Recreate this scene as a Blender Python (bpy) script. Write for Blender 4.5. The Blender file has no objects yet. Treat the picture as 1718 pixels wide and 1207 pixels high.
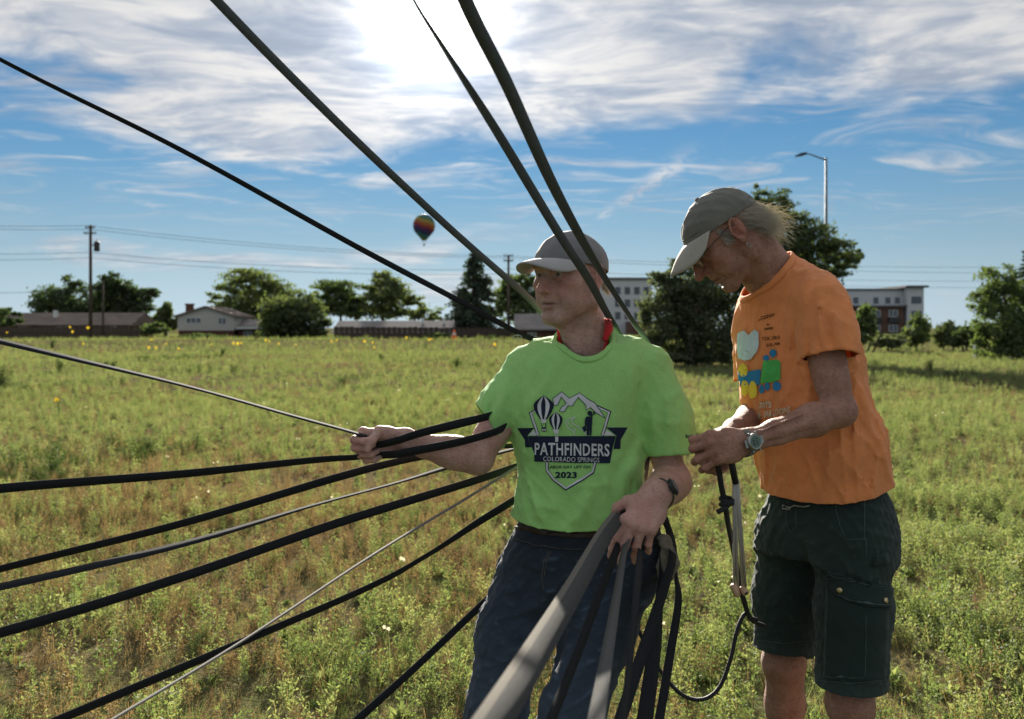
import bpy, bmesh, math, random
import numpy as np
from concurrent.futures import ThreadPoolExecutor
from mathutils import Vector, Matrix
from mathutils.bvhtree import BVHTree
from mathutils.geometry import tessellate_polygon

random.seed(7)
rng = np.random.default_rng(7)
scene = bpy.context.scene
COL = scene.collection
SKIP = ()

# ------------------------------------------------------------------ camera
F = 1527.0            # focal length in pixels of a 1718 px wide picture (32 mm lens)
CAMZ = 1.5
HOR = 550.0


def P(px, py, d):
    """a point of the place: d metres in front of the photographer"""
    return Vector(((px - 859.0) / F * d, d, CAMZ + (HOR - py) / F * d))


cam_data = bpy.data.cameras.new('camera')
cam = bpy.data.objects.new('camera', cam_data)
COL.objects.link(cam)
cam.location = (0, 0, CAMZ)
cam.rotation_euler = (math.radians(90), 0, 0)
cam_data.sensor_width = 36.0
cam_data.lens = 36.0 * F / 1718.0
cam_data.shift_y = -(603.5 - HOR) / 1718.0
cam_data.clip_start = 0.05
cam_data.clip_end = 5000
cam_data.dof.use_dof = True
cam_data.dof.focus_distance = 2.42
cam_data.dof.aperture_fstop = 4.5
scene.camera = cam

# ------------------------------------------------------------------ sun and sky
SUN_AZ = math.radians(-5.0)      # left of straight ahead
SUN_EL = math.radians(18.6)
SUN_DIR = Vector((math.sin(SUN_AZ) * math.cos(SUN_EL), math.cos(SUN_AZ) * math.cos(SUN_EL), math.sin(SUN_EL)))
sun_data = bpy.data.lights.new('sun', 'SUN')
sun_data.energy = 5.0
sun_data.angle = math.radians(0.8)
sun_data.color = (1.0, 0.92, 0.8)
sun = bpy.data.objects.new('sun', sun_data)
COL.objects.link(sun)
sun.location = SUN_DIR * 50
sun.rotation_euler = (-SUN_DIR).to_track_quat('-Z', 'Y').to_euler()

world = bpy.data.worlds.new('World')
scene.world = world
world.use_nodes = True


class NT:
    """small helper to write node trees"""
    def __init__(self, tree):
        self.t = tree
        self.n = tree.nodes
        self.l = tree.links

    def node(self, typ, **kw):
        nd = self.n.new(typ)
        for k, v in kw.items():
            setattr(nd, k, v)
        return nd

    def put(self, sock, v):
        if isinstance(v, bpy.types.NodeSocket):
            self.l.new(v, sock)
        elif v is not None:
            sock.default_value = v

    def math(self, op, a, b=None, c=None, clamp=False):
        nd = self.node('ShaderNodeMath', operation=op, use_clamp=clamp)
        self.put(nd.inputs[0], a)
        if b is not None:
            self.put(nd.inputs[1], b)
        if c is not None:
            self.put(nd.inputs[2], c)
        return nd.outputs[0]

    def vmath(self, op, a, b=None, scale=None):
        nd = self.node('ShaderNodeVectorMath', operation=op)
        self.put(nd.inputs[0], a)
        if b is not None:
            self.put(nd.inputs[1], b)
        if scale is not None:
            self.put(nd.inputs['Scale'], scale)
        return nd.outputs['Value'] if op in ('DOT_PRODUCT', 'LENGTH', 'DISTANCE') else nd.outputs[0]

    def comb(self, x, y, z):
        nd = self.node('ShaderNodeCombineXYZ')
        for s, v in zip(nd.inputs, (x, y, z)):
            self.put(s, v)
        return nd.outputs[0]

    def sep(self, v):
        nd = self.node('ShaderNodeSeparateXYZ')
        self.put(nd.inputs[0], v)
        return nd.outputs

    def noise(self, vec, scale, detail=4, rough=0.55, dist=0.0, out=0, dim='3D'):
        nd = self.node('ShaderNodeTexNoise', noise_dimensions=dim)
        self.put(nd.inputs['Vector'], vec)
        nd.inputs['Scale'].default_value = scale
        nd.inputs['Detail'].default_value = detail
        nd.inputs['Roughness'].default_value = rough
        nd.inputs['Distortion'].default_value = dist
        return nd.outputs[out]

    def ss(self, v, lo, hi, a=0.0, b=1.0):
        nd = self.node('ShaderNodeMapRange', interpolation_type='SMOOTHSTEP')
        self.put(nd.inputs[0], v)
        for i, q in enumerate((lo, hi, a, b)):
            self.put(nd.inputs[i + 1], q)
        return nd.outputs[0]

    def mix(self, fac, a, b, blend='MIX'):
        nd = self.node('ShaderNodeMix', data_type='RGBA', blend_type=blend)
        self.put(nd.inputs[0], fac)
        for s, v in ((nd.inputs[6], a), (nd.inputs[7], b)):
            if isinstance(v, (tuple, list)) and len(v) == 3:
                v = (*v, 1.0)
            self.put(s, v)
        return nd.outputs[2]

    def ramp(self, fac, stops, interp='LINEAR'):
        nd = self.node('ShaderNodeValToRGB')
        self.put(nd.inputs[0], fac)
        cr = nd.color_ramp
        cr.interpolation = interp
        while len(cr.elements) < len(stops):
            cr.elements.new(0.5)
        for e, (p, c) in zip(cr.elements, stops):
            e.position = p
            e.color = (*c, 1.0) if len(c) == 3 else c
        return nd.outputs[0]


def build_world():
    w = NT(world.node_tree)
    w.n.clear()
    sky = w.node('ShaderNodeTexSky', sky_type='NISHITA', sun_disc=False)
    sky.sun_elevation = SUN_EL
    sky.sun_rotation = SUN_AZ
    sky.altitude = 1800
    sky.air_density = 1.0
    sky.dust_density = 0.0
    sky.ozone_density = 2.5
    d = w.vmath('NORMALIZE', w.node('ShaderNodeTexCoord').outputs['Generated'])
    x, y, z = w.sep(d)
    hl = w.math('SQRT', w.math('ADD', w.math('MULTIPLY', x, x), w.math('MULTIPLY', y, y)))
    h = w.math('DIVIDE', z, w.math('MAXIMUM', hl, 0.05))               # tangent of the elevation
    zz = w.math('ADD', w.math('MAXIMUM', z, 0.0), 0.07)
    uv = w.comb(w.math('DIVIDE', x, zz), w.math('DIVIDE', y, zz), 0.0)  # the cloud sheet seen from below
    az = w.math('ARCTAN2', x, y)
    flat = w.comb(w.math('MULTIPLY', az, 2.0), w.math('MULTIPLY', h, 9.0), 3.3)
    warp = w.noise(uv, 0.9, 3, 0.5, out=1)
    uvw = w.vmath('ADD', uv, w.vmath('SCALE', w.vmath('SUBTRACT', warp, (0.5, 0.5, 0.5)), scale=0.9))
    big = w.noise(w.vmath('ADD', uv, (3.1, 1.7, 0.0)), 0.62, 5, 0.55, 0.6)
    streak = w.noise(w.vmath('MULTIPLY', uvw, (1.1, 1.6, 1.0)), 1.8, 7, 0.54, 0.15)
    fine = w.noise(w.vmath('MULTIPLY', uvw, (1.8, 2.6, 1.0)), 4.2, 6, 0.55, 0.2)
    tex = w.math('ADD', w.math('MULTIPLY', streak, 0.65), w.math('MULTIPLY', fine, 0.35))
    # upper sheet of cloud, ragged lower edge
    edge = w.math('ADD', h, w.math('ADD', w.math('MULTIPLY', w.math('SUBTRACT', big, 0.5), 0.42),
                                   w.math('MULTIPLY', w.math('SUBTRACT', tex, 0.5), 0.12)))
    sheet = w.ss(edge, 0.19, 0.275)
    # wisps of cirrus under it
    wis = w.noise(w.vmath('ADD', w.vmath('MULTIPLY', uvw, (0.8, 1.7, 1.0)), (7.7, 2.2, 0.0)), 1.5, 8, 0.6, 1.2)
    wm = w.math('MULTIPLY', w.ss(h, 0.075, 0.15), w.ss(wis, 0.47, 0.72))
    wm = w.math('MULTIPLY', wm, 0.8)
    low = w.noise(flat, 1.7, 6, 0.55, 0.4)
    lm = w.math('MULTIPLY', w.ss(low, 0.53, 0.66), w.math('MULTIPLY', w.ss(h, 0.02, 0.04), w.ss(h, 0.13, 0.07)))
    lm = w.math('MULTIPLY', lm, 0.75)
    # one long diagonal wisp
    a_ = w.math('SUBTRACT', az, 0.088)
    h_ = w.math('SUBTRACT', h, 0.116)
    tt = w.math('ADD', w.math('MULTIPLY', a_, 0.836), w.math('MULTIPLY', h_, 0.549))
    sn = w.math('ADD', w.math('MULTIPLY', a_, -0.549), w.math('MULTIPLY', h_, 0.836))
    wn = w.noise(w.vmath('MULTIPLY', flat, (6.0, 3.0, 1.0)), 4.0, 5, 0.6, 0.5)
    sn = w.math('ADD', sn, w.math('MULTIPLY', w.math('SUBTRACT', wn, 0.5), 0.018))
    wd = w.math('ADD', 0.003, w.math('MULTIPLY', w.math('MAXIMUM', tt, 0.0), 0.07))
    q_ = w.math('DIVIDE', sn, wd)
    con = w.math('EXPONENT', w.math('MULTIPLY', w.math('MULTIPLY', q_, q_), -1.0))
    con = w.math('MULTIPLY', w.math('MULTIPLY', con, w.ss(wn, 0.3, 0.6)), w.math('MULTIPLY', w.ss(tt, 0.0, 0.02), w.ss(tt, 0.15, 0.09)))
    wm = w.math('MAXIMUM', wm, w.math('MULTIPLY', con, 0.85))
    cov = w.math('MAXIMUM', sheet, w.math('MAXIMUM', wm, lm))
    thick = w.math('ADD', w.math('MULTIPLY', w.ss(tex, 0.33, 0.66), 0.62), 0.38)
    opac = w.math('MULTIPLY', cov, w.math('ADD', w.math('MULTIPLY', w.math('MULTIPLY', thick, 0.34), 1.0), 0.66))
    # light through the cloud near the sun
    dot = w.vmath('DOT_PRODUCT', d, tuple(SUN_DIR))
    dotc = w.math('MAXIMUM', dot, 0.0)
    g1 = w.math('POWER', dotc, 900.0)
    g2 = w.math('POWER', dotc, 130.0)
    g3 = w.math('POWER', dotc, 14.0)
    glow = w.math('ADD', w.math('MULTIPLY', g1, 6.5), w.math('ADD', w.math('MULTIPLY', g2, 0.5), w.math('MULTIPLY', g3, 0.18)))
    bright = w.math('MULTIPLY', w.math('ADD', w.math('MULTIPLY', thick, 0.23), 0.17), w.math('ADD', 1.0, glow))
    ccol = w.mix(w.ss(tex, 0.38, 0.62), (0.80, 0.87, 1.0), (1.0, 0.985, 0.97))
    cloud = w.vmath('SCALE', ccol, scale=w.math('MULTIPLY', bright, 0.59))
    hs = w.node('ShaderNodeHueSaturation')
    hs.inputs['Saturation'].default_value = 1.12
    w.put(hs.inputs['Color'], sky.outputs[0])
    skyc = w.vmath('SCALE', hs.outputs[0], scale=0.0240)
    skyc = w.vmath('MULTIPLY', skyc, (0.84, 1.0, 0.98))
    lum = w.vmath('DOT_PRODUCT', skyc, (0.25, 0.55, 0.2))
    pale = w.vmath('SCALE', (0.80, 1.0, 1.22), scale=w.math('MULTIPLY', lum, 0.86))
    skyc = w.mix(w.ss(h, 0.22, 0.0, 0.0, 0.85), skyc, pale)
    tot = w.mix(w.math('MINIMUM', opac, 0.97), skyc, cloud)
    bg = w.node('ShaderNodeBackground')
    w.put(bg.inputs[0], tot)
    bg.inputs[1].default_value = 1.0
    out = w.node('ShaderNodeOutputWorld')
    w.l.new(bg.outputs[0], out.inputs[0])


build_world()
scene.view_settings.view_transform = 'Standard'
scene.view_settings.look = 'None'
scene.view_settings.exposure = 1.7
scene.view_settings.gamma = 1.0
scene.view_settings.use_curve_mapping = False
scene.render.engine = 'CYCLES'
scene.cycles.use_denoising = True
scene.cycles.max_bounces = 7
scene.cycles.diffuse_bounces = 3
scene.cycles.glossy_bounces = 3
scene.cycles.transmission_bounces = 5
scene.cycles.transparent_max_bounces = 8
scene.cycles.caustics_reflective = False
scene.cycles.caustics_refractive = False
scene.cycles.sample_clamp_indirect = 8.0

# ------------------------------------------------------------------ materials
MATS = {}


def new_mat(name):
    m = bpy.data.materials.new(name)
    m.use_nodes = True
    t = NT(m.node_tree)
    t.n.clear()
    out = t.node('ShaderNodeOutputMaterial')
    MATS[name] = m
    return m, t, out


def plain(name, col, rough=0.7, spec=0.3, metal=0.0, var=0.12, scale=8.0, bump=0.0, bscale=60.0, sheen=0.0, coords='Object', dirt=None):
    """principled with a little uneven colour and fine relief"""
    m, t, out = new_mat(name)
    p = t.node('ShaderNodeBsdfPrincipled')
    tc = t.node('ShaderNodeTexCoord').outputs[coords]
    n = t.noise(tc, scale, 5, 0.6)
    lo = tuple(c * (1 - var) for c in col)
    hi = tuple(min(1, c * (1 + var)) for c in col)
    c = t.mix(t.ss(n, 0.3, 0.7), lo, hi)
    if dirt:
        c = t.mix(t.ss(t.noise(tc, dirt[1], 4, 0.6), 0.5, 0.75, 0, dirt[2]), c, dirt[0])
    t.put(p.inputs['Base Color'], c)
    p.inputs['Roughness'].default_value = rough
    p.inputs['Specular IOR Level'].default_value = spec
    p.inputs['Metallic'].default_value = metal
    if sheen:
        p.inputs['Sheen Weight'].default_value = sheen
        p.inputs['Sheen Roughness'].default_value = 0.5
    if bump:
        b = t.node('ShaderNodeBump')
        b.inputs['Strength'].default_value = bump
        b.inputs['Distance'].default_value = 0.01
        t.put(b.inputs['Height'], t.noise(tc, bscale, 4, 0.6))
        t.l.new(b.outputs[0], p.inputs['Normal'])
    t.l.new(p.outputs[0], out.inputs[0])
    return m


def leaf_mat(name, stops, trans=0.45, scale=0.6, rough=0.6):
    """foliage: light passes through the leaves; colour differs from plant to plant"""
    m, t, out = new_mat(name)
    oi = t.node('ShaderNodeObjectInfo').outputs['Random']
    geo = t.node('ShaderNodeNewGeometry')
    isl = geo.outputs['Random Per Island']
    n = t.noise(geo.outputs['Position'], scale, 3, 0.6)
    f = t.math('ADD', t.math('MULTIPLY', oi, 0.55), t.math('ADD', t.math('MULTIPLY', isl, 0.3), t.math('MULTIPLY', n, 0.3)))
    c = t.ramp(t.math('MULTIPLY', f, 0.9), stops)
    df = t.node('ShaderNodeBsdfDiffuse')
    tr = t.node('ShaderNodeBsdfTranslucent')
    gl = t.node('ShaderNodeBsdfGlossy')
    gl.inputs['Roughness'].default_value = rough
    t.put(df.inputs[0], c)
    tc = t.mix(1.0, c, (1.2, 1.12, 0.72), 'MULTIPLY')
    t.put(tr.inputs[0], tc)
    gl.inputs[0].default_value = (1, 1, 1, 1)
    mx = t.node('ShaderNodeMixShader')
    mx.inputs[0].default_value = trans
    t.l.new(df.outputs[0], mx.inputs[1])
    t.l.new(tr.outputs[0], mx.inputs[2])
    m2 = t.node('ShaderNodeMixShader')
    m2.inputs[0].default_value = 0.03
    t.l.new(mx.outputs[0], m2.inputs[1])
    t.l.new(gl.outputs[0], m2.inputs[2])
    t.l.new(m2.outputs[0], out.inputs[0])
    return m


# ------------------------------------------------------------------ objects
def tag(o, label=None, cat=None, group=None, kind=None):
    if label:
        o['label'] = label
    if cat:
        o['category'] = cat
    if group:
        o['group'] = group
    if kind:
        o['kind'] = kind
    return o


def empty(name, loc, label=None, cat=None, group=None):
    o = bpy.data.objects.new(name, None)
    o.empty_display_size = 0.1
    COL.objects.link(o)
    o.location = loc
    return tag(o, label, cat, group)


def mesh_obj(name, me, mat=None, parent=None, smooth=False, link=True):
    o = bpy.data.objects.new(name, me)
    if link:
        COL.objects.link(o)
    if mat is not None:
        for q in (mat if isinstance(mat, (list, tuple)) else [mat]):
            me.materials.append(MATS[q] if isinstance(q, str) else q)
    if smooth:
        me.polygons.foreach_set('use_smooth', np.ones(len(me.polygons), bool))
    if parent is not None:
        o.parent = parent
        r = parent
        off = Vector((0, 0, 0))
        while r is not None:
            off += r.location
            r = r.parent
        o.location = -off
    return o


def np_mesh(name, V, Fq, uv=None):
    """mesh from arrays: V (n,3), Fq (m,3 or 4)"""
    V = np.asarray(V, np.float32)
    Fq = np.asarray(Fq, np.int32)
    me = bpy.data.meshes.new(name)
    k = Fq.shape[1]
    me.vertices.add(len(V))
    me.vertices.foreach_set('co', V.ravel())
    me.loops.add(Fq.size)
    me.loops.foreach_set('vertex_index', Fq.ravel())
    me.polygons.add(len(Fq))
    me.polygons.foreach_set('loop_start', np.arange(0, Fq.size, k, dtype=np.int32))
    me.polygons.foreach_set('loop_total', np.full(len(Fq), k, np.int32))
    if uv is not None:
        me.uv_layers.new(name='UVMap').data.foreach_set('uv', np.asarray(uv, np.float32)[Fq.ravel()].ravel())
    me.update(calc_edges=True)
    return me


class MB:
    """collects simple solids into one mesh"""
    def __init__(self):
        self.v = []
        self.f = []
        self.m = []
        self.mi = 0

    def add(self, vs, fs):
        b = len(self.v)
        self.v += [tuple(q) for q in vs]
        self.f += [tuple(i + b for i in q) for q in fs]
        self.m += [self.mi] * len(fs)

    def box(self, x0, x1, y0, y1, z0, z1, M=None):
        vs = [Vector((x, y, z)) for z in (z0, z1) for y in (y0, y1) for x in (x0, x1)]
        if M is not None:
            vs = [M @ q for q in vs]
        self.add(vs, [(0, 2, 3, 1), (4, 5, 7, 6), (0, 1, 5, 4), (2, 6, 7, 3), (0, 4, 6, 2), (1, 3, 7, 5)])

    def tube(self, pts, rad, n=8, cap=True):
        pts = [Vector(q) for q in pts]
        if not isinstance(rad, (list, tuple)):
            rad = [rad] * len(pts)
        rings = []
        prev = None
        for i, q in enumerate(pts):
            t = (pts[min(i + 1, len(pts) - 1)] - pts[max(i - 1, 0)]).normalized()
            if prev is None:
                a = Vector((0, 0, 1)) if abs(t.z) < 0.9 else Vector((1, 0, 0))
                u = t.cross(a).normalized()
            else:
                u = (prev - t * prev.dot(t)).normalized()
            prev = u
            w = t.cross(u)
            rings.append([q + (u * math.cos(2 * math.pi * j / n) + w * math.sin(2 * math.pi * j / n)) * rad[i] for j in range(n)])
        vs = [q for r in rings for q in r]
        fs = []
        for i in range(len(pts) - 1):
            for j in range(n):
                fs.append((i * n + j, i * n + (j + 1) % n, (i + 1) * n + (j + 1) % n, (i + 1) * n + j))
        if cap:
            fs.append(tuple(range(n - 1, -1, -1)))
            fs.append(tuple((len(pts) - 1) * n + j for j in range(n)))
        self.add(vs, fs)

    def prism(self, poly, y0, y1, M=None):
        """polygon in x,z extruded along y"""
        n = len(poly)
        vs = [Vector((x, y0, z)) for x, z in poly] + [Vector((x, y1, z)) for x, z in poly]
        if M is not None:
            vs = [M @ q for q in vs]
        fs = [tuple(range(n)), tuple(range(2 * n - 1, n - 1, -1))]
        fs += [(i, i + n, (i + 1) % n + n, (i + 1) % n) for i in range(n)]
        self.add(vs, fs)

    def lathe(self, prof, n=16, M=None):
        vs = []
        for r, z in prof:
            for j in range(n):
                q = Vector((r * math.cos(2 * math.pi * j / n), r * math.sin(2 * math.pi * j / n), z))
                vs.append(M @ q if M is not None else q)
        fs = []
        for i in range(len(prof) - 1):
            for j in range(n):
                fs.append((i * n + j, i * n + (j + 1) % n, (i + 1) * n + (j + 1) % n, (i + 1) * n + j))
        self.add(vs, fs)

    def build(self, name, mat, parent=None, smooth=False):
        me = bpy.data.meshes.new(name)
        me.from_pydata([tuple(q) for q in self.v], [], self.f)
        o = mesh_obj(name, me, mat, parent, smooth)
        if isinstance(mat, (list, tuple)):
            me.polygons.foreach_set('material_index', self.m)
        bm = bmesh.new()
        bm.from_mesh(me)
        bmesh.ops.recalc_face_normals(bm, faces=bm.faces)
        bm.to_mesh(me)
        bm.free()
        if smooth:
            me.polygons.foreach_set('use_smooth', np.ones(len(me.polygons), bool))
        return o


def catmull(pts, n):
    """smooth curve through rows of numbers, n samples"""
    p = np.asarray(pts, float)
    if len(p) == 2:
        t = np.linspace(0, 1, n)[:, None]
        return p[0] * (1 - t) + p[1] * t
    e = np.vstack([2 * p[0] - p[1], p, 2 * p[-1] - p[-2]])
    t = np.linspace(0, len(p) - 1 - 1e-9, n)
    i = t.astype(int)
    u = (t - i)[:, None]
    a, b, c, d = e[i], e[i + 1], e[i + 2], e[i + 3]
    return 0.5 * (2 * b + (c - a) * u + (2 * a - 5 * b + 4 * c - d) * u ** 2 + (3 * b - 3 * c + d - a) * u ** 3)


# ------------------------------------------------------------------ smooth solids (distance fields) -> one continuous mesh
def A3(v):
    return np.array([v[0], v[1], v[2]], np.float32)


class SDF:
    def __init__(self):
        self.ops = []      # (op, k, fn, centre, radius)
        self.disp = []     # displacement functions p -> metres outward

    def _add(self, op, k, fn, c, r):
        self.ops.append((op, k, fn, A3(c), r))
        return self

    def cone(self, a, b, ra, rb, k=0.01, op='u', flat=None):
        """tapered capsule; flat=(axis, factor) squashes it along a direction"""
        a, b = A3(a), A3(b)
        ab = b - a
        L2 = np.float32(max(float(ab @ ab), 1e-12))
        ra, rb = np.float32(ra), np.float32(rb)
        if flat is not None:
            ax = A3(flat[0])
            ax = ax / np.linalg.norm(ax)
            fac = flat[1]

            def fn(p):
                t = np.clip(((p - a) @ ab) / L2, 0, 1)
                q = p - a - t[:, None] * ab
                s = q @ ax
                q = q + (s * (1 / fac - 1))[:, None] * ax
                return (np.sqrt((q * q).sum(1)) - (ra + t * (rb - ra))) * min(1.0, fac)
        else:
            def fn(p):
                t = np.clip(((p - a) @ ab) / L2, 0, 1)
                q = p - a - t[:, None] * ab
                return np.sqrt((q * q).sum(1)) - (ra + t * (rb - ra))
        return self._add(op, k, fn, (a + b) / 2, np.sqrt(L2) / 2 + max(ra, rb) * 1.2)

    def chain(self, pts, rs, k=0.01, op='u', flat=None, kj=None):
        for i in range(len(pts) - 1):
            self.cone(pts[i], pts[i + 1], rs[i], rs[i + 1], k if i == 0 or kj is None else kj, op, flat)
        return self

    def ell(self, c, r, R=None, k=0.01, op='u'):
        c, r = A3(c), A3(r)
        Rm = np.eye(3, dtype=np.float32) if R is None else np.array(R, np.float32)   # columns = local axes in world

        def fn(p):
            q = (p - c) @ Rm
            k0 = np.sqrt(((q / r) ** 2).sum(1))
            k1 = np.sqrt(((q / (r * r)) ** 2).sum(1)) + 1e-9
            return k0 * (k0 - 1.0) / k1
        return self._add(op, k, fn, c, r.max())

    def loft(self, rows, xax, yax, n=2.3, k=0.02, op='u'):
        """rows of (z, cx, cy, a, b): cross sections at height z, half widths a along xax and b along yax"""
        rows = np.array(sorted(rows), float)
        dense = catmull(rows, 120)
        o = np.argsort(dense[:, 0])
        dense = dense[o].astype(np.float32)
        xa, ya = A3(xax), A3(yax)

        def fn(p):
            z = p[:, 2]
            cx, cy, a, b = (np.interp(z, dense[:, 0], dense[:, i]) for i in (1, 2, 3, 4))
            dx, dy = p[:, 0] - cx, p[:, 1] - cy
            u = np.abs(dx * xa[0] + dy * xa[1]) / a
            v = np.abs(dx * ya[0] + dy * ya[1]) / b
            rr = (u ** n + v ** n) ** (1.0 / n)
            d = (rr - 1.0) * np.minimum(a, b)
            top = z - dense[-1, 0]
            bot = dense[0, 0] - z
            return np.maximum(d, np.maximum(top, bot))
        c = (rows[:, 1].mean(), rows[:, 2].mean(), (rows[0, 0] + rows[-1, 0]) / 2)
        r = (rows[-1, 0] - rows[0, 0]) / 2 + rows[:, 3:5].max() + 0.1
        return self._add(op, k, fn, c, r)

    def fold(self, pts, amp, width):
        """ridge (amp>0) or crease (amp<0) along a line of points"""
        pts = catmull([A3(q) for q in pts], 10).astype(np.float32)
        c = pts.mean(0)
        rad = np.sqrt(((pts - c) ** 2).sum(1)).max() + width * 3
        L = len(pts) - 1

        def fn(p):
            out = np.zeros(len(p))
            m = ((p - c) ** 2).sum(1) < rad * rad
            if not m.any():
                return out
            q = p[m]
            best = np.full(len(q), 9.0)
            bt = np.zeros(len(q))
            for i in range(L):
                a, ab = pts[i], pts[i + 1] - pts[i]
                t = np.clip(((q - a) @ ab) / (ab @ ab), 0, 1)
                dd = np.sqrt(((q - a - t[:, None] * ab) ** 2).sum(1))
                w = dd < best
                best = np.where(w, dd, best)
                bt = np.where(w, (i + t) / L, bt)
            fade = np.clip(np.minimum(bt, 1 - bt) * 4, 0, 1)
            out[m] = amp * fade * np.exp(-(best / width) ** 2)
            return out
        self.disp.append((fn, c, rad))
        return self

    def rough(self, fn):
        self.disp.append((fn, np.zeros(3), 1e6))
        return self

    def sleeve(self, pts, rs, hem, nrm, k=0.03):
        """tube that ends flat at a hem"""
        pts = [A3(q) for q in pts]
        h, n = A3(hem), A3(Vector(nrm).normalized())

        def fn(p):
            d = np.full(len(p), 9.0)
            for i in range(len(pts) - 1):
                a, ab = pts[i], pts[i + 1] - pts[i]
                t = np.clip(((p - a) @ ab) / (ab @ ab), 0, 1)
                e = np.sqrt(((p - a - t[:, None] * ab) ** 2).sum(1)) - (rs[i] + t * (rs[i + 1] - rs[i]))
                hh = np.maximum(0.03 - np.abs(d - e), 0) / 0.03
                d = np.minimum(d, e) - hh * hh * 0.0075
            return np.maximum(d, (p - h) @ n)
        c = np.mean(pts, 0)
        return self._add('u', k, fn, c, max(np.linalg.norm(q - c) for q in pts) + max(rs))

    def ev(self, p, idx=None, didx=None):
        d = np.full(len(p), 1.0, np.float32)
        for i in (range(len(self.ops)) if idx is None else idx):
            op, k, fn, c, r = self.ops[i]
            k = np.float32(k)
            e = fn(p)
            if op == 'u':
                h = np.maximum(k - np.abs(d - e), 0) / k
                d = np.minimum(d, e) - h * h * k * 0.25
            else:
                e = -e
                h = np.maximum(k - np.abs(d - e), 0) / k
                d = np.maximum(d, e) + h * h * k * 0.25
        for i in (range(len(self.disp)) if didx is None else didx):
            d = d - self.disp[i][0](p)
        return d

    def mesh(self, vox, n=14):
        lo = np.min([c - r for op, k, fn, c, r in self.ops if op == 'u'], axis=0) - 0.02
        hi = np.max([c + r for op, k, fn, c, r in self.ops if op == 'u'], axis=0) + 0.02
        bs = vox * n
        nb = np.ceil((hi - lo) / bs).astype(int)
        gi = np.stack(np.meshgrid(*[np.arange(q) for q in nb], indexing='ij'), -1).reshape(-1, 3)
        cen = lo + (gi + 0.5) * bs
        hd = bs * 0.866
        cen = cen.astype(np.float32)
        d = np.concatenate([self.ev(cen[i:i + 20000]) for i in range(0, len(cen), 20000)])
        act = gi[np.abs(d) < hd * 1.25 + 0.012]
        S = (nb * n + 2).astype(np.int64)
        loc = np.stack(np.meshgrid(*[np.arange(n + 2)] * 3, indexing='ij'), -1).reshape(-1, 3)
        OC = np.array([c for _, _, _, c, _ in self.ops])
        OR = np.array([r + k for _, k, _, _, r in self.ops])
        DC = np.array([c for _, c, _ in self.disp]).reshape(-1, 3)
        DR = np.array([r for _, _, r in self.disp])
        def one(b):
            edges = []
            base = b * n
            c = lo + (b + 0.5) * bs
            near = np.nonzero(np.sqrt(((OC - c) ** 2).sum(1)) - OR < hd + 0.035)[0]
            if len(near) == 0:
                return None
            pts = (lo + (base + loc) * vox).astype(np.float32)
            dn = np.nonzero(np.sqrt(((DC - c) ** 2).sum(1)) - DR < hd)[0] if len(DR) else []
            g = self.ev(pts, near, dn).reshape(n + 2, n + 2, n + 2)
            ins = g < 0
            m = n + 1
            cnt = np.zeros((m, m, m), int)
            for dx in (0, 1):
                for dy in (0, 1):
                    for dz in (0, 1):
                        cnt += ins[dx:dx + m, dy:dy + m, dz:dz + m]
            a = np.argwhere((cnt > 0) & (cnt < 8))
            if len(a) == 0:
                return None
            acc = np.zeros((len(a), 3))
            num = np.zeros(len(a))
            for ax in range(3):
                o1, o2 = [q for q in range(3) if q != ax]
                for u in (0, 1):
                    for v in (0, 1):
                        s = a.copy()
                        s[:, o1] += u
                        s[:, o2] += v
                        e = s.copy()
                        e[:, ax] += 1
                        g0 = g[s[:, 0], s[:, 1], s[:, 2]]
                        g1 = g[e[:, 0], e[:, 1], e[:, 2]]
                        x = (g0 < 0) != (g1 < 0)
                        t = np.where(x, g0 / np.where(x, g0 - g1, 1), 0)
                        q = s.astype(float)
                        q[:, ax] += t
                        acc += q * x[:, None]
                        num += x
            vert = lo + (base + acc / num[:, None]) * vox
            G = base + a
            gid = (G[:, 0] * S[1] + G[:, 1]) * S[2] + G[:, 2]
            # crossing edges owned by this block: corners 1..n on the cross axes
            for ax in range(3):
                i0 = ins[1:n + 1, 1:n + 1, 1:n + 1]
                sl = [slice(1, n + 1)] * 3
                sl[ax] = slice(2, n + 2)
                i1 = ins[tuple(sl)]
                w = np.argwhere(i0 != i1)
                if len(w):
                    edges.append(np.column_stack([base + w + 1, np.full(len(w), ax), i0[w[:, 0], w[:, 1], w[:, 2]]]))
            return gid, vert, edges

        with ThreadPoolExecutor(4) as ex:
            res = [r_ for r_ in ex.map(one, act, chunksize=8) if r_ is not None]
        ids = [r_[0] for r_ in res]
        vs = [r_[1] for r_ in res]
        edges = [e_ for r_ in res for e_ in r_[2]]
        ids = np.concatenate(ids)
        vs = np.concatenate(vs)
        uid, first = np.unique(ids, return_index=True)
        V = vs[first]
        E = np.concatenate(edges)
        quads = []
        for ax in range(3):
            e = E[E[:, 3] == ax]
            o1, o2 = (ax + 1) % 3, (ax + 2) % 3
            cells = []
            for u, v in ((-1, -1), (0, -1), (0, 0), (-1, 0)):
                q = e[:, :3].copy()
                q[:, o1] += u
                q[:, o2] += v
                cells.append((q[:, 0] * S[1] + q[:, 1]) * S[2] + q[:, 2])
            C = np.stack(cells, 1)
            j = np.searchsorted(uid, C)
            j = np.clip(j, 0, len(uid) - 1)
            ok = (uid[j] == C).all(1)
            j = j[ok]
            fl = e[ok][:, 4] == 0
            j[fl] = j[fl][:, ::-1]
            quads.append(j)
        return V, np.concatenate(quads)


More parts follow.
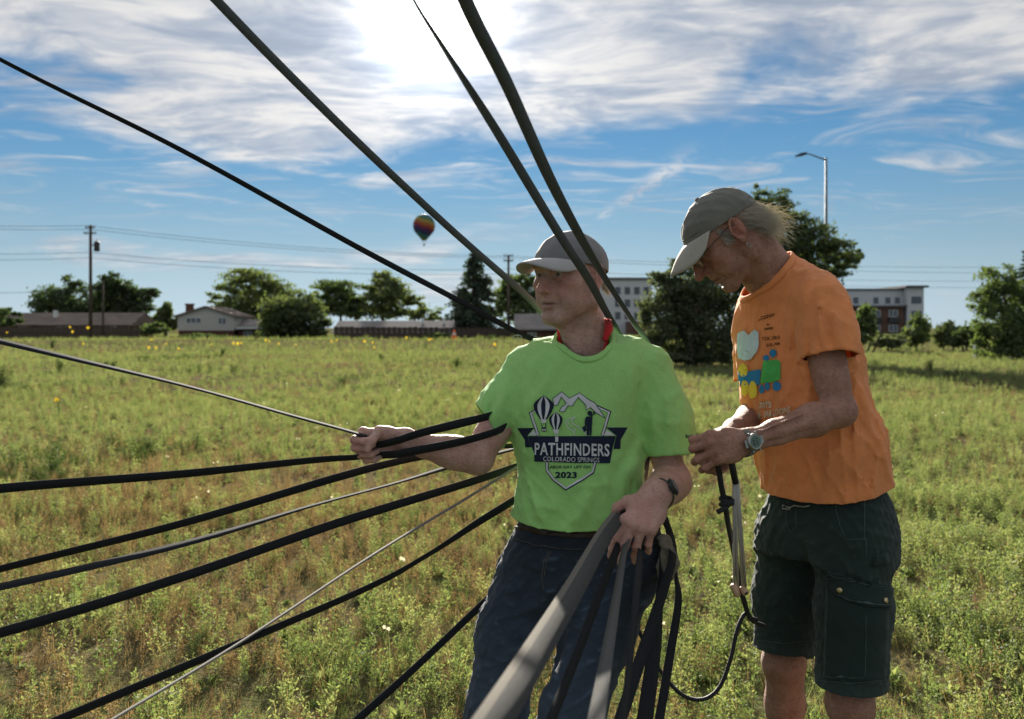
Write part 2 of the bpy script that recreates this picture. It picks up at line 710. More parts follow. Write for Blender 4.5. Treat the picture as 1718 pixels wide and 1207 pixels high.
def drop_cap(V, Q, hem, nrm, rad):
    """remove the flat end of a sleeve"""
    n = A3(Vector(nrm).normalized())
    c = V[Q].mean(1)
    e1, e2 = V[Q[:, 2]] - V[Q[:, 0]], V[Q[:, 3]] - V[Q[:, 1]]
    fn = np.cross(e1, e2)
    fn /= np.linalg.norm(fn, axis=1)[:, None] + 1e-12
    q = c - A3(hem)
    al = q @ n
    r = np.linalg.norm(q - al[:, None] * n, axis=1)
    bad = (np.abs(al) < 0.006) & (r < rad) & (np.abs(fn @ n) > 0.75)
    Q = Q[~bad]
    used = np.unique(Q)
    m = np.full(len(V), -1)
    m[used] = np.arange(len(used))
    return V[used].copy(), m[Q]


def cut_open(V, Q, clip):
    """keep the part of a surface where clip(V) < 0 and pull its rim onto clip = 0"""
    c = clip(V)
    keep = (c[Q] < 0).any(1)
    Q = Q[keep]
    used = np.unique(Q)
    m = np.full(len(V), -1)
    m[used] = np.arange(len(used))
    V, Q = V[used].copy(), m[Q]
    for _ in range(4):
        c = clip(V)
        w = c > 0
        if not w.any():
            break
        e = 1e-4
        g = np.stack([(clip(V[w] + np.eye(3)[i] * e) - c[w]) / e for i in range(3)], 1)
        g2 = (g * g).sum(1) + 1e-9
        V[w] -= g * (np.clip(c[w], 0, 0.02) / g2)[:, None]
    return V, Q


def rim_smooth(V, Q, it=6):
    """even out the free edges of a cloth surface"""
    e = np.sort(np.concatenate([Q[:, [0, 1]], Q[:, [1, 2]], Q[:, [2, 3]], Q[:, [3, 0]]]), 1)
    u, cnt = np.unique(e, axis=0, return_counts=True)
    b = u[cnt == 1]
    V = V.copy()
    rim = np.unique(b)
    for _ in range(it):
        acc = np.zeros_like(V)
        num = np.zeros(len(V))
        for i, j in ((0, 1), (1, 0)):
            np.add.at(acc, b[:, i], V[b[:, j]])
            np.add.at(num, b[:, i], 1)
        V[rim] = 0.5 * V[rim] + 0.5 * acc[rim] / num[rim][:, None]
    return V


def relax(V, Q, it=2, f=0.5):
    for _ in range(it):
        acc = np.zeros_like(V)
        num = np.zeros(len(V))
        for i in range(4):
            a, b = Q[:, i], Q[:, (i + 1) % 4]
            np.add.at(acc, a, V[b])
            np.add.at(num, a, 1)
            np.add.at(acc, b, V[a])
            np.add.at(num, b, 1)
        V = V + (acc / np.maximum(num, 1)[:, None] - V) * f
    return V


def set_attr(me, name, arr):
    at = me.attributes.new(name, 'FLOAT', 'POINT')
    at.data.foreach_set('value', np.asarray(arr, np.float32))


def frame_from(fwd, up):
    """columns: his left, forward, up"""
    f = Vector(fwd).normalized()
    l = Vector(up).cross(f).normalized()
    u = f.cross(l).normalized()
    return Matrix((l, f, u)).transposed()


def wiggle(amp, scale, seed, axes=(1, 1, 1)):
    """soft unevenness for cloth"""
    r = np.random.default_rng(seed)
    W = (r.normal(size=(7, 3)) * np.array(axes) * scale).astype(np.float32)
    ph = r.uniform(0, 6.28, 7)
    a = r.uniform(0.5, 1.0, 7)
    a /= a.sum()

    def fn(p):
        out = np.zeros(len(p), np.float32)
        for w, h, q in zip(W, ph, a):
            out += np.float32(q) * np.sin(p @ w + np.float32(h))
        return out * amp
    return fn


def ridge(amp, scale, seed, axes=(1, 1, 1), where=None):
    """drape folds: soft valleys with narrow ridges, bent by a slow warp; where(p) in 0..1 says where they form"""
    r = np.random.default_rng(seed)
    W = (r.normal(size=(4, 3)) * np.array(axes) * scale).astype(np.float32)
    W2 = (r.normal(size=(4, 3)) * scale * 0.55).astype(np.float32)
    ph = r.uniform(0, 6.28, 8).astype(np.float32)

    def fn(p):
        out = np.zeros(len(p), np.float32)
        for i in range(4):
            s = np.sin(p @ W[i] + 1.3 * np.sin(p @ W2[i] + ph[i]) + ph[i + 4])
            out += (1 - np.abs(s)) ** 2.2
        out = (out / 4 - 0.33) * np.float32(amp)
        return out * where(p) if where is not None else out
    return fn

# ------------------------------------------------------------------ ground
def hnoise(x, y, s, seed):
    """cheap smooth noise for numpy arrays"""
    r = np.random.default_rng(seed)
    out = np.zeros(np.broadcast(x, y).shape)
    for _ in range(6):
        a = r.uniform(0, 6.28)
        k = s * r.uniform(0.6, 1.7)
        out = out + np.sin((x * math.cos(a) + y * math.sin(a)) * k + r.uniform(0, 6.28))
    return out / 6


def ground_z(x, y):
    z = 0.045 * hnoise(x, y, 0.9, 1) * np.clip((y - 3) / 4, 0, 1) + 0.02 * hnoise(x, y, 3.1, 2) * np.clip((y - 3) / 2, 0, 1)
    z = z + 0.16 * hnoise(x, y, 0.11, 3) * np.clip((y - 10) / 30, 0, 1)
    z = z + 0.55 * np.exp(-((y - 84 - 5 * np.sin(x * 0.03)) / 9.0) ** 2) * np.clip((y - 40) / 30, 0, 1) * 0.7
    return z


def build_ground():
    ys = np.concatenate([np.linspace(-14, 2.5, 12), 2.5 + 1.06 ** np.arange(1, 95) - 1.0])
    ys = np.concatenate([ys[ys < 230], np.array([240, 320, 450, 700, 1200, 2500])])
    us = np.linspace(-1, 1, 131)
    X, Y, k = [], [], 0
    rows = []
    for y in ys:
        half = 14 + abs(y) * 1.05
        xs = us * half
        rows.append(np.column_stack([xs, np.full_like(xs, y), ground_z(xs, np.full_like(xs, y))]))
    V = np.concatenate(rows)
    n = len(us)
    i, j = np.meshgrid(np.arange(len(ys) - 1), np.arange(n - 1), indexing='ij')
    a = (i * n + j).ravel()
    Q = np.stack([a, a + 1, a + n + 1, a + n], 1)
    m, t, out = new_mat('field_soil')
    p = t.node('ShaderNodeBsdfPrincipled')
    pos = t.node('ShaderNodeNewGeometry').outputs['Position']
    n1 = t.noise(pos, 0.35, 5, 0.6)
    n2 = t.noise(pos, 3.0, 6, 0.65)
    n3 = t.noise(pos, 28.0, 4, 0.7)
    c = t.mix(t.ss(n2, 0.35, 0.65), (0.08, 0.06, 0.04), (0.14, 0.11, 0.066))
    c = t.mix(t.ss(n1, 0.36, 0.6), c, t.mix(t.ss(n2, 0.3, 0.7), (0.05, 0.07, 0.022), (0.1, 0.11, 0.04)))
    c = t.mix(t.ss(n3, 0.5, 0.75, 0, 0.5), c, (0.19, 0.165, 0.1))
    t.put(p.inputs['Base Color'], c)
    p.inputs['Roughness'].default_value = 0.95
    p.inputs['Specular IOR Level'].default_value = 0.0
    b = t.node('ShaderNodeBump')
    b.inputs['Strength'].default_value = 0.8
    b.inputs['Distance'].default_value = 0.06
    t.put(b.inputs['Height'], t.math('ADD', n2, t.math('MULTIPLY', n3, 0.5)))
    t.l.new(b.outputs[0], p.inputs['Normal'])
    t.l.new(p.outputs[0], out.inputs[0])
    o = mesh_obj('ground', np_mesh('ground', V, Q), 'field_soil', None, True)
    tag(o, kind='structure')


build_ground()


def gz(x, y):
    return float(ground_z(np.array([x]), np.array([y]))[0])


def G(px, d):
    """point on the ground under a picture column at distance d"""
    x = (px - 859.0) / F * d
    return Vector((x, d, gz(x, d)))


# ------------------------------------------------------------------ trees
leaf_mat('leaf_dark', [(0.0, (0.03, 0.055, 0.02)), (0.5, (0.055, 0.09, 0.032)), (1.0, (0.1, 0.135, 0.05))], 0.5, 0.15)
leaf_mat('leaf_mid', [(0.0, (0.045, 0.08, 0.025)), (0.5, (0.08, 0.125, 0.04)), (1.0, (0.13, 0.17, 0.06))], 0.5, 0.2)
leaf_mat('leaf_silver', [(0.0, (0.055, 0.08, 0.038)), (0.5, (0.1, 0.13, 0.065)), (1.0, (0.17, 0.2, 0.11))], 0.5, 0.25)
leaf_mat('needles', [(0.0, (0.025, 0.045, 0.024)), (0.5, (0.04, 0.065, 0.035)), (1.0, (0.06, 0.09, 0.045))], 0.3, 0.15)
plain('bark', (0.075, 0.058, 0.042), 0.95, 0.1, bump=0.6, bscale=9, var=0.3)


def leaf_cards(centres, size, r, flat=0.0):
    """one small folded leaf spray at each centre"""
    n = len(centres)
    d1 = r.normal(size=(n, 3))
    d1[:, 2] *= (1 - flat)
    d1 /= np.linalg.norm(d1, axis=1)[:, None]
    d2 = np.cross(d1, r.normal(size=(n, 3)))
    d2 /= np.linalg.norm(d2, axis=1)[:, None]
    s = (size * r.uniform(0.55, 1.35, n))[:, None]
    a = centres - d1 * s * 0.5
    b = centres + d2 * s * 0.32
    c = centres + d1 * s * 0.5
    e = centres - d2 * s * 0.32
    V = np.stack([a, b, c, e], 1).reshape(-1, 3)
    Q = np.arange(n * 4).reshape(n, 4)
    return V, Q


def tree(name, label, base, blobs, leaf, n_leaf, size, trunk_r, seed, group=None, stems=1, cat='tree', hollow=0.55):
    """blobs: list of (dx, dy, z, rx, rz) clumps relative to the base; leaves fill the clumps, thicker outside"""
    r = np.random.default_rng(seed)
    root = empty(name, base, label, cat, group)
    B = Vector(base)
    vol = np.array([b[3] * b[3] * b[4] for b in blobs]) ** 0.75
    cnt = np.maximum(30, (n_leaf * vol / vol.sum()).astype(int))
    pts = []
    limbs = []
    for b, k in zip(blobs, cnt):
        # each clump is itself a cluster of sprays with gaps between them
        ns = max(5, int(k / 40))
        d = r.normal(size=(ns, 3))
        d /= np.linalg.norm(d, axis=1)[:, None]
        rad = r.uniform(hollow, 1.05, ns)[:, None]
        cs = d * rad * np.array([b[3], b[3], b[4]])
        pick = r.integers(0, ns, k)
        q = cs[pick] + r.normal(size=(k, 3)) * np.array([b[3], b[3], b[4] * 0.7]) * 0.17
        c0 = np.array([B.x + b[0], B.y + b[1], B.z + b[2]])
        pts.append(c0 + q)
        limbs.append((c0, [c0 + v * 0.8 for v in cs[:: max(1, ns // 5)]]))
    pts = np.concatenate(pts)
    pts[:, 2] = np.maximum(pts[:, 2], B.z + 0.05)
    V, Q = leaf_cards(pts, size, r)
    mesh_obj('crown', np_mesh('crown', V, Q), leaf, root)
    mb = MB()
    top = max(b[2] for b in blobs)
    for s in range(stems):
        off = Vector((r.normal() * 0.25 * (stems > 1), r.normal() * 0.25 * (stems > 1), 0))
        mid = B + off * 2 + Vector((r.normal() * 0.03 * top, r.normal() * 0.03 * top, top * 0.35))
        end = B + off * 3.5 + Vector((r.normal() * 0.05 * top, r.normal() * 0.05 * top, top * 0.8))
        mb.tube([B + off + Vector((0, 0, -0.1)), B + off * 1.4 + Vector((0, 0, top * 0.12)), mid, end], [trunk_r * 1.25, trunk_r, trunk_r * 0.75, trunk_r * 0.25], 7)
        for c0, sub in limbs[s::stems]:
            c = Vector(c0)
            st = mid.lerp(end, r.uniform(0.0, 0.6))
            mb.tube([st, st.lerp(c, 0.55) + Vector((0, 0, -0.04 * top)), c], [trunk_r * 0.42, trunk_r * 0.28, trunk_r * 0.14], 5)
            for v in sub:
                mb.tube([c, (c + Vector(v)) / 2, Vector(v)], [trunk_r * 0.14, trunk_r * 0.09, trunk_r * 0.04], 4)
    mb.build('trunk', 'bark', root, True)
    return root


def conifer(name, label, base, h, w, seed, n=2600, size=0.45, group=None):
    r = np.random.default_rng(seed)
    root = empty(name, base, label, 'tree', group)
    B = Vector(base)
    pts = []
    mb = MB()
    mb.tube([B, B + Vector((0, 0, h * 0.97))], [w * 0.08, w * 0.008], 7)
    lev = 26
    for i in range(lev):
        z = h * (0.06 + 0.93 * i / lev)
        rr = w * 0.5 * (1 - z / h) ** 0.85 * r.uniform(0.75, 1.15) + 0.06
        nb = 9
        for j in range(nb):
            a = r.uniform(0, 6.28)
            L = rr * r.uniform(0.7, 1.15)
            e = Vector((math.cos(a) * L, math.sin(a) * L, z - L * 0.22))
            if j < 4:
                mb.tube([B + Vector((0, 0, z)), B + e], [0.03 * w / 4, 0.008], 4)
            k = max(4, int(n * L / (lev * nb * w * 0.28)))
            t = r.uniform(0.15, 1, k) ** 0.7
            q = np.column_stack([e.x * t, e.y * t, z - L * 0.22 * t ** 1.5 + 0.0 * t])
            q += r.normal(size=(k, 3)) * np.array([0.12, 0.12, 0.07]) * w * 0.25 * (0.3 + (1 - z / h))
            pts.append(q + np.array(B))
    V, Q = leaf_cards(np.concatenate(pts), size, r, 0.6)
    mesh_obj('crown', np_mesh('crown', V, Q), 'needles', root)
    mb.build('trunk', 'bark', root, True)
    return root


def px_blobs(base, d, items, flat=1.0):
    """clumps given as picture ellipses (cx, cy, rx, ry) of a tree standing at distance d"""
    out = []
    for i, it in enumerate(items):
        cx, cy, rx, ry = it[:4]
        p = P(cx, cy, d)
        dy = it[4] if len(it) > 4 else ((i * 37) % 5 - 2) * 0.18 * rx / F * d
        out.append((p.x - base.x, dy, p.z - base.z, rx / F * d, ry / F * d))
    return out


TG = 'trees along the far side of the field'


def build_trees():
    # big trees behind the man in orange
    d = 41.0
    b = G(1345, d)
    it = [(1290, 345, 34, 26), (1262, 372, 26, 34), (1322, 372, 40, 30), (1360, 400, 42, 30), (1300, 420, 55, 40), (1398, 425, 38, 22), (1420, 440, 26, 14), (1355, 445, 55, 28), (1390, 462, 34, 16),
          (1280, 470, 45, 40), (1330, 490, 55, 40), (1270, 325, 14, 12), (1440, 425, 12, 7)]
    tree('leafy_tree', 'tall dark green tree rising behind the shoulder of the man in orange', b, px_blobs(b, d, it), 'leaf_dark', 24000, 0.16, 0.22, 11, None, hollow=0.4)
    d = 36.0
    b = G(1160, d)
    it = [(1160, 480, 50, 34), (1120, 510, 40, 36), (1200, 510, 52, 44), (1110, 555, 34, 34), (1165, 560, 56, 38), (1215, 570, 40, 34), (1098, 585, 26, 18), (1150, 592, 40, 18), (1190, 595, 40, 16), (1138, 452, 22, 18),
          (1105, 470, 22, 18), (1185, 455, 26, 20), (1235, 545, 26, 40), (1085, 530, 20, 30), (1088, 575, 24, 22), (1120, 598, 36, 12), (1170, 602, 40, 10), (1215, 600, 34, 12), (1150, 520, 40, 40), (1215, 455, 30, 30), (1238, 480, 30, 34), (1130, 480, 30, 26)]
    tree('silvery_bush', 'wide grey green bushy tree between the two men', b, px_blobs(b, d, it), 'leaf_silver', 42000, 0.13, 0.12, 12, None, stems=4, hollow=0.2)
    # right edge
    d = 43.0
    b = G(1685, d)
    it = [(1668, 470, 30, 24), (1650, 505, 26, 22), (1690, 500, 34, 34), (1675, 540, 42, 34), (1645, 560, 22, 22), (1700, 560, 40, 36), (1680, 590, 44, 18), (1720, 520, 30, 40)]
    tree('rounded_tree', 'mid green bushy tree at the right edge beside the pale utility box', b, px_blobs(b, d, it), 'leaf_mid', 12000, 0.17, 0.16, 13, None, stems=2)
    conifer('dark_conifer', 'narrow dark conifer cut off by the right edge', G(1722, 46), 5.6, 2.2, 14, 2600, 0.22)
    # bushes in front of the brick apartment block
    for i, (x0, y0, rx, ry, d, lab, lf) in enumerate((
            (1536, 556, 20, 26, 62, 'pointed green bush in front of the apartment block', 'leaf_mid'),
            (1490, 572, 26, 10, 60, 'low light green shrub at the foot of the apartment block', 'leaf_silver'),
            (1588, 560, 26, 20, 64, 'dark rounded bush right of the apartment block', 'leaf_dark'),
            (1622, 566, 22, 16, 58, 'dark low bush beside the big bushy tree on the right', 'leaf_dark'),
            (1448, 545, 16, 34, 58, 'young green tree close behind the orange sleeve', 'leaf_mid'))):
        b = G(x0, d)
        it = [(x0, y0, rx, ry), (x0 - rx * 0.5, y0 + ry * 0.4, rx * 0.7, ry * 0.6), (x0 + rx * 0.5, y0 + ry * 0.4, rx * 0.7, ry * 0.6), (x0, y0 - ry * 0.6, rx * 0.5, ry * 0.5)]
        tree('bush', lab, b, px_blobs(b, d, it), lf, 2600, 0.22, 0.07, 30 + i, None, 2, 'bush')
    # far trees on the left
    far = [
        ('leafy_tree', 'dark leafy tree right behind the near utility pole', 118, 150, [(95, 500, 34, 20), (75, 520, 22, 22), (115, 482, 18, 18), (125, 525, 34, 26), (160, 510, 30, 30), (90, 545, 30, 16)], 'leaf_dark', 4200),
        ('leafy_tree', 'tall uneven tree right of the near utility pole', 200, 148, [(192, 470, 18, 16), (178, 490, 22, 22), (205, 500, 26, 24), (215, 488, 16, 14), (235, 495, 20, 12), (258, 490, 14, 8), (220, 525, 26, 22), (190, 530, 28, 22), (245, 515, 18, 10)], 'leaf_dark', 4600),
        ('leafy_tree', 'small tree left of the gabled house', 278, 140, [(280, 525, 14, 14), (268, 540, 16, 14), (288, 542, 12, 12)], 'leaf_mid', 1400),
        ('spreading_tree', 'broad flat topped tree behind the gabled house', 425, 152, [(425, 468, 46, 14), (395, 480, 30, 14), (460, 482, 34, 16), (372, 500, 20, 10), (420, 500, 50, 18), (470, 505, 26, 18), (400, 520, 34, 14), (440, 525, 40, 20)], 'leaf_mid', 5200),
        ('rounded_tree', 'dark rounded tree right of the gabled house', 498, 126, [(490, 525, 44, 24), (465, 540, 34, 22), (525, 540, 28, 24), (500, 508, 30, 14), (480, 555, 46, 12), (530, 558, 22, 10)], 'leaf_dark', 5200),
        ('leafy_tree', 'airy tree right of the dark rounded tree', 572, 150, [(560, 482, 30, 12), (585, 495, 30, 14), (545, 498, 20, 14), (600, 508, 20, 10), (565, 515, 34, 16), (590, 525, 26, 12)], 'leaf_mid', 3400),
        ('leafy_tree', 'upright tree behind the long grey roof', 645, 150, [(640, 472, 22, 14), (665, 478, 24, 12), (622, 492, 18, 16), (655, 500, 34, 18), (690, 505, 18, 10), (640, 522, 34, 14), (680, 525, 24, 10), (715, 525, 22, 12), (735, 532, 14, 8)], 'leaf_mid', 4200),
        ('leafy_tree', 'leafy tree behind the chin of the man in lime', 868, 140, [(865, 480, 26, 16), (885, 495, 26, 20), (850, 500, 20, 22), (870, 520, 30, 22), (905, 515, 20, 26), (890, 470, 14, 10), (840, 515, 16, 22)], 'leaf_mid', 4200),
    ]
    for i, (nm, lab, bx, d, it, lf, n) in enumerate(far):
        b = G(bx, d)
        tree(nm, lab, b, px_blobs(b, d, [(q[0], q[1], q[2] * 1.1, q[3] * 1.15) for q in it]), lf, int(n * 2.2), 0.5, 0.3, 50 + i, TG, hollow=0.35)
    conifer('conifer', 'tall dark spruce behind the end of the long grey roof', G(797, 132), 13.2, 11.5, 70, 11000, 0.55, TG)
    for i, (x0, y0, rx, ry, d, lab) in enumerate(((12, 535, 20, 16, 120, 'dark bush at the left edge by the long brown roof'), (255, 552, 24, 10, 118, 'low bush between the brown roof and the gabled house'),
                                                    (340, 566, 30, 6, 112, 'low hedge bush in front of the gabled house'), (735, 566, 26, 7, 108, 'low bush by the orange cone'))):
        b = G(x0, d)
        tree('bush', lab, b, px_blobs(b, d, [(x0, y0, rx, ry), (x0 - rx * .6, y0 + 3, rx * .6, ry * .6), (x0 + rx * .6, y0 + 2, rx * .6, ry * .7)]), 'leaf_dark', 900, 0.5, 0.08, 80 + i, None, 1, 'bush')


# ------------------------------------------------------------------ houses
plain('brown_roof', (0.17, 0.135, 0.115), 0.9, 0.15, var=0.2, scale=0.6, bump=0.3, bscale=2)
plain('grey_roof', (0.21, 0.19, 0.18), 0.9, 0.15, var=0.15, scale=0.6, bump=0.3, bscale=2)
plain('brick_wall', (0.12, 0.055, 0.04), 0.9, 0.15, var=0.2, scale=1.5)
plain('pale_siding', (0.5, 0.48, 0.44), 0.85, 0.2, var=0.06)
plain('white_stucco', (0.5, 0.51, 0.53), 0.85, 0.2, var=0.05)
plain('apartment_brick', (0.13, 0.075, 0.055), 0.9, 0.15, var=0.15, scale=0.8)
plain('white_trim', (0.62, 0.62, 0.6), 0.7, 0.3)
plain('window_glass', (0.05, 0.065, 0.08), 0.08, 0.6)
plain('dark_wood', (0.085, 0.065, 0.05), 0.9, 0.15, var=0.25, scale=2)
plain('weathered_wood', (0.075, 0.06, 0.048), 0.95, 0.1, var=0.25, scale=1)
plain('galvanised', (0.11, 0.112, 0.115), 0.6, 0.4, 0.0)
plain('dark_metal', (0.03, 0.03, 0.032), 0.5, 0.4)
plain('grey_concrete', (0.28, 0.27, 0.25), 0.9, 0.2)
plain('cone_orange', (0.75, 0.13, 0.03), 0.6, 0.3)
plain('box_green', (0.22, 0.3, 0.28), 0.6, 0.3)


def window(parent, x0, x1, z0, z1, y, frame='white_trim', bars=1):
    w = MB()
    t = 0.09
    w.box(x0, x1, y - 0.06, y, z1 - t, z1)
    w.box(x0, x1, y - 0.06, y, z0, z0 + t)
    w.box(x0, x0 + t, y - 0.057, y, z0 + t, z1 - t)
    w.box(x1 - t, x1, y - 0.057, y, z0 + t, z1 - t)
    for i in range(bars):
        xm = x0 + (x1 - x0) * (i + 1) / (bars + 1)
        w.box(xm - t / 2, xm + t / 2, y - 0.054, y, z0 + t, z1 - t)
    o = w.build('window', frame, parent)
    g = MB()
    g.box(x0 + t * .5, x1 - t * .5, y - 0.03, y - 0.004, z0 + t * .5, z1 - t * .5)
    g.build('pane', 'window_glass', o)
    return o


def px_rect(l, t, r, b, d):
    a, c = P(l, b, d), P(r, t, d)
    return a.x, c.x, a.z, c.z


def build_houses():
    # ---- long brown roofed house at the left edge
    d = 128
    h = empty('house', G(110, d), 'long low house with brown roof behind the near utility pole', 'house')
    x0, x1, z0, z1 = px_rect(-60, 545, 218, 569, d)
    m = MB()
    m.box(x0, x1, d, d + 8, -0.2, z1 + 0.1)
    m.build('wall', 'brick_wall', h)
    zr = P(0, 529, d).z
    m = MB()
    m.prism([(d - 0.8, z1), (d + 4, zr + 0.4), (d + 8.8, z1), (d + 8.8, z1 - 0.15), (d - 0.8, z1 - 0.15)], -x0 + 0.6, -x1 - 0.6, Matrix.Rotation(math.pi / 2, 4, 'Z'))
    m.build('roof', 'brown_roof', h)
    for l, r in ((30, 48), (96, 116), (178, 196)):
        a, b, c, e = px_rect(l, 548, r, 556, d)
        window(h, a, b, c, e, d - 0.002)
    m = MB()
    a = P(80, 523, d)
    m.box(a.x - .25, a.x + .25, d + 2, d + 2.5, zr - 0.6, a.z + 0.2)
    m.build('roof_vent', 'white_trim', h)
    # ---- gabled two storey house
    d = 132
    h = empty('house', G(345, d), 'pale gabled two storey house with a brick chimney', 'house')
    x0, x1, z0, z1 = px_rect(298, 531, 393, 571, d)
    zp = P(0, 516, d).z
    zb = P(0, 555, d).z
    m = MB()
    m.prism([(x0, zb), (x1, zb), (x1, z1), ((x0 + x1) / 2, zp), (x0, z1)], d, d + 9)
    w = m.build('wall', 'pale_siding', h)
    for k in range(9):                       # clapboards
        zz = zb + (z1 - zb) * k / 9
        m = MB()
        m.box(x0 + 0.02, x1 - 0.02, d - 0.03, d - 0.002, zz + 0.02, zz + (z1 - zb) / 9 - 0.03)
        m.build('clapboard', 'pale_siding', w)
    m = MB()
    m.box(x0 + .1, x1 - .1, d + 0.1, d + 8.9, -0.2, zb)
    m.build('brick_base', 'brick_wall', h)
    m = MB()
    e = 0.5
    xc = (x0 + x1) / 2
    for s, xe in ((-1, x0 - e), (1, x1 + e)):
        sl = (zp - z1) / (xc - x0)
        m.prism([(xe, z1 - e * sl), (xc, zp), (xc, zp + 0.22), (xe, z1 - e * sl + 0.22)], d - 0.5, d + 9.5)
    m.build('roof', 'brown_roof', h)
    a, b, c, e_ = px_rect(312, 533, 338, 543, d)
    window(h, a, b, c, e_, d - 0.035, bars=2)
    a, b, c, e_ = px_rect(366, 533, 380, 545, d)
    window(h, a, b, c, e_, d - 0.035, bars=1)
    m = MB()
    a = P(304, 511, d)
    m.box(a.x - .45, a.x + .45, d + 3, d + 4, z1 - 1, a.z)
    m.box(a.x - .55, a.x + .55, d + 2.9, d + 4.1, a.z, a.z + 0.2)
    m.build('chimney', 'brick_wall', h)
    # its low wing with a carport
    x0, x1, z0, z1 = px_rect(396, 549, 480, 572, d)
    m = MB()
    m.box(x0, x1, d + 1, d + 8, -0.2, z1 - 0.1)
    m.build('wing_wall', 'brick_wall', h)
    m = MB()
    m.prism([(d, z1), (d + 4.5, P(0, 536, d).z), (d + 9, z1), (d + 9, z1 - .15), (d, z1 - .15)], -x0, -x1 - 0.5, Matrix.Rotation(math.pi / 2, 4, 'Z'))
    m.build('wing_roof', 'grey_roof', h)
    m = MB()
    m.box(x0, x1 + 1.2, d - 0.2, d - 0.02, z1 - 0.28, z1 - 0.02)
    m.build('fascia', 'white_trim', h)
    for l, r in ((405, 420), (448, 462)):
        a, b, c, e_ = px_rect(l, 556, r, 564, d)
        window(h, a, b, c, e_, d + 0.99)
    # ---- long grey roofed house
    d = 122
    h = empty('house', G(660, d), 'long low house with grey roof left of the orange cone', 'house')
    x0, x1, z0, z1 = px_rect(566, 557, 752, 572, d)
    m = MB()
    m.box(x0, x1, d, d + 8, -0.2, z1 + 0.1)
    m.build('wall', 'dark_wood', h)
    m = MB()
    zr = P(0, 538, d).z
    m.prism([(d - 0.8, z1), (d + 4, zr), (d + 8.8, z1), (d + 8.8, z1 - 0.15), (d - 0.8, z1 - 0.15)], -x0 + 0.6, -x1 - 0.6, Matrix.Rotation(math.pi / 2, 4, 'Z'))
    m.build('roof', 'grey_roof', h)
    m = MB()
    m.box(x0 - .5, x1 + .5, d - 0.95, d - 0.82, z1 - 0.2, z1 + 0.05)
    m.build('gutter', 'white_trim', h)
    for l, r in ((578, 594), (640, 662), (705, 720)):
        a, b, c, e_ = px_rect(l, 559, r, 567, d)
        window(h, a, b, c, e_, d - 0.002)
    for px in (706, 742):
        m = MB()
        a = P(px, 539, d)
        m.box(a.x - .2, a.x + .2, d + 2.6, d + 3.0, a.z - 0.6, a.z + 0.45)
        m.build('roof_vent', 'white_trim', h)
    # ---- grey roofed house behind the man in lime
    d = 100
    h = empty('house', G(905, d), 'grey roofed house half hidden behind the lime shirt', 'house')
    x0, x1, z0, z1 = px_rect(872, 552, 1010, 575, d)
    m = MB()
    m.box(x0, x1, d, d + 7, -0.2, z1 + 0.1)
    m.build('wall', 'brick_wall', h)
    m = MB()
    zr = P(0, 526, d).z
    m.prism([(d - 0.7, z1), (d + 3.5, zr), (d + 7.7, z1), (d + 7.7, z1 - 0.15), (d - 0.7, z1 - 0.15)], -x0 + 0.6, -x1 - 0.6, Matrix.Rotation(math.pi / 2, 4, 'Z'))
    m.build('roof', 'grey_roof', h)
    a, b, c, e_ = px_rect(885, 558, 900, 567, d)
    window(h, a, b, c, e_, d - 0.002)
    # ---- white apartment block behind the head of the man in lime
    d = 190
    h = empty('apartment_block', G(1055, d), 'white apartment block behind the cap of the man in lime', 'building')
    x0, x1, z0, z1 = px_rect(1000, 470, 1094, 566, d)
    m = MB()
    m.box(x0, x1, d, d + 16, -0.2, z1)
    m.build('wall', 'white_stucco', h)
    m = MB()
    m.box(x0 - .3, x1 + .3, d - .3, d + 16.3, z1, z1 + .5)
    m.build('parapet', 'galvanised', h)
    m = MB()
    a, b, c, e_ = px_rect(1050, 540, 1100, 566, d)
    m.box(a, b, d - 2, d - 0.02, -0.2, e_)
    m.build('brick_bay', 'apartment_brick', h)
    for l in (1032, 1048, 1064, 1080):
        for tpx in (482, 503, 524):
            a, b, c, e_ = px_rect(l, tpx, l + 9, tpx + 12, d)
            window(h, a, b, c, e_, d - 0.002, 'dark_metal')
    # ---- brick and white apartment block on the right
    d = 205
    h = empty('apartment_block', G(1490, d), 'brick apartment block with white top storey on the right', 'building')
    x0, x1, z0, z1 = px_rect(1340, 487, 1520, 575, d)
    zm = P(0, 515, d).z
    m = MB()
    m.box(x0, x1, d + 1.5, d + 17, zm + 0.3, z1)
    m.build('upper_storey', 'white_stucco', h)
    m = MB()
    m.box(x0, x1 - 0.5, d, d + 17, -0.2, zm)
    m.build('brick_wall', 'apartment_brick', h)
    m = MB()
    m.box(x0, x1, d - .8, d + 17, zm, zm + 0.3)
    m.build('floor_ledge', 'galvanised', h)
    m = MB()
    m.box(x0 - .3, x1 + .3, d + 1.2, d + 17.3, z1, z1 + .4)
    m.build('parapet', 'galvanised', h)
    a, b, c, e_ = px_rect(1520, 483, 1548, 575, d)
    m = MB()
    m.box(a, b, d - 0.6, d + 16, -0.2, e_)
    m.build('stair_tower', 'white_stucco', h)
    m = MB()
    m.box(a - .6, b + .8, d - 1.4, d + 16.5, e_, e_ + .45)
    m.build('tower_roof', 'dark_metal', h)
    for l in (1436, 1470, 1490, 1506):
        a, b, c, e_ = px_rect(l, 499, l + 8, 509, d)
        window(h, a, b, c, e_, d + 1.49, 'dark_metal', 0)
    for tpx in (498, 522):
        a, b, c, e_ = px_rect(1527, tpx, 1544, tpx + 12, d)
        window(h, a, b, c, e_, d - 0.61, 'galvanised', 2)
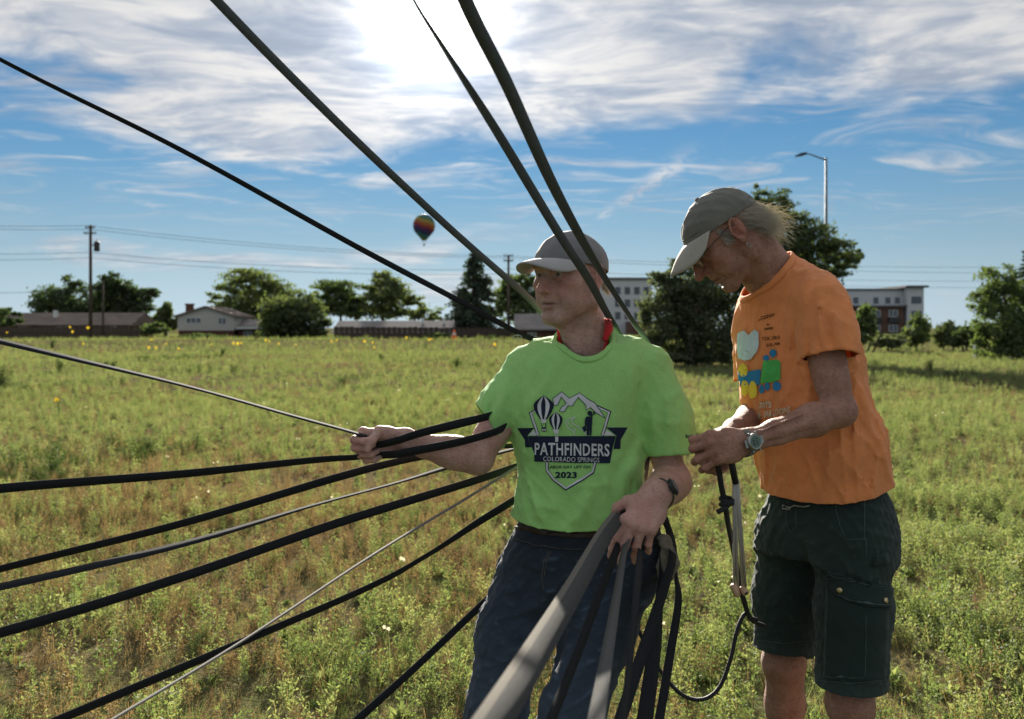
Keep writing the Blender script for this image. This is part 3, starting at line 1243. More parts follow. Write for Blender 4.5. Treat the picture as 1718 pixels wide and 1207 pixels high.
    for l in (1462, 1491):
        for tpx in (520, 545):
            a, b, c, e_ = px_rect(l, tpx, l + 15, tpx + 12, d)
            window(h, a, b, c, e_, d - 0.002, 'white_trim', 1)
            m = MB()
            m.box(a - .2, b + .2, d - 0.8, d - 0.03, c - 1.3, c - 0.1)
            m.build('balcony', 'dark_metal', h)
    # ---- wooden fences along the far side
    for (px0, px1, d, lab, dark) in ((-80, 236, 116, 'brown board fence below the long brown roof', 'dark_wood'), (560, 905, 108, 'weathered board fence behind the orange cone', 'weathered_wood')):
        f = empty('board_fence', G((px0 + px1) / 2, d), lab, 'fence')
        xa, xb = P(px0, 0, d).x, P(px1, 0, d).x
        n = int((xb - xa) / 0.62)
        me = None
        for i in range(n):
            x = xa + (xb - xa) * i / n
            if me is None:
                m = MB()
                m.prism([(0.01, 0), (0.6, 0), (0.6, 1.55), (0.3, 1.62), (0.01, 1.55)], 0, 0.03)
                o = m.build('board', dark, f)
                me = o.data
                o.location = o.location + Vector((x, d, gz(x, d) - 0.05))
            else:
                o2 = o.copy()
                COL.objects.link(o2)
                o2.location = -f.location + Vector((x, d + 0.01 * ((i * 7) % 3), gz(x, d) - 0.05 + 0.02 * ((i * 5) % 4)))
        for zz in (0.35, 1.25):
            m = MB()
            m.box(xa, xb, d + 0.05, d + 0.12, zz, zz + 0.1)
            m.build('rail', dark, f)


# ------------------------------------------------------------------ poles, wires, lamp, balloon, small things
def pole(name, label, px, top_py, d, r=0.16, arms=((0.3, 1.2),), transformer=False, group='utility poles'):
    b = G(px, d)
    zt = P(px, top_py, d).z
    root = empty(name, b, label, 'utility pole', group)
    m = MB()
    m.tube([b, Vector((b.x, d, zt))], [r * 1.15, r * 0.8], 9)
    m.build('post', 'weathered_wood', root, True)
    for dz, w in arms:
        m = MB()
        m.box(b.x - w, b.x + w, d - 0.2, d - 0.08, zt - dz - 0.12, zt - dz)
        a = m.build('crossarm', 'weathered_wood', root)
        for k in (-0.9, -0.45, 0.45, 0.9):
            m = MB()
            m.lathe([(0.0, 0.22), (0.05, 0.2), (0.06, 0.1), (0.035, 0.0)], 8, Matrix.Translation((b.x + w * k, d - 0.14, zt - dz)))
            m.build('insulator', 'grey_concrete', a, True)
    if transformer:
        m = MB()
        zc = P(px, 414, d).z
        m.lathe([(0, -0.55), (0.3, -0.55), (0.32, -0.5), (0.32, 0.45), (0.3, 0.55), (0.06, 0.6), (0.06, 0.8), (0, 0.8)], 14, Matrix.Translation((b.x + 0.72, d, zc)))
        m.box(b.x + 0.1, b.x + 0.5, d - 0.06, d + 0.06, zc + 0.1, zc + 0.22)
        m.build('transformer', 'dark_metal', root, True)
    return Vector((b.x, d, zt))


def wire(label, a, b, sag, r=0.022, group='power lines'):
    pts = []
    a, b = Vector(a), Vector(b)
    for i in range(25):
        t_ = i / 24
        q = a.lerp(b, t_)
        q.z -= sag * 4 * t_ * (1 - t_)
        pts.append(q)
    m = MB()
    m.tube(pts, r, 5)
    o = m.build('power_line', 'dark_metal', None, True)
    tag(o, label, 'wire', group)


def build_street():
    d1, d3 = 104, 112
    p1 = pole('utility_pole', 'tall wooden utility pole with a transformer, nearest the left edge', 152, 378, d1, 0.19, ((0.25, 0.55), (0.9, 0.7)), True)
    pole('utility_pole', 'short bare pole just right of the transformer pole', 173, 470, d1 + 8, 0.12, ())
    p3 = pole('utility_pole', 'wooden utility pole left of the lime man\'s face', 853, 428, d3, 0.17, ((0.1, 0.6), (0.7, 0.6)))
    for i, (y0, y1, y2, lab) in enumerate(((372, 379, 430, 'topmost'), (376, 385, 433, 'second from the top'), (422, 424, 452, 'third from the top'), (434, 433, 460, 'fourth from the top'), (489, 488, 500, 'lowest'))):
        wire('%s thin power line left of the transformer pole' % lab, P(-300, y0 - 4, d1), P(152, y1, d1), 0.35)
        if i < 4:
            wire('%s thin power line between the transformer pole and the far pole' % lab, P(152, y1, d1), P(853, y2, d3), 0.7)
            wire('%s thin power line passing behind the heads of the men' % lab, P(853, y2, d3), P(1950, 445 + 12 * i, 150), 0.8)
    # street lamp
    d = 48
    b = G(1386, d)
    root = empty('street_lamp', b, 'tall grey street lamp with a curved arm above the orange man', 'street lamp')
    zt = P(1385, 265, d).z
    m = MB()
    m.tube([b, Vector((b.x, d, zt))], [0.105, 0.06], 10)
    m.build('post', 'galvanised', root, True)
    m = MB()
    e = P(1352, 258, d)
    m.tube([Vector((b.x, d, zt - 0.12)), P(1372, 264, d), P(1360, 259.5, d), e], [0.045, 0.04, 0.035, 0.032], 8)
    m.build('arm', 'galvanised', root, True)
    m = MB()
    M = Matrix.Translation(e) @ Matrix.Rotation(math.radians(-14), 4, 'Y')
    m.prism([(0.03, -0.05), (0.03, 0.05), (-0.3, 0.085), (-0.56, 0.02), (-0.56, -0.03), (-0.2, -0.07)], -0.13, 0.13, M)
    m.build('lamp_head', 'dark_metal', root)
    m = MB()
    m.box(b.x - .2, b.x + .2, d - .2, d + .2, b.z - .05, b.z + .12)
    m.build('base_plate', 'grey_concrete', root)
    # utility box
    d = 45
    b = G(1638, d)
    root = empty('utility_box', b, 'pale green utility box in the grass beside the right hand tree', 'utility box')
    m = MB()
    m.box(b.x - .1, b.x + .13, d - .1, d + .1, b.z - .05, b.z + 0.62)
    m.build('cabinet', 'box_green', root)
    m = MB()
    m.box(b.x - .13, b.x + .16, d - .13, d + .13, b.z + 0.62, b.z + 0.68)
    m.build('lid', 'box_green', root)
    # traffic cone
    d = 96
    b = G(762, d)
    root = empty('traffic_cone', b, 'small orange traffic cone at the far edge of the field', 'traffic cone')
    m = MB()
    m.lathe([(0.3, 0.05), (0.22, 0.42), (0.18, 0.6)], 12, Matrix.Translation(b) @ Matrix.Scale(1.2, 4))
    m.lathe([(0.13, 0.78), (0.07, 1.05), (0, 1.06)], 12, Matrix.Translation(b) @ Matrix.Scale(1.2, 4))
    m.build('cone_body', 'cone_orange', root, True)
    m = MB()
    m.lathe([(0.18, 0.6), (0.13, 0.78)], 12, Matrix.Translation(b) @ Matrix.Scale(1.2, 4))
    m.build('reflective_band', 'white_trim', root, True)
    m = MB()
    m.box(b.x - .45, b.x + .45, d - .45, d + .45, b.z, b.z + 0.06)
    m.build('cone_base', 'cone_orange', root)
    # hot air balloon
    d = 640
    c = P(711.5, 379, d)
    rr = 18.5 / F * d
    root = empty('hot_air_balloon', c, 'rainbow striped hot air balloon floating in the sky', 'hot air balloon')
    m_, t, out = new_mat('balloon_fabric')
    p = t.node('ShaderNodeBsdfPrincipled')
    oc = t.node('ShaderNodeTexCoord').outputs['Object']
    x, y, z = t.sep(t.vmath('SUBTRACT', oc, tuple(c)))
    az = t.math('ARCTAN2', y, x)
    zig = t.math('PINGPONG', t.math('MULTIPLY', az, 1.9), 1.0)
    v = t.math('ADD', t.math('DIVIDE', z, rr * 2.3), t.math('ADD', t.math('MULTIPLY', x, 0.35 / (rr * 2.3)), t.math('MULTIPLY', zig, 0.05)))
    f = t.math('FRACT', t.math('ADD', t.math('MULTIPLY', v, 1.25), 0.1))
    cr = t.ramp(f, [(0.0, (0.26, 0.03, 0.03)), (0.14, (0.34, 0.11, 0.02)), (0.28, (0.34, 0.24, 0.04)), (0.42, (0.07, 0.18, 0.07)), (0.56, (0.02, 0.14, 0.2)), (0.7, (0.02, 0.04, 0.15)), (0.85, (0.09, 0.02, 0.12))], 'CONSTANT')
    t.put(p.inputs['Base Color'], cr)
    p.inputs['Roughness'].default_value = 0.6
    tr = t.node('ShaderNodeBsdfTranslucent')
    t.put(tr.inputs[0], cr)
    mx = t.node('ShaderNodeMixShader')
    mx.inputs[0].default_value = 0.3
    t.l.new(p.outputs[0], mx.inputs[1])
    t.l.new(tr.outputs[0], mx.inputs[2])
    t.l.new(mx.outputs[0], out.inputs[0])
    m = MB()
    prof = []
    for i in range(21):
        a = math.radians(90 - i * 6.2)
        prof.append((max(0.02, rr * math.cos(a)), rr * math.sin(a) * 1.06))
    r0, z0 = prof[-1]
    for k in range(1, 6):
        t_ = k / 5
        prof.append((r0 + (rr * 0.16 - r0) * t_, z0 + (-rr * 1.36 - z0) * t_))
    m.lathe(prof, 40, Matrix.Translation(c))
    m.build('envelope', 'balloon_fabric', root, True)
    bz = c.z - rr * 1.75
    m = MB()
    m.box(c.x - .6, c.x + .6, d - .6, d + .6, bz - 0.6, bz + 0.6)
    m.build('basket', 'dark_wood', root)
    for sx in (-1, 1):
        for sy in (-1, 1):
            m = MB()
            m.tube([Vector((c.x + sx * .55, d + sy * .55, bz + .6)), Vector((c.x + sx * rr * .13, d + sy * rr * .13, c.z - rr * 1.33))], 0.05, 5)
            m.build('cable', 'dark_metal', root)


if 'far' not in SKIP:
    build_trees()
    build_houses()
    build_street()

# ------------------------------------------------------------------ meadow: weeds, grass, dry stalks, wild flowers
leaf_mat('weed_green', [(0.0, (0.06, 0.1, 0.034)), (0.45, (0.135, 0.195, 0.07)), (1.0, (0.3, 0.33, 0.155))], 0.5, 0.8)
leaf_mat('grass_green', [(0.0, (0.07, 0.11, 0.035)), (0.5, (0.14, 0.19, 0.07)), (1.0, (0.28, 0.29, 0.14))], 0.45, 0.8)
leaf_mat('dry_grass', [(0.0, (0.13, 0.085, 0.045)), (0.5, (0.22, 0.155, 0.085)), (1.0, (0.34, 0.26, 0.15))], 0.4, 0.8)
leaf_mat('dry_weed', [(0.0, (0.07, 0.045, 0.03)), (0.4, (0.15, 0.1, 0.06)), (0.75, (0.24, 0.19, 0.1)), (1.0, (0.26, 0.25, 0.09))], 0.4, 0.8)
leaf_mat('shrub_green', [(0.0, (0.03, 0.055, 0.016)), (0.5, (0.05, 0.085, 0.022)), (1.0, (0.09, 0.12, 0.035))], 0.35, 0.8)
leaf_mat('yellow_petal', [(0.0, (0.6, 0.44, 0.02)), (1.0, (0.75, 0.6, 0.03))], 0.4, 0.8)
leaf_mat('white_petal', [(0.0, (0.6, 0.6, 0.56)), (1.0, (0.75, 0.75, 0.72))], 0.4, 0.8)


class Tri:
    def __init__(self):
        self.v, self.f, self.m = [], [], []

    def quad(self, a, b, c, d, m=0):
        k = len(self.v)
        self.v += [a, b, c, d]
        self.f.append((k, k + 1, k + 2, k + 3))
        self.m.append(m)

    def blade(self, p, d, L, w, r, bend, m=0, seg=3):
        """narrow tapering blade"""
        d = d / np.linalg.norm(d)
        side = np.cross(d, r.normal(size=3))
        side /= np.linalg.norm(side)
        q = p.copy()
        dirn = d.copy()
        fall = np.array([d[0], d[1], -0.35]) * bend
        prev = (q - side * w / 2, q + side * w / 2)
        for i in range(seg):
            dirn = dirn + fall / seg
            dirn /= np.linalg.norm(dirn)
            q = q + dirn * L / seg
            ww = w * (1 - (i + 1) / seg) * 0.5 + 0.0003
            cur = (q - side * ww, q + side * ww)
            self.quad(prev[0], prev[1], cur[1], cur[0], m)
            prev = cur
        return q

    def leaf(self, p, d, L, w, r, m=0):
        d = d / np.linalg.norm(d)
        s = np.cross(d, r.normal(size=3))
        s /= np.linalg.norm(s)
        self.quad(p, p + d * L * 0.45 + s * w / 2, p + d * L, p + d * L * 0.45 - s * w / 2, m)

    def obj(self, name, mats):
        me = np_mesh(name, np.array(self.v), np.array(self.f))
        o = mesh_obj(name, me, [MATS[q] for q in mats], None, False, link=False)
        me.polygons.foreach_set('material_index', np.array(self.m, np.int32))
        return o


def up_dir(r, lean):
    a = r.uniform(0, 6.28)
    return np.array([math.cos(a) * lean, math.sin(a) * lean, 1.0])


def proto_weed(seed, h, stems, leaf, dens, mats=('weed_green', 'dry_grass')):
    r = np.random.default_rng(seed)
    t = Tri()
    for _ in range(stems):
        p0 = np.array([r.normal() * 0.03, r.normal() * 0.03, 0.0])
        d = up_dir(r, r.uniform(0.05, 0.5))
        L = h * r.uniform(0.6, 1.1)
        pts = [p0]
        dd = d / np.linalg.norm(d)
        for i in range(6):
            dd = dd + r.normal(size=3) * 0.1 + np.array([0, 0, 0.08])
            dd /= np.linalg.norm(dd)
            pts.append(pts[-1] + dd * L / 6)
        for a, b in zip(pts, pts[1:]):
            s = np.cross(b - a, r.normal(size=3))
            s /= np.linalg.norm(s) / 0.0011
            t.quad(a - s, a + s, b + s, b - s, 1 if r.random() < 0.4 else 0)
        for i in range(int(dens * r.uniform(0.8, 1.2))):
            u = r.uniform(0.1, 1) * 5.999
            k = int(u)
            q = pts[k] + (pts[k + 1] - pts[k]) * (u - k)
            fd = r.normal(size=3)
            fd[2] = abs(fd[2]) * 0.7 + 0.3
            # small side twigs carry the leaves out
            q2 = q + fd / np.linalg.norm(fd) * r.uniform(0.0, 0.022)
            t.leaf(q2, fd, leaf * r.uniform(0.6, 1.3), leaf * 0.42, r)
    return t.obj('weed', mats)


def proto_grass(seed, h, n, w, mats, bend=0.7, spread=0.05, heads=0):
    r = np.random.default_rng(seed)
    t = Tri()
    for i in range(n):
        p0 = np.array([r.normal() * spread, r.normal() * spread, 0.0])
        tip = t.blade(p0, up_dir(r, r.uniform(0.05, 0.55)), h * r.uniform(0.45, 1.1), w * r.uniform(0.7, 1.2), r, bend * r.uniform(0.2, 1.2), 0 if r.random() < 0.75 else 1)
        if i < heads:
            for _ in range(7):
                fd = r.normal(size=3)
                fd[2] = abs(fd[2]) + 0.5
                t.leaf(tip - np.array([0, 0, r.uniform(0, 0.035)]), fd, 0.012, 0.004, r, 1)
    return t.obj('grass', mats)


def proto_rosette(seed, n, L, mats):
    r = np.random.default_rng(seed)
    t = Tri()
    for _ in range(n):
        d = up_dir(r, r.uniform(0.5, 2.0))
        p0 = np.array([r.normal() * 0.02, r.normal() * 0.02, r.uniform(0.0, 0.04)])
        t.leaf(p0, d, L * r.uniform(0.6, 1.2), L * 0.38, r)
    return t.obj('rosette', mats)


def proto_flower(seed, petal, mats, h, n=3, size=0.018):
    r = np.random.default_rng(seed)
    t = Tri()
    for _ in range(n):
        p0 = np.array([r.normal() * 0.06, r.normal() * 0.06, 0.0])
        tip = t.blade(p0, up_dir(r, 0.2), h * r.uniform(0.7, 1.1), 0.003, r, 0.2)
        ax = np.array([r.normal() * 0.4, -0.6, 0.8])
        for k in range(petal):
            a = 2 * math.pi * k / petal
            d = np.array([math.cos(a), 0.3 * math.sin(a) - 0.15, math.sin(a) * 0.9 + 0.1])
            t.leaf(tip, d, size, size * 0.75, r, 1)
    return t.obj('flower', mats)


def scatter(name, label, protos, pts, idx, scl, rot, cat=None):
    """one mass of plants: instances on a cloud of points"""
    me = bpy.data.meshes.new(name)
    me.vertices.add(len(pts))
    me.vertices.foreach_set('co', np.asarray(pts, np.float32).ravel())
    for nm, arr, ty in (('idx', idx, 'INT'), ('scl', scl, 'FLOAT'), ('rot', rot, 'FLOAT')):
        at = me.attributes.new(nm, ty, 'POINT')
        at.data.foreach_set('value', np.asarray(arr, np.int32 if ty == 'INT' else np.float32))
    o = bpy.data.objects.new(name, me)
    COL.objects.link(o)
    tag(o, label, cat, kind='stuff')
    col = bpy.data.collections.new(name + '_plants')
    for p in protos:
        col.objects.link(p)
    ng = bpy.data.node_groups.new(name, 'GeometryNodeTree')
    ng.interface.new_socket('Geometry', in_out='INPUT', socket_type='NodeSocketGeometry')
    ng.interface.new_socket('Geometry', in_out='OUTPUT', socket_type='NodeSocketGeometry')
    N, L = ng.nodes, ng.links
    gi, go = N.new('NodeGroupInput'), N.new('NodeGroupOutput')
    ci = N.new('GeometryNodeCollectionInfo')
    ci.inputs['Collection'].default_value = col
    ci.inputs['Separate Children'].default_value = True
    ci.inputs['Reset Children'].default_value = True
    iop = N.new('GeometryNodeInstanceOnPoints')
    iop.inputs['Pick Instance'].default_value = True

    def attr(nm, ty):
        a = N.new('GeometryNodeInputNamedAttribute')
        a.data_type = ty
        a.inputs['Name'].default_value = nm
        return a.outputs['Attribute']
    L.new(gi.outputs[0], iop.inputs['Points'])
    L.new(ci.outputs[0], iop.inputs['Instance'])
    L.new(attr('idx', 'INT'), iop.inputs['Instance Index'])
    cx = N.new('ShaderNodeCombineXYZ')
    L.new(attr('rot', 'FLOAT'), cx.inputs[2])
    er = N.new('FunctionNodeEulerToRotation')
    L.new(cx.outputs[0], er.inputs[0])
    L.new(er.outputs[0], iop.inputs['Rotation'])
    L.new(attr('scl', 'FLOAT'), iop.inputs['Scale'])
    L.new(iop.outputs[0], go.inputs[0])
    md = o.modifiers.new('plants', 'NODES')
    md.node_group = ng
    return o


def build_meadow():
    r = np.random.default_rng(99)
    WG, GD = ('weed_green', 'dry_grass'), ('grass_green', 'dry_grass')
    protos = []
    names = []

    def add(o, nm):
        o.name = 'p%02d_%s' % (len(protos), nm)
        protos.append(o)
        names.append(nm)
    for s in range(5):
        add(proto_weed(200 + s, 0.27, 5, 0.024, 36, WG), 'weed')
    for s in range(3):
        add(proto_grass(210 + s, 0.2, 30, 0.006, GD), 'grass')
    for s in range(2):
        add(proto_grass(220 + s, 0.3, 22, 0.0034, ('dry_grass', 'dry_grass'), 0.5, 0.05, 12), 'dry')
    for s in range(4):
        add(proto_weed(250 + s, 0.24, 5, 0.019, 26, ('dry_weed', 'dry_grass')), 'dryweed')
    for s in range(2):
        add(proto_rosette(230 + s, 22, 0.085, ('weed_green',)), 'rosette')
    for s in range(2):
        add(proto_weed(240 + s, 0.34, 9, 0.026, 44, ('shrub_green', 'shrub_green')), 'shrub')
    K = {k: [i for i, n in enumerate(names) if n == k] for k in set(names)}
    P_, I_, S_, R_ = [], [], [], []

    def lay(n, y0, y1, power, scale, low=False, thin=0.6, half=None):
        """n plants between distances y0 and y1 inside (and a bit beside) the view; half: a plain strip that wide instead"""
        u = r.random(n)
        if half:
            y = y0 + u * (y1 - y0)
            x = r.uniform(-half, half, n)
        else:
            y = (y0 ** power + u * (y1 ** power - y0 ** power)) ** (1 / power)
            x = r.uniform(-1, 1, n) * (0.9 * y + 1.5)
        # patches: green, dry, tall
        g = hnoise(x, y, 0.55, 31) + 0.7 * hnoise(x, y, 1.7, 32)
        dry = hnoise(x, y, 0.45, 33) + 0.6 * hnoise(x, y, 2.3, 34) + np.where(y < 10, 0.62, 0.0) * np.exp(-((x + 0.8) / 3.0) ** 2) - np.where(y > 11, 0.12, 0)
        tall = hnoise(x, y, 0.8, 35)
        t = r.random(n)
        kind = np.empty(n, object)
        kind[:] = 'weed'
        kind[(t > 0.66)] = 'grass'
        kind[(t > 0.86)] = 'rosette'
        if low:
            kind[:] = 'grass'
            kind[t > 0.35] = 'rosette'
            kind[t > 0.6] = 'dryweed'
            kind[t > 0.8] = 'dry'
        isdry = (dry + r.normal(size=n) * 0.3 > 0.40)
        t2 = r.random(n)
        kind[isdry & (t2 < 0.7)] = 'dryweed'
        kind[isdry & (t2 < 0.16)] = 'dry'
        kind[(tall > 0.5) & (r.random(n) < 0.22)] = 'shrub'
        bare = (hnoise(x, y, 3.4, 36) + 0.5 * hnoise(x, y, 1.1, 37) + r.normal(size=n) * 0.15) > 0.30
        keep = ~(bare & (r.random(n) < thin))
        x, y, kind, tall, g = x[keep], y[keep], kind[keep], tall[keep], g[keep]
        idx = np.array([K[k][r.integers(0, len(K[k]))] for k in kind])
        P_.append(np.column_stack([x, y, ground_z(x, y) - 0.01]))
        I_.append(idx)
        S_.append(scale * r.uniform(0.55, 1.15, len(x)) * (1 + 0.25 * tall) * (1 + 0.15 * g))
        R_.append(r.uniform(0, 6.28, len(x)))
    lay(10000, 2.2, 8.0, 1.6, 0.7, False, 0.7)
    lay(11000, 2.2, 9.0, 1.6, 0.36, True, 0.0)
    lay(9000, -11.0, 2.4, 1.0, 0.8, False, 0.3, 11.0)
    lay(9000, -11.0, 2.4, 1.0, 0.5, True, 0.0, 11.0)
    lay(20500, 7.0, 20.0, 1.6, 0.66, False, 0.6)
    lay(11000, 8.0, 22.0, 1.6, 0.5, True, 0.0)
    lay(37000, 19.0, 55.0, 1.6, 0.75, False, 0.35)
    lay(32000, 52.0, 190.0, 1.6, 1.4, False, 0.2)
    scatter('meadow_grass', 'weedy green meadow with dry brown patches', protos, np.concatenate(P_), np.concatenate(I_), np.concatenate(S_), np.concatenate(R_))
    # small white bindweed flowers
    pr = [proto_flower(300 + s, 6, ('weed_green', 'white_petal'), 0.14, 2, 0.011) for s in range(2)]
    n = 85
    y = (3.2 ** 1.2 + r.random(n) * (34 ** 1.2 - 3.2 ** 1.2)) ** (1 / 1.2)
    x = -0.05 * y + r.normal(size=n) * 0.33 * y
    for i, o in enumerate(pr):
        o.name = 'w%d' % i
    scatter('white_wildflowers', 'tiny white wild flowers scattered through the weeds', pr, np.column_stack([x, y, ground_z(x, y) + 0.05]), r.integers(0, 2, n), r.uniform(0.7, 1.3, n), r.uniform(-0.8, 0.8, n))
    # dark green clumps standing above the rest
    k = 0
    WHERE = ('cut by the left edge of the picture', 'in the far left meadow above the thin strap', 'just above the thin strap, the larger of two', 'below the gabled house', 'just left of the lime sleeve, below the cone',
             'just above the thin strap, the smaller of two', 'below the long grey roof', 'in the shade below the apartment block on the right', 'halfway to the far edge, left of the lime sleeve', 'at the foot of the transformer pole')
    shr = [proto_weed(320 + s, 0.5, 22, 0.035, 60, ('shrub_green', 'shrub_green')).data for s in range(3)]
    for px, py, s in ((5, 652, 1.25), (100, 618, 0.9), (190, 612, 0.7), (372, 592, 0.9), (768, 612, 1.0), (178, 612, 0.7), (640, 600, 0.7), (1560, 615, 0.9), (575, 640, 0.6), (88, 577, 1.3)):
        d = CAMZ * F / (py + 8 - HOR)
        g_ = G(px, d)
        o = bpy.data.objects.new('weed_clump', shr[k % 3])
        COL.objects.link(o)
        o.location = g_ - Vector((0, 0, 0.02))
        o.scale = (s * 1.2, s * 1.2, s)
        o.rotation_euler = (0, 0, k * 1.3)
        tag(o, 'dark green weed clump ' + WHERE[k], 'weed', 'dark weed clumps in the meadow')
        k += 1
    # yellow sunflowers towards the far edge
    t = Tri()
    rr = np.random.default_rng(5)
    fl = []
    for px, py in ((118, 549), (122, 557), (148, 550), (255, 570), (262, 584), (279, 577), (300, 585), (355, 578), (392, 576), (399, 577), (405, 576), (446, 571), (452, 573), (468, 577), (497, 584), (250, 583),
                   (612, 573), (625, 575), (720, 570), (724, 569), (628, 583), (95, 691), (97, 684), (830, 578), (556, 573), (682, 567), (565, 571), (140, 577), (12, 558), (1130, 575)):
        fl.append((px, py))
    m = None
    for k, (px, py) in enumerate(fl):
        d = 15.0 if py > 650 else 30 + (k * 17) % 30
        p = P(px, py, d)
        g_ = Vector((p.x, d, gz(p.x, d)))
        if p.z < g_.z + 0.25:
            p.z = g_.z + 0.35
        hgt = p.z - g_.z
        zone = [q for q in ((0, 60, 'by the left edge below the brown roof'), (60, 170, 'rising beside the transformer pole'), (170, 320, 'left of and below the gabled house'), (320, 420, 'right below the gabled house'),
                            (420, 520, 'below the dark rounded tree'), (520, 600, 'below the left end of the grey roof'), (600, 660, 'below the middle of the grey roof'), (660, 760, 'near the orange cone'), (760, 1000, 'close left of the lime sleeve'), (1000, 1718, 'below the bushy tree between the men')) if q[0] <= px < q[1]][0][2]
        if d < 16:
            zone = 'alone in the left meadow above the fan of straps'
        root = empty('wild_sunflower', g_, 'yellow wild sunflower ' + zone, 'flower', 'sunflowers ' + zone)
        tt = Tri()
        for q in range(12):
            a = 2 * math.pi * q / 12
            tt.leaf(np.zeros(3), np.array([math.cos(a), -0.15, math.sin(a)]), 0.085 if d > 16 else 0.05, 0.04, rr)
        o = tt.obj('flower_head', ('yellow_petal',))
        COL.objects.link(o)
        o.parent = root
        o.location = (0, -0.02, hgt)
        sc = 0.6 if d < 16 else 0.35 + 0.3 * ((k * 13) % 7) / 7 + d / 190
        o.scale = (sc, sc, sc)
        mb = MB()
        mb.tube([g_, g_ + Vector((0.03, 0, hgt * 0.5)), Vector((p.x, d, p.z))], [0.008, 0.007, 0.005], 5)
        mb.build('stem', 'weed_green', root)


if 'meadow' not in SKIP:
    build_meadow()

# ------------------------------------------------------------------ people
def skin_mat(name, base, tan):
    m, t, out = new_mat(name)
    p = t.node('ShaderNodeBsdfPrincipled')
    tc = t.node('ShaderNodeTexCoord').outputs['Object']
    at = lambda n: t.node('ShaderNodeAttribute', attribute_name=n).outputs['Fac']
    n1 = t.noise(tc, 22, 5, 0.65)
    n2 = t.noise(tc, 140, 4, 0.6)
    c = t.mix(t.ss(n1, 0.35, 0.68), base, tan)
    c = t.mix(t.ss(t.noise(tc, 60, 3, 0.6), 0.56, 0.7, 0, 0.25), c, tuple(q * 0.6 for q in tan))
    c = t.mix(t.ss(n2, 0.5, 0.7, 0, 0.6), c, tuple(q * 0.62 for q in tan))
    c = t.mix(t.math('MULTIPLY', at('red'), 0.55), c, (base[0] * 0.95, base[1] * 0.55, base[2] * 0.55))
    c = t.mix(t.math('MULTIPLY', at('lip'), 0.7), c, (0.34, 0.13, 0.115))
    c = t.mix(t.math('MULTIPLY', at('hairy'), 0.6), c, (0.16, 0.125, 0.1))
    c = t.mix(at('dark'), c, (0.1, 0.045, 0.035))
    c = t.mix(at('eye'), c, (0.5, 0.45, 0.42))
    c = t.mix(at('iris'), c, (0.07, 0.08, 0.09))
    t.put(p.inputs['Base Color'], c)
    p.inputs['Roughness'].default_value = 0.55
    p.inputs['Specular IOR Level'].default_value = 0.35
    p.inputs['Subsurface Weight'].default_value = 0.18
    p.inputs['Subsurface Radius'].default_value = (1.0, 0.35, 0.2)
    p.inputs['Subsurface Scale'].default_value = 0.008
    b = t.node('ShaderNodeBump')
    b.inputs['Strength'].default_value = 0.8
    b.inputs['Distance'].default_value = 0.009
    wr = t.noise(t.vmath('MULTIPLY', tc, (1.0, 1.0, 1.7)), 52, 7, 0.72, 1.2)
    t.put(b.inputs['Height'], t.math('ADD', wr, t.math('MULTIPLY', t.noise(tc, 330, 3, 0.6), 0.4)))
    t.l.new(b.outputs[0], p.inputs['Normal'])
    t.l.new(p.outputs[0], out.inputs[0])
    return m


def cloth_mat(name, col, weave=900.0, rough=0.85, trans=0.12, var=0.08, fade=None, wr=0.35, wscale=14.0, sheen=0.15, twill=False):
    m, t, out = new_mat(name)
    p = t.node('ShaderNodeBsdfPrincipled')
    tc = t.node('ShaderNodeTexCoord').outputs['Object']
    n1 = t.noise(tc, 9, 4, 0.6)
    c = t.mix(t.ss(n1, 0.3, 0.7), tuple(q * (1 - var) for q in col), tuple(min(1, q * (1 + var)) for q in col))
    th = t.noise(t.vmath('MULTIPLY', tc, (3.0, 3.0, 0.4) if twill else (1, 1, 1)), weave * 0.35, 3, 0.7)
    c = t.mix(t.ss(th, 0.35, 0.7, 0.0, 0.5 if twill else 0.28), c, tuple(min(1, q * 1.5 + 0.01) for q in col))
    if fade:
        at = t.node('ShaderNodeAttribute', attribute_name='wear_foldlight').outputs['Fac']
        c = t.mix(t.math('MULTIPLY', t.math('ADD', t.math('MULTIPLY', at, 0.9), t.ss(n1, 0.5, 0.8, 0, 0.18)), t.ss(th, 0.2, 0.6, 0.6, 1.0)), c, fade)
    t.put(p.inputs['Base Color'], c)
    p.inputs['Roughness'].default_value = rough
    p.inputs['Specular IOR Level'].default_value = 0.2
    p.inputs['Sheen Weight'].default_value = sheen
    p.inputs['Sheen Roughness'].default_value = 0.6
    b = t.node('ShaderNodeBump')
    b.inputs['Strength'].default_value = wr
    b.inputs['Distance'].default_value = 0.02
    rg = t.node('ShaderNodeTexNoise', noise_type='RIDGED_MULTIFRACTAL')
    t.put(rg.inputs['Vector'], t.vmath('MULTIPLY', tc, (1.5, 1.5, 0.75)))
    rg.inputs['Scale'].default_value = wscale * 0.55
    rg.inputs['Detail'].default_value = 3
    rg.inputs['Distortion'].default_value = 0.9
    t.put(b.inputs['Height'], t.math('ADD', t.math('MULTIPLY', rg.outputs[0], 0.33),
                                     t.math('MULTIPLY', t.noise(tc, weave * 0.4, 2, 0.5), 0.03)))
    t.l.new(b.outputs[0], p.inputs['Normal'])
    if trans:
        tr = t.node('ShaderNodeBsdfTranslucent')
        t.put(tr.inputs[0], c)
        t.l.new(b.outputs[0], tr.inputs['Normal'])
        mx = t.node('ShaderNodeMixShader')
        mx.inputs[0].default_value = trans
        t.l.new(p.outputs[0], mx.inputs[1])
        t.l.new(tr.outputs[0], mx.inputs[2])
        t.l.new(mx.outputs[0], out.inputs[0])
    else:
        t.l.new(p.outputs[0], out.inputs[0])
    return m


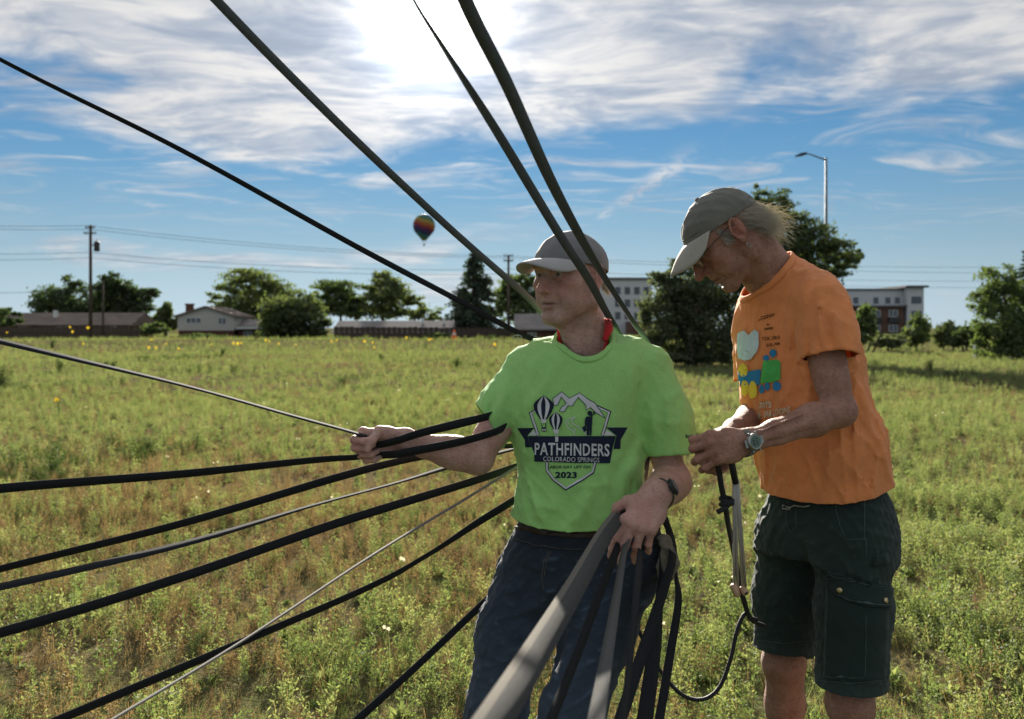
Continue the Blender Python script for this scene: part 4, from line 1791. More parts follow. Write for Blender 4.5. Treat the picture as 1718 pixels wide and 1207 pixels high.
skin_mat('skin_fair', (0.58, 0.385, 0.32), (0.5, 0.29, 0.23))
skin_mat('skin_tan', (0.41, 0.22, 0.155), (0.3, 0.148, 0.1))
cloth_mat('lime_cotton', (0.33, 0.63, 0.2), trans=0.16, wr=0.3)
cloth_mat('orange_cotton', (0.77, 0.27, 0.095), trans=0.16, wr=0.4, var=0.1, fade=None)
cloth_mat('denim', (0.01, 0.0165, 0.027), twill=True, trans=0.0, fade=(0.085, 0.125, 0.18), wr=0.6, wscale=22, sheen=0.08)
cloth_mat('green_canvas', (0.009, 0.02, 0.0175), twill=True, trans=0.0, fade=(0.04, 0.06, 0.054), wr=0.45, wscale=24, sheen=0.08)
cloth_mat('grey_cap_cloth', (0.14, 0.14, 0.14), trans=0.0, wr=0.25, wscale=30)
cloth_mat('khaki_cap_cloth', (0.125, 0.12, 0.1), trans=0.0, wr=0.35, wscale=30)
cloth_mat('sunlit_khaki_brim', (0.33, 0.31, 0.265), trans=0.0, wr=0.2, wscale=30)  # cap cloth made paler, the light on the brim is in its colour
cloth_mat('sunlit_grey_brim', (0.3, 0.29, 0.28), trans=0.0, wr=0.2, wscale=30)  # lighter copy of the grey cap cloth, sunlight on the brim painted in
cloth_mat('red_bandana', (0.5, 0.02, 0.025), trans=0.05, wr=0.6, wscale=60)
plain('navy_ink', (0.012, 0.018, 0.04), 0.8, 0.2)
plain('white_ink', (0.55, 0.57, 0.6), 0.8, 0.2)
plain('pale_blue_ink', (0.5, 0.62, 0.66), 0.8, 0.2)
plain('yellow_ink', (0.72, 0.55, 0.06), 0.8, 0.2)
plain('blue_ink', (0.03, 0.2, 0.42), 0.8, 0.2)
plain('green_ink', (0.08, 0.42, 0.1), 0.8, 0.2)
plain('brown_ink', (0.06, 0.02, 0.008), 0.85, 0.2)
plain('tan_ink', (0.6, 0.5, 0.36), 0.85, 0.2)
plain('stitching', (0.08, 0.075, 0.065), 0.8, 0.2)
plain('dark_stitching', (0.06, 0.085, 0.08), 0.8, 0.2)
plain('black_rubber', (0.012, 0.013, 0.016), 0.4, 0.5)
plain('steel', (0.32, 0.32, 0.3), 0.38, 0.5, 1.0)
plain('brass', (0.45, 0.36, 0.2), 0.35, 0.5, 1.0)
plain('lcd', (0.09, 0.13, 0.085), 0.15, 0.6)
plain('leather_belt', (0.03, 0.016, 0.01), 0.5, 0.4)
plain('shoe_leather', (0.05, 0.035, 0.025), 0.6, 0.4, bump=0.2)
leaf_mat('grey_hair', [(0.0, (0.3, 0.28, 0.25)), (0.5, (0.52, 0.5, 0.46)), (1.0, (0.72, 0.69, 0.65))], 0.45, 30, 0.4)
leaf_mat('white_hair', [(0.0, (0.4, 0.36, 0.3)), (1.0, (0.75, 0.7, 0.62))], 0.45, 30, 0.4)
plain('work_glove', (0.2, 0.18, 0.145), 0.85, 0.2, bump=0.4, bscale=50, var=0.2)
m, t, out = new_mat('spectacle_glass')
g = t.node('ShaderNodeBsdfGlossy')
g.inputs['Roughness'].default_value = 0.03
tr_ = t.node('ShaderNodeBsdfTransparent')
tr_.inputs[0].default_value = (0.92, 0.95, 0.94, 1)
fr = t.node('ShaderNodeFresnel')
fr.inputs[0].default_value = 1.6
mx_ = t.node('ShaderNodeMixShader')
t.l.new(fr.outputs[0], mx_.inputs[0])
t.l.new(tr_.outputs[0], mx_.inputs[1])
t.l.new(g.outputs[0], mx_.inputs[2])
t.l.new(mx_.outputs[0], out.inputs[0])


class Head:
    """a head in its own frame: x his left, y forward, z up from the eye line"""
    def __init__(self, o, R, s, long=1.0):
        self.o, self.R, self.s, self.long = Vector(o), R, s, long

    def w(self, x, y, z):
        return self.o + self.R @ (Vector((x, y, z * self.long)) * self.s)

    def local(self, V):
        q = (np.asarray(V) - A3(self.o)) @ np.array(self.R) / self.s
        q[:, 2] /= self.long
        return q

    def rot(self, rx=0, ry=0, rz=0):
        from mathutils import Euler
        return np.array(self.R @ Euler((rx, ry, rz)).to_matrix())

    def build(self, S, gaunt=0.5, mouth_open=0.0, nose=1.0, brow=1.0):
        w, s = self.w, self.s
        e = lambda c, r, k=0.015, op='u', R=None: S.ell(w(*c), [q * s for q in r], self.R if R is None else R, k * s, op)
        c = lambda a, b, ra, rb, k=0.01, op='u', flat=None: S.cone(w(*a), w(*b), ra * s, rb * s, k * s, op, flat)
        e((0, -0.012, 0.02), (0.076, 0.099, 0.08))
        e((0, 0.036, 0.026), (0.06, 0.055, 0.05), 0.03)
        e((0, 0.036, -0.042), (0.055, 0.05, 0.072), 0.025)
        e((0, 0.066, -0.066), (0.033, 0.028, 0.034), 0.02)
        for q in (-1, 1):
            e((q * 0.05, 0.056, -0.024), (0.02, 0.024, 0.017), 0.022)                 # cheek bone
            c((q * 0.056, -0.004, -0.066), (q * 0.016, 0.07, -0.105), 0.017, 0.017, 0.02)   # jaw
            c((q * 0.062, -0.004, -0.03), (q * 0.056, -0.004, -0.068), 0.014, 0.016, 0.02)
            e((q * 0.045, 0.045, -0.06), (0.018, 0.028, 0.03), 0.02)                   # cheek
        e((0, 0.078, -0.104), (0.021, 0.016, 0.016), 0.018)                            # chin
        c((-0.012, 0.074, -0.09), (0.012, 0.074, -0.09), 0.006, 0.006, 0.012)
        for q in (-1, 1):
            c((q * 0.008, 0.089 + 0.003 * brow, 0.017), (q * 0.038, 0.08 + 0.003 * brow, 0.022), 0.0085 * brow, 0.008 * brow, 0.018)
            c((q * 0.038, 0.08, 0.022), (q * 0.056, 0.062, 0.012), 0.008, 0.007, 0.015)
        for q in (-1, 1):
            e((q * 0.033, 0.1, -0.002), (0.019, 0.022, 0.014), 0.012, 's')          # eye socket
        for q in (-1, 1):
            e((q * 0.031, 0.0735, -0.001), (0.0135, 0.0135, 0.0135), 0.002)            # eyeball
            c((q * 0.018, 0.083, 0.002), (q * 0.031, 0.0875, 0.0088), 0.0034, 0.0036, 0.003)   # upper lid
            c((q * 0.031, 0.0875, 0.0088), (q * 0.046, 0.0775, 0.001), 0.0036, 0.0034, 0.003)
            c((q * 0.018, 0.083, -0.004), (q * 0.031, 0.086, -0.0105), 0.003, 0.003, 0.004)  # lower lid
            c((q * 0.031, 0.086, -0.0105), (q * 0.046, 0.077, -0.004), 0.003, 0.003, 0.004)
            c((q * 0.02, 0.083, -0.016), (q * 0.04, 0.079, -0.015), 0.004, 0.004, 0.008)       # bag under the eye
            c((q * 0.016, 0.086, -0.014), (q * 0.034, 0.078, -0.03), 0.0022, 0.0016, 0.007, 's')
        e((0, 0.084, -0.03), (0.014, 0.022, 0.026), 0.012)
        e((0, 0.086, -0.05), (0.018, 0.016, 0.016), 0.012)
        c((0, 0.088, 0.006), (0, 0.104 + 0.004 * nose, -0.02), 0.0075, 0.0085, 0.012)          # nose
        c((0, 0.103 + 0.004 * nose, -0.018), (0, 0.114 + 0.005 * nose, -0.038), 0.0085, 0.0115, 0.008)
        for q in (-1, 1):
            e((q * 0.0125, 0.1, -0.041), (0.0085, 0.012, 0.0085), 0.006)
            e((q * 0.0075, 0.109, -0.0505), (0.0036, 0.006, 0.004), 0.003, 's')        # nostril
            c((q * 0.021, 0.1, -0.038), (q * 0.024, 0.094, -0.048), 0.0022, 0.0016, 0.006, 's')
            # furrow from nose to mouth
            c((q * 0.02, 0.099, -0.04), (q * 0.031, 0.087, -0.062), 0.0022, 0.0026, 0.008, 's')
            c((q * 0.031, 0.087, -0.062), (q * 0.034, 0.078, -0.082), 0.0026, 0.0016, 0.008, 's')
            e((q * 0.036, 0.07, -0.052), (0.013, 0.016, 0.02), 0.014)
        mo = mouth_open
        c((-0.023, 0.083, -0.069), (0, 0.0965, -0.0655), 0.0045, 0.0058, 0.006)       # upper lip
        c((0.023, 0.083, -0.069), (0, 0.0965, -0.0655), 0.0045, 0.0058, 0.006)
        c((-0.02, 0.083, -0.076 - mo), (0, 0.094, -0.0785 - mo), 0.0045, 0.0064, 0.006)
        c((0.02, 0.083, -0.076 - mo), (0, 0.094, -0.0785 - mo), 0.0045, 0.0064, 0.006)
        c((-0.026, 0.085, -0.0725 - mo * .4), (0, 0.1045, -0.0715 - mo * .5), 0.0014, 0.002 + mo * .55, 0.003, 's')
        c((0.026, 0.085, -0.0725 - mo * .4), (0, 0.1045, -0.0715 - mo * .5), 0.0014, 0.002 + mo * .55, 0.003, 's')
        c((-0.012, 0.092, -0.09), (0.012, 0.092, -0.09), 0.004, 0.004, 0.008, 's')    # under the lip
        for q in (-1, 1):                                                             # ears
            Re = self.rot(math.radians(-12), 0, math.radians(q * 18))
            S.ell(w(q * 0.077, -0.014, -0.006), [q2 * s for q2 in (0.0042, 0.0165, 0.029)], Re, 0.005 * s)
            ring = []
            for j in range(9):
                a = math.radians(-60 + j * 36)
                yy, zz = math.cos(a) * 0.0165, math.sin(a) * 0.0275
                ring.append(w(q * (0.083 - 0.2 * yy), -0.014 - yy - 0.1 * zz, -0.006 + zz))
            for j in range(8):
                S.cone(ring[j], ring[j + 1], 0.0034 * s, 0.0034 * s, 0.003 * s)
            S.ell(w(q * 0.088, -0.008, -0.012), [q2 * s for q2 in (0.009, 0.0085, 0.014)], Re, 0.004 * s, 's')
            S.cone(w(q * 0.081, -0.02, 0.012), w(q * 0.082, -0.019, -0.022), 0.003 * s, 0.0028 * s, 0.004 * s)
            S.cone(w(q * 0.079, 0.001, -0.012), w(q * 0.079, 0.0, -0.02), 0.0035 * s, 0.0035 * s, 0.004 * s)
            S.ell(w(q * 0.081, -0.006, -0.034), [q2 * s for q2 in (0.005, 0.009, 0.011)], Re, 0.006 * s)

    def masks(self, V):
        q = self.local(V)
        x, y, z = q[:, 0], q[:, 1], q[:, 2]
        ax = np.abs(x)
        near = (np.abs(x) < 0.1) & (np.abs(y) < 0.14) & (z > -0.135) & (z < 0.13)
        g = lambda dx, dy, dz, r: np.exp(-((dx) ** 2 + (dy) ** 2 + (dz) ** 2) / r ** 2)
        de = np.sqrt((ax - 0.031) ** 2 + (y - 0.0735) ** 2 + (z + 0.001) ** 2)
        eye = near & (de < 0.0143) & (y > 0.078) & (np.abs(z + 0.001) < 0.0078)
        iris = eye & ((ax - 0.031) ** 2 + (z + 0.001) ** 2 < 0.005 ** 2)
        lip = near * np.exp(-((z + 0.0725) / 0.0075) ** 2 - (x / 0.022) ** 4) * (y > 0.078)
        red = near * (g(ax - 0.045, y - 0.07, z + 0.028, 0.03) + g(x, y - 0.112, z + 0.036, 0.02) * 1.2 + g(ax - 0.083, y + 0.014, z + 0.008, 0.03))
        hairy = near * (np.exp(-((z - 0.0215 + (ax - 0.03) ** 2 * 6) / 0.0045) ** 2 - ((ax - 0.03) / 0.018) ** 4) * (y > 0.055))
        stub = near * np.clip((-0.05 - z) / 0.02, 0, 1) * (y > -0.01) * 0.22
        dark = near * np.exp(-((z + 0.0718) / 0.0022) ** 2 - (x / 0.023) ** 4) * (y > 0.08)
        return dict(eye=eye.astype(float), iris=iris.astype(float), lip=lip, red=np.clip(red, 0, 1),
                    hairy=np.clip(hairy + stub, 0, 1), dark=dark)


def hand(S, wrist, Y, Z, X, curls, s=1.0, thumb=None, spread=(0.06, 0.0, -0.05, -0.12)):
    """Y towards the fingers, Z out of the back of the hand, X towards the thumb; curls: degrees at the three joints of each finger.
    returns finger joint positions"""
    Y = Vector(Y).normalized()
    Z = Vector(Z)
    Z = (Z - Y * Z.dot(Y)).normalized()
    Xv = Y.cross(Z)
    if Xv.dot(Vector(X)) < 0:
        Xv = -Xv
    o = Vector(wrist)
    w = lambda x, y, z: o + (Xv * x + Y * y + Z * z) * s
    R = np.array(Matrix((Xv, Y, Z)).transposed())
    kn = [(0.030, 0.090, 0.003), (0.0095, 0.096, 0.006), (-0.0115, 0.092, 0.004), (-0.0305, 0.083, -0.001)]
    le = [(0.046, 0.027, 0.021), (0.050, 0.031, 0.022), (0.046, 0.029, 0.022), (0.037, 0.022, 0.019)]
    S.ell(w(0, 0.048, -0.006), [0.042 * s, 0.052 * s, 0.0155 * s], R, 0.015)
    S.cone(w(0.006, -0.02, 0), w(0.004, 0.03, -0.002), 0.027 * s, 0.028 * s, 0.02, flat=(Z, 0.7))
    for i, k in enumerate(kn):
        S.cone(w(k[0] * 0.55, 0.018, -0.001), w(*k), 0.0125 * s, 0.0125 * s, 0.01)
        S.ell(w(k[0], k[1], k[2] + 0.002), [0.0115 * s] * 3, R, 0.008)
    S.ell(w(0.026, 0.036, -0.014), [0.019 * s, 0.032 * s, 0.016 * s], R, 0.014)
    S.ell(w(-0.026, 0.036, -0.012), [0.015 * s, 0.032 * s, 0.013 * s], R, 0.014)
    joints = []
    rad = [(0.0105, 0.0095, 0.0088, 0.0075), (0.0108, 0.0098, 0.009, 0.0078), (0.0102, 0.0092, 0.0086, 0.0074), (0.0092, 0.0082, 0.0076, 0.0066)]
    for i in range(4):
        a = 0.0
        p = Vector(kn[i])
        pts = [p.copy()]
        sp = spread[i]
        for j in range(3):
            a += math.radians(curls[i][j])
            d = Vector((math.sin(sp) * math.cos(a * 0.8), math.cos(a) * math.cos(sp), -math.sin(a)))
            p = p + d * le[i][j]
            pts.append(p.copy())
        W = [w(*q) for q in pts]
        for j in range(3):
            S.cone(W[j], W[j + 1], rad[i][j] * s, rad[i][j + 1] * s, 0.007 if j == 0 else 0.0035)
        for j in (1, 2):
            S.ell(W[j], [rad[i][j] * s * 1.1] * 3, R, 0.004)
        joints.append(W)
    th = thumb or [(0.022, 0.02, -0.01), (0.048, 0.052, -0.02), (0.058, 0.085, -0.026), (0.058, 0.112, -0.03)]
    T = [w(*q) for q in th]
    S.cone(T[0], T[1], 0.016 * s, 0.0135 * s, 0.014)
    S.cone(T[1], T[2], 0.0122 * s, 0.0108 * s, 0.005)
    S.cone(T[2], T[3], 0.0112 * s, 0.0088 * s, 0.004)
    S.ell(T[2], [0.0118 * s] * 3, R, 0.004)
    joints.append(T)
    return joints, w


def limb_arm(S, sh, el, wr, fat=1.0, k=0.02, tendon=None):
    sh, el, wr = Vector(sh), Vector(el), Vector(wr)
    S.cone(sh, el, 0.05 * fat, 0.041 * fat, k)
    u = (el - sh).normalized()
    f = (wr - el).normalized()
    bend = (f - u * f.dot(u))
    bend = bend.normalized() if bend.length > 1e-4 else Vector((0, -1, 0))
    S.cone(sh.lerp(el, 0.35) + bend * 0.012, sh.lerp(el, 0.75) + bend * 0.01, 0.042 * fat, 0.036 * fat, 0.02)   # biceps
    S.cone(sh.lerp(el, 0.3) - bend * 0.014, sh.lerp(el, 0.75) - bend * 0.008, 0.04 * fat, 0.033 * fat, 0.02)
    S.ell(el - bend * 0.012 - f * 0.002, [0.03 * fat] * 3, None, 0.02)                                          # elbow
    m = el.lerp(wr, 0.3)
    S.cone(el, m, 0.04 * fat, 0.0425 * fat, 0.02)
    S.cone(m, el.lerp(wr, 0.7), 0.0425 * fat, 0.031 * fat, 0.02)
    S.cone(el.lerp(wr, 0.7), wr, 0.031 * fat, 0.0275 * fat, 0.02)


def add_mods(o, thick):
    md = o.modifiers.new('thickness', 'SOLIDIFY')
    md.thickness = thick
    md.offset = -1.0
    return o


def surf(name, V, Q, mat, parent, thick=None, attrs=None):
    me = np_mesh(name, V, Q)
    o = mesh_obj(name, me, mat, parent, smooth=True)
    if attrs:
        for k, a in attrs.items():
            set_attr(me, k, a)
    if thick:
        add_mods(o, thick)
    return o


def ray_hit(bvh, px, py, lift=0.0):
    o = Vector((0, 0, CAMZ))
    d = (P(px, py, 1.0) - o).normalized()
    h, n, i, dist = bvh.ray_cast(o, d)
    if h is None:
        return None
    if n.dot(d) > 0:
        n = -n
    return h + n * lift


def flat_to_surface(name, polys, bvh, mat, parent, lift=0.002, res=9.0, thick=None):
    """flat outlines (picture units) laid onto a cloth surface; polys: list of outlines"""
    bm = bmesh.new()
    for poly in polys:
        tri = tessellate_polygon([[Vector((x, y, 0)) for x, y in poly]])
        vs = [bm.verts.new((x, y, 0)) for x, y in poly]
        for f in tri:
            try:
                bm.faces.new([vs[i] for i in f])
            except ValueError:
                pass
    return _lay(bm, name, bvh, mat, parent, lift, res, thick)


def _lay(bm, name, bvh, mat, parent, lift, res, thick=None):
    for _ in range(4):
        es = [e for e in bm.edges if e.calc_length() > res]
        if not es:
            break
        bmesh.ops.subdivide_edges(bm, edges=es, cuts=1)
        bmesh.ops.triangulate(bm, faces=bm.faces)
    dead = []
    for v in bm.verts:
        h = ray_hit(bvh, v.co.x, v.co.y, lift)
        if h is None:
            dead.append(v)
        else:
            v.co = h
    bmesh.ops.delete(bm, geom=dead, context='VERTS')
    # remove faces that jump over a gap
    bad = [f for f in bm.faces if max(e.calc_length() for e in f.edges) > 0.05]
    bmesh.ops.delete(bm, geom=bad, context='FACES')
    bmesh.ops.recalc_face_normals(bm, faces=bm.faces)
    me = bpy.data.meshes.new(name)
    bm.to_mesh(me)
    bm.free()
    # face the photographer's side
    if len(me.polygons) and sum(p.normal.y * p.area for p in me.polygons) > 0:
        me.flip_normals()
    o = mesh_obj(name, me, mat, parent, smooth=True)
    if thick:
        add_mods(o, thick)
    return o


def stroke(pts, w):
    """outline of a line with width"""
    pts = [Vector((x, y, 0)) for x, y in pts]
    L, Rr = [], []
    for i, q in enumerate(pts):
        t = (pts[min(i + 1, len(pts) - 1)] - pts[max(i - 1, 0)]).normalized()
        n = Vector((-t.y, t.x, 0)) * w / 2
        L.append(q + n)
        Rr.append(q - n)
    out = []
    for i in range(len(pts) - 1):
        out.append([(q.x, q.y) for q in (L[i], L[i + 1], Rr[i + 1], Rr[i])])
    return out


def lettering(name, text, x0, x1, ybase, height, bvh, mat, parent, lift=0.003, bold=0.0, slope=0.0, shear=0.0):
    cu = bpy.data.curves.new('text', 'FONT')
    cu.body = text
    cu.size = 1.0
    cu.offset = bold
    cu.resolution_u = 3
    cu.space_character = 1.08
    o = bpy.data.objects.new('text', cu)
    COL.objects.link(o)
    dg = bpy.context.evaluated_depsgraph_get()
    me = bpy.data.meshes.new_from_object(o.evaluated_get(dg))
    bpy.data.objects.remove(o)
    bm = bmesh.new()
    bm.from_mesh(me)
    bpy.data.meshes.remove(me)
    xs = [v.co.x for v in bm.verts]
    ys = [v.co.y for v in bm.verts]
    ax, bx = min(xs), max(xs)
    ay, by = min(ys), max(ys)
    for v in bm.verts:
        u = (v.co.x - ax) / (bx - ax)
        h = (v.co.y - ay) / (by - ay)
        v.co.x = x0 + (x1 - x0) * u + shear * h * height
        v.co.y = ybase - h * height + slope * u
        v.co.z = 0
    bmesh.ops.triangulate(bm, faces=bm.faces)
    return _lay(bm, name, bvh, mat, parent, lift, 6.0)


def cap(head, parent, crown_mat, brim_mat, plane, c0, rad, brim_len, brim_w, name='cap', droop=0.0, curve=2.6, seed=3, flat_top=0.0):
    """baseball cap in the head's frame; plane=(z0, slope): lower rim z = z0 + slope*y"""
    root = empty(name, head.o)
    root.parent = parent
    root.location = head.o - parent.location
    S = SDF()
    Rm = np.eye(3)
    S.ell(c0, rad, Rm, 0.01)
    if flat_top:
        S.ell((c0[0], c0[1] + 0.01, c0[2] + 0.004), (rad[0] * 0.96, rad[1] * 0.93, rad[2] * 0.98), Rm, 0.01)
    S.rough(wiggle(0.0028, 60, seed))
    S.rough(ridge(0.005 if not flat_top else 0.0025, 42, seed + 300))
    for a in (0, 60, 120, 180, 240, 300):                  # panel seams
        pts = []
        for j in range(6):
            th = math.radians(8 + j * 15)
            pts.append((c0[0] + rad[0] * math.sin(th) * math.sin(math.radians(a)), c0[1] + rad[1] * math.sin(th) * math.cos(math.radians(a)), c0[2] + rad[2] * math.cos(th)))
        S.fold(pts, -0.0016, 0.0035)
    V, Q = S.mesh(0.0035)
    clip = lambda p: (plane[0] + plane[1] * p[:, 1]) - p[:, 2]
    V, Q = cut_open(V, Q, clip)
    toW = lambda A: (A * head.s) @ np.array(head.R).T + A3(head.o)
    surf('crown', toW(V), Q, crown_mat, root, 0.0025)
    # sweat band seam above the rim
    ring, ring2 = [], []
    n = 48
    for j in range(n):
        a = 2 * math.pi * j / n
        # point of the ellipsoid on the rim plane
        for zofs, L in ((0.0, ring), (0.016, ring2)):
            z = None
            y = c0[1]
            for _ in range(6):
                z = plane[0] + plane[1] * y + zofs
                f = math.sqrt(max(0.02, 1 - ((z - c0[2]) / rad[2]) ** 2))
                y = c0[1] + rad[1] * f * math.cos(a)
            x = c0[0] + rad[0] * f * math.sin(a)
            L.append(Vector((x, y, z)))
    mb = MB()
    mb.tube([head.w(*(q * 1.004)) for q in ring2] + [head.w(*(ring2[0] * 1.004))], 0.0011, 5, False)
    mb.build('seam', crown_mat, root, True)
    mb = MB()
    mb.lathe([(0.0, 0.004), (0.004, 0.0035), (0.0065, 0.001), (0.007, -0.002)], 10,
             Matrix.Translation(head.w(c0[0], c0[1], c0[2] + rad[2])) @ head.R.to_4x4() @ Matrix.Scale(head.s, 4))
    mb.build('button', crown_mat, root, True)
    # brim
    nu, nv = 33, 9
    vs = []
    for i in range(nu):
        u = i / (nu - 1) * 2 - 1
        ang = u * math.radians(brim_w)
        z = plane[0] + 0.004
        f = math.sqrt(max(0.02, 1 - ((z - c0[2]) / rad[2]) ** 2))
        x0 = c0[0] + rad[0] * 0.99 * f * math.sin(ang)
        y0 = c0[1] + rad[1] * 0.99 * f * math.cos(ang)
        z0 = plane[0] + plane[1] * y0 + 0.003
        reach = brim_len * (max(0.0, 1 - abs(u) ** curve)) ** 0.5
        for j in range(nv):
            v = j / (nv - 1)
            x = x0 * (1 + 0.02 * v)
            y = y0 + reach * v
            z = z0 - 6.0 * (x * x) * v * (reach / brim_len) ** 0.7 - droop * reach * v - 0.25 * droop * reach * v * v + 0.10 * reach * math.sin(v * 3.14) * 0.3
            vs.append(head.w(x, y, z))
    q = []
    for i in range(nu - 1):
        for j in range(nv - 1):
            a = i * nv + j
            q.append((a, a + nv, a + nv + 1, a + 1))
    o = surf('brim', np.array([tuple(v) for v in vs]), np.array(q), brim_mat, root, 0.004)
    o.modifiers[0].offset = 0
    return root


def band(name, c, axis, ref, ra, rb, width, thick, mat, parent, a0=0, a1=360):
    """strap round a wrist: elliptic ring about axis"""
    ax = Vector(axis).normalized()
    u = Vector(ref)
    u = (u - ax * u.dot(ax)).normalized()
    v = ax.cross(u)
    mb = MB()
    n = 36
    vs = []
    for i in range(n + 1):
        a = math.radians(a0 + (a1 - a0) * i / n)
        for dr, dz in ((0, -width / 2), (thick, -width / 2 * 0.9), (thick, width / 2 * 0.9), (0, width / 2)):
            vs.append(Vector(c) + u * (math.cos(a) * (ra + dr)) + v * (math.sin(a) * (rb + dr)) + ax * dz)
    fs = []
    for i in range(n):
        for j in range(4):
            fs.append((i * 4 + j, i * 4 + (j + 1) % 4, (i + 1) * 4 + (j + 1) % 4, (i + 1) * 4 + j))
    mb.add(vs, fs)
    return mb.build(name, mat, parent, False)


def watch(parent, c, axis, out_dir, ra, rb, strap_mat, case_mat, size, name='wrist_watch', digital=False):
    root = empty(name, c)
    root.parent = parent
    root.location = Vector(c) - parent.location
    ax = Vector(axis).normalized()
    z = Vector(out_dir)
    z = (z - ax * z.dot(ax)).normalized()
    band('watch_strap', c, ax, z, ra, rb, 0.018, 0.0028, strap_mat, root)
    x = ax.cross(z)
    M = Matrix.Translation(Vector(c) + z * (ra + 0.001)) @ Matrix((x, ax, z)).transposed().to_4x4()
    mb = MB()
    mb.lathe([(0, 0), (size, 0), (size * 1.04, 0.003), (size * 1.0, 0.008), (size * 0.86, 0.0105), (size * 0.8, 0.0098), (0, 0.0098)], 24, M)
    for sx in (-1, 1):
        for sy in (-1, 1):
            mb.box(sx * size * 1.05 - 0.002, sx * size * 1.05 + 0.002, sy * size * 0.5 - 0.002, sy * size * 0.5 + 0.002, 0.002, 0.006, M)
        mb.box(-size * 0.45, size * 0.45, sx * size * 1.15 - 0.004, sx * size * 1.15 + 0.004, 0.0, 0.0045, M)
    mb.build('watch_case', case_mat, root)
    mb = MB()
    mb.lathe([(0, 0.0104), (size * 0.72, 0.0104), (size * 0.74, 0.0098)], 24, M)
    mb.build('watch_face', 'lcd' if digital else 'black_rubber', root)
    if digital:
        mb = MB()
        for xx, yy, ww, hh in ((-.36, .22, .3, .2), (.02, .22, .3, .2), (-.36, -.2, .5, .12), (.24, -.2, .2, .12)):
            mb.box(xx * size, (xx + ww) * size, yy * size, (yy + hh) * size, 0.0104, 0.0109, M)
        mb.build('display_digits', 'black_rubber', root)
    return root


def hair_strands(name, roots, dirs, lens, mat, parent, rad=0.0007, curl=0.02, seed=1, droop=0.2, seg=7):
    r = np.random.default_rng(seed)
    n = len(roots)
    roots, dirs, lens = np.asarray(roots), np.asarray(dirs), np.asarray(lens)
    dirs = dirs / np.linalg.norm(dirs, axis=1)[:, None]
    pts = [roots]
    d = dirs.copy()
    for j in range(seg):
        d = d + r.normal(size=(n, 3)) * curl * 8 / seg + np.array([0, 0, -droop / seg])
        d /= np.linalg.norm(d, axis=1)[:, None]
        pts.append(pts[-1] + d * (lens / seg)[:, None])
    pts = np.stack(pts, 1)                          # n, seg+1, 3
    t = np.gradient(pts, axis=1)
    t /= np.linalg.norm(t, axis=2)[..., None] + 1e-9
    ref = r.normal(size=(n, 1, 3))
    u = np.cross(t, ref)
    u /= np.linalg.norm(u, axis=2)[..., None] + 1e-9
    v = np.cross(t, u)
    w = (rad * np.linspace(1, 0.35, seg + 1))[None, :, None]
    V = np.stack([pts + u * w, pts - 0.5 * u * w + 0.87 * v * w, pts - 0.5 * u * w - 0.87 * v * w], 2).reshape(-1, 3)
    idx = np.arange(n * (seg + 1) * 3).reshape(n, seg + 1, 3)
    q = []
    for k in range(3):
        q.append(np.stack([idx[:, :-1, k], idx[:, :-1, (k + 1) % 3], idx[:, 1:, (k + 1) % 3], idx[:, 1:, k]], -1).reshape(-1, 4))
    o = surf(name, V, np.concatenate(q), mat, parent)
    return o


def collar(name, V, Q, centre, bvh, mat, parent, width=0.018, lift=0.002, maxd=0.17, axis=(0, 0, 1)):
    """ribbed band along the neck opening of a shirt"""
    ax = Vector(axis).normalized()
    a_ = Vector((1, 0, 0))
    x = (a_ - ax * a_.dot(ax)).normalized()
    y = ax.cross(x)
    e = np.sort(np.concatenate([Q[:, [0, 1]], Q[:, [1, 2]], Q[:, [2, 3]], Q[:, [3, 0]]]), 1)
    u, cnt = np.unique(e, axis=0, return_counts=True)
    pts = V[np.unique(u[cnt == 1])]
    rel = pts - A3(centre)
    ok = np.linalg.norm(rel, axis=1) < maxd
    pts, rel = pts[ok], rel[ok]
    ang = np.arctan2(rel @ A3(y), rel @ A3(x))
    n, ring = 72, []
    for i in range(n):
        dd = np.abs((ang - (-math.pi + 2 * math.pi * i / n) + math.pi) % (2 * math.pi) - math.pi)
        w_ = np.exp(-(dd / 0.07) ** 2) + 1e-12
        ring.append((pts * w_[:, None]).sum(0) / w_.sum())
    ring = np.array(ring)
    for _ in range(2):
        ring = (np.roll(ring, 1, 0) + np.roll(ring, -1, 0) + 2 * ring) / 4
    rows = []
    for r_ in ring:
        r_ = Vector(r_)
        out = r_ - Vector(centre)
        out = (out - ax * out.dot(ax)).normalized()
        h, nn = bvh.find_nearest(r_)[:2]
        if nn.dot(out + ax * 0.7) < 0:
            nn = -nn
        t_ = out - ax * 0.4
        t_ = (t_ - nn * t_.dot(nn)).normalized()
        row = [r_ + nn * 0.0006]
        for st in (0.3, 0.7, 1.0):
            h2, n2 = bvh.find_nearest(r_ + t_ * width * st)[:2]
            row.append(h2 + nn * (lift if st < 1 else 0.0006))
        rows.append([tuple(q) for q in row])
    P_ = np.array(rows)
    for _ in range(3):
        P_ = (np.roll(P_, 1, 0) + np.roll(P_, -1, 0) + 2 * P_) / 4
    q = []
    for i in range(n):
        j = (i + 1) % n
        for k in range(3):
            q.append((i * 4 + k, j * 4 + k, j * 4 + k + 1, i * 4 + k + 1))
    o = surf(name, P_.reshape(-1, 3), np.array(q), mat, parent, 0.0028)
    o.modifiers[0].offset = 0
    return o


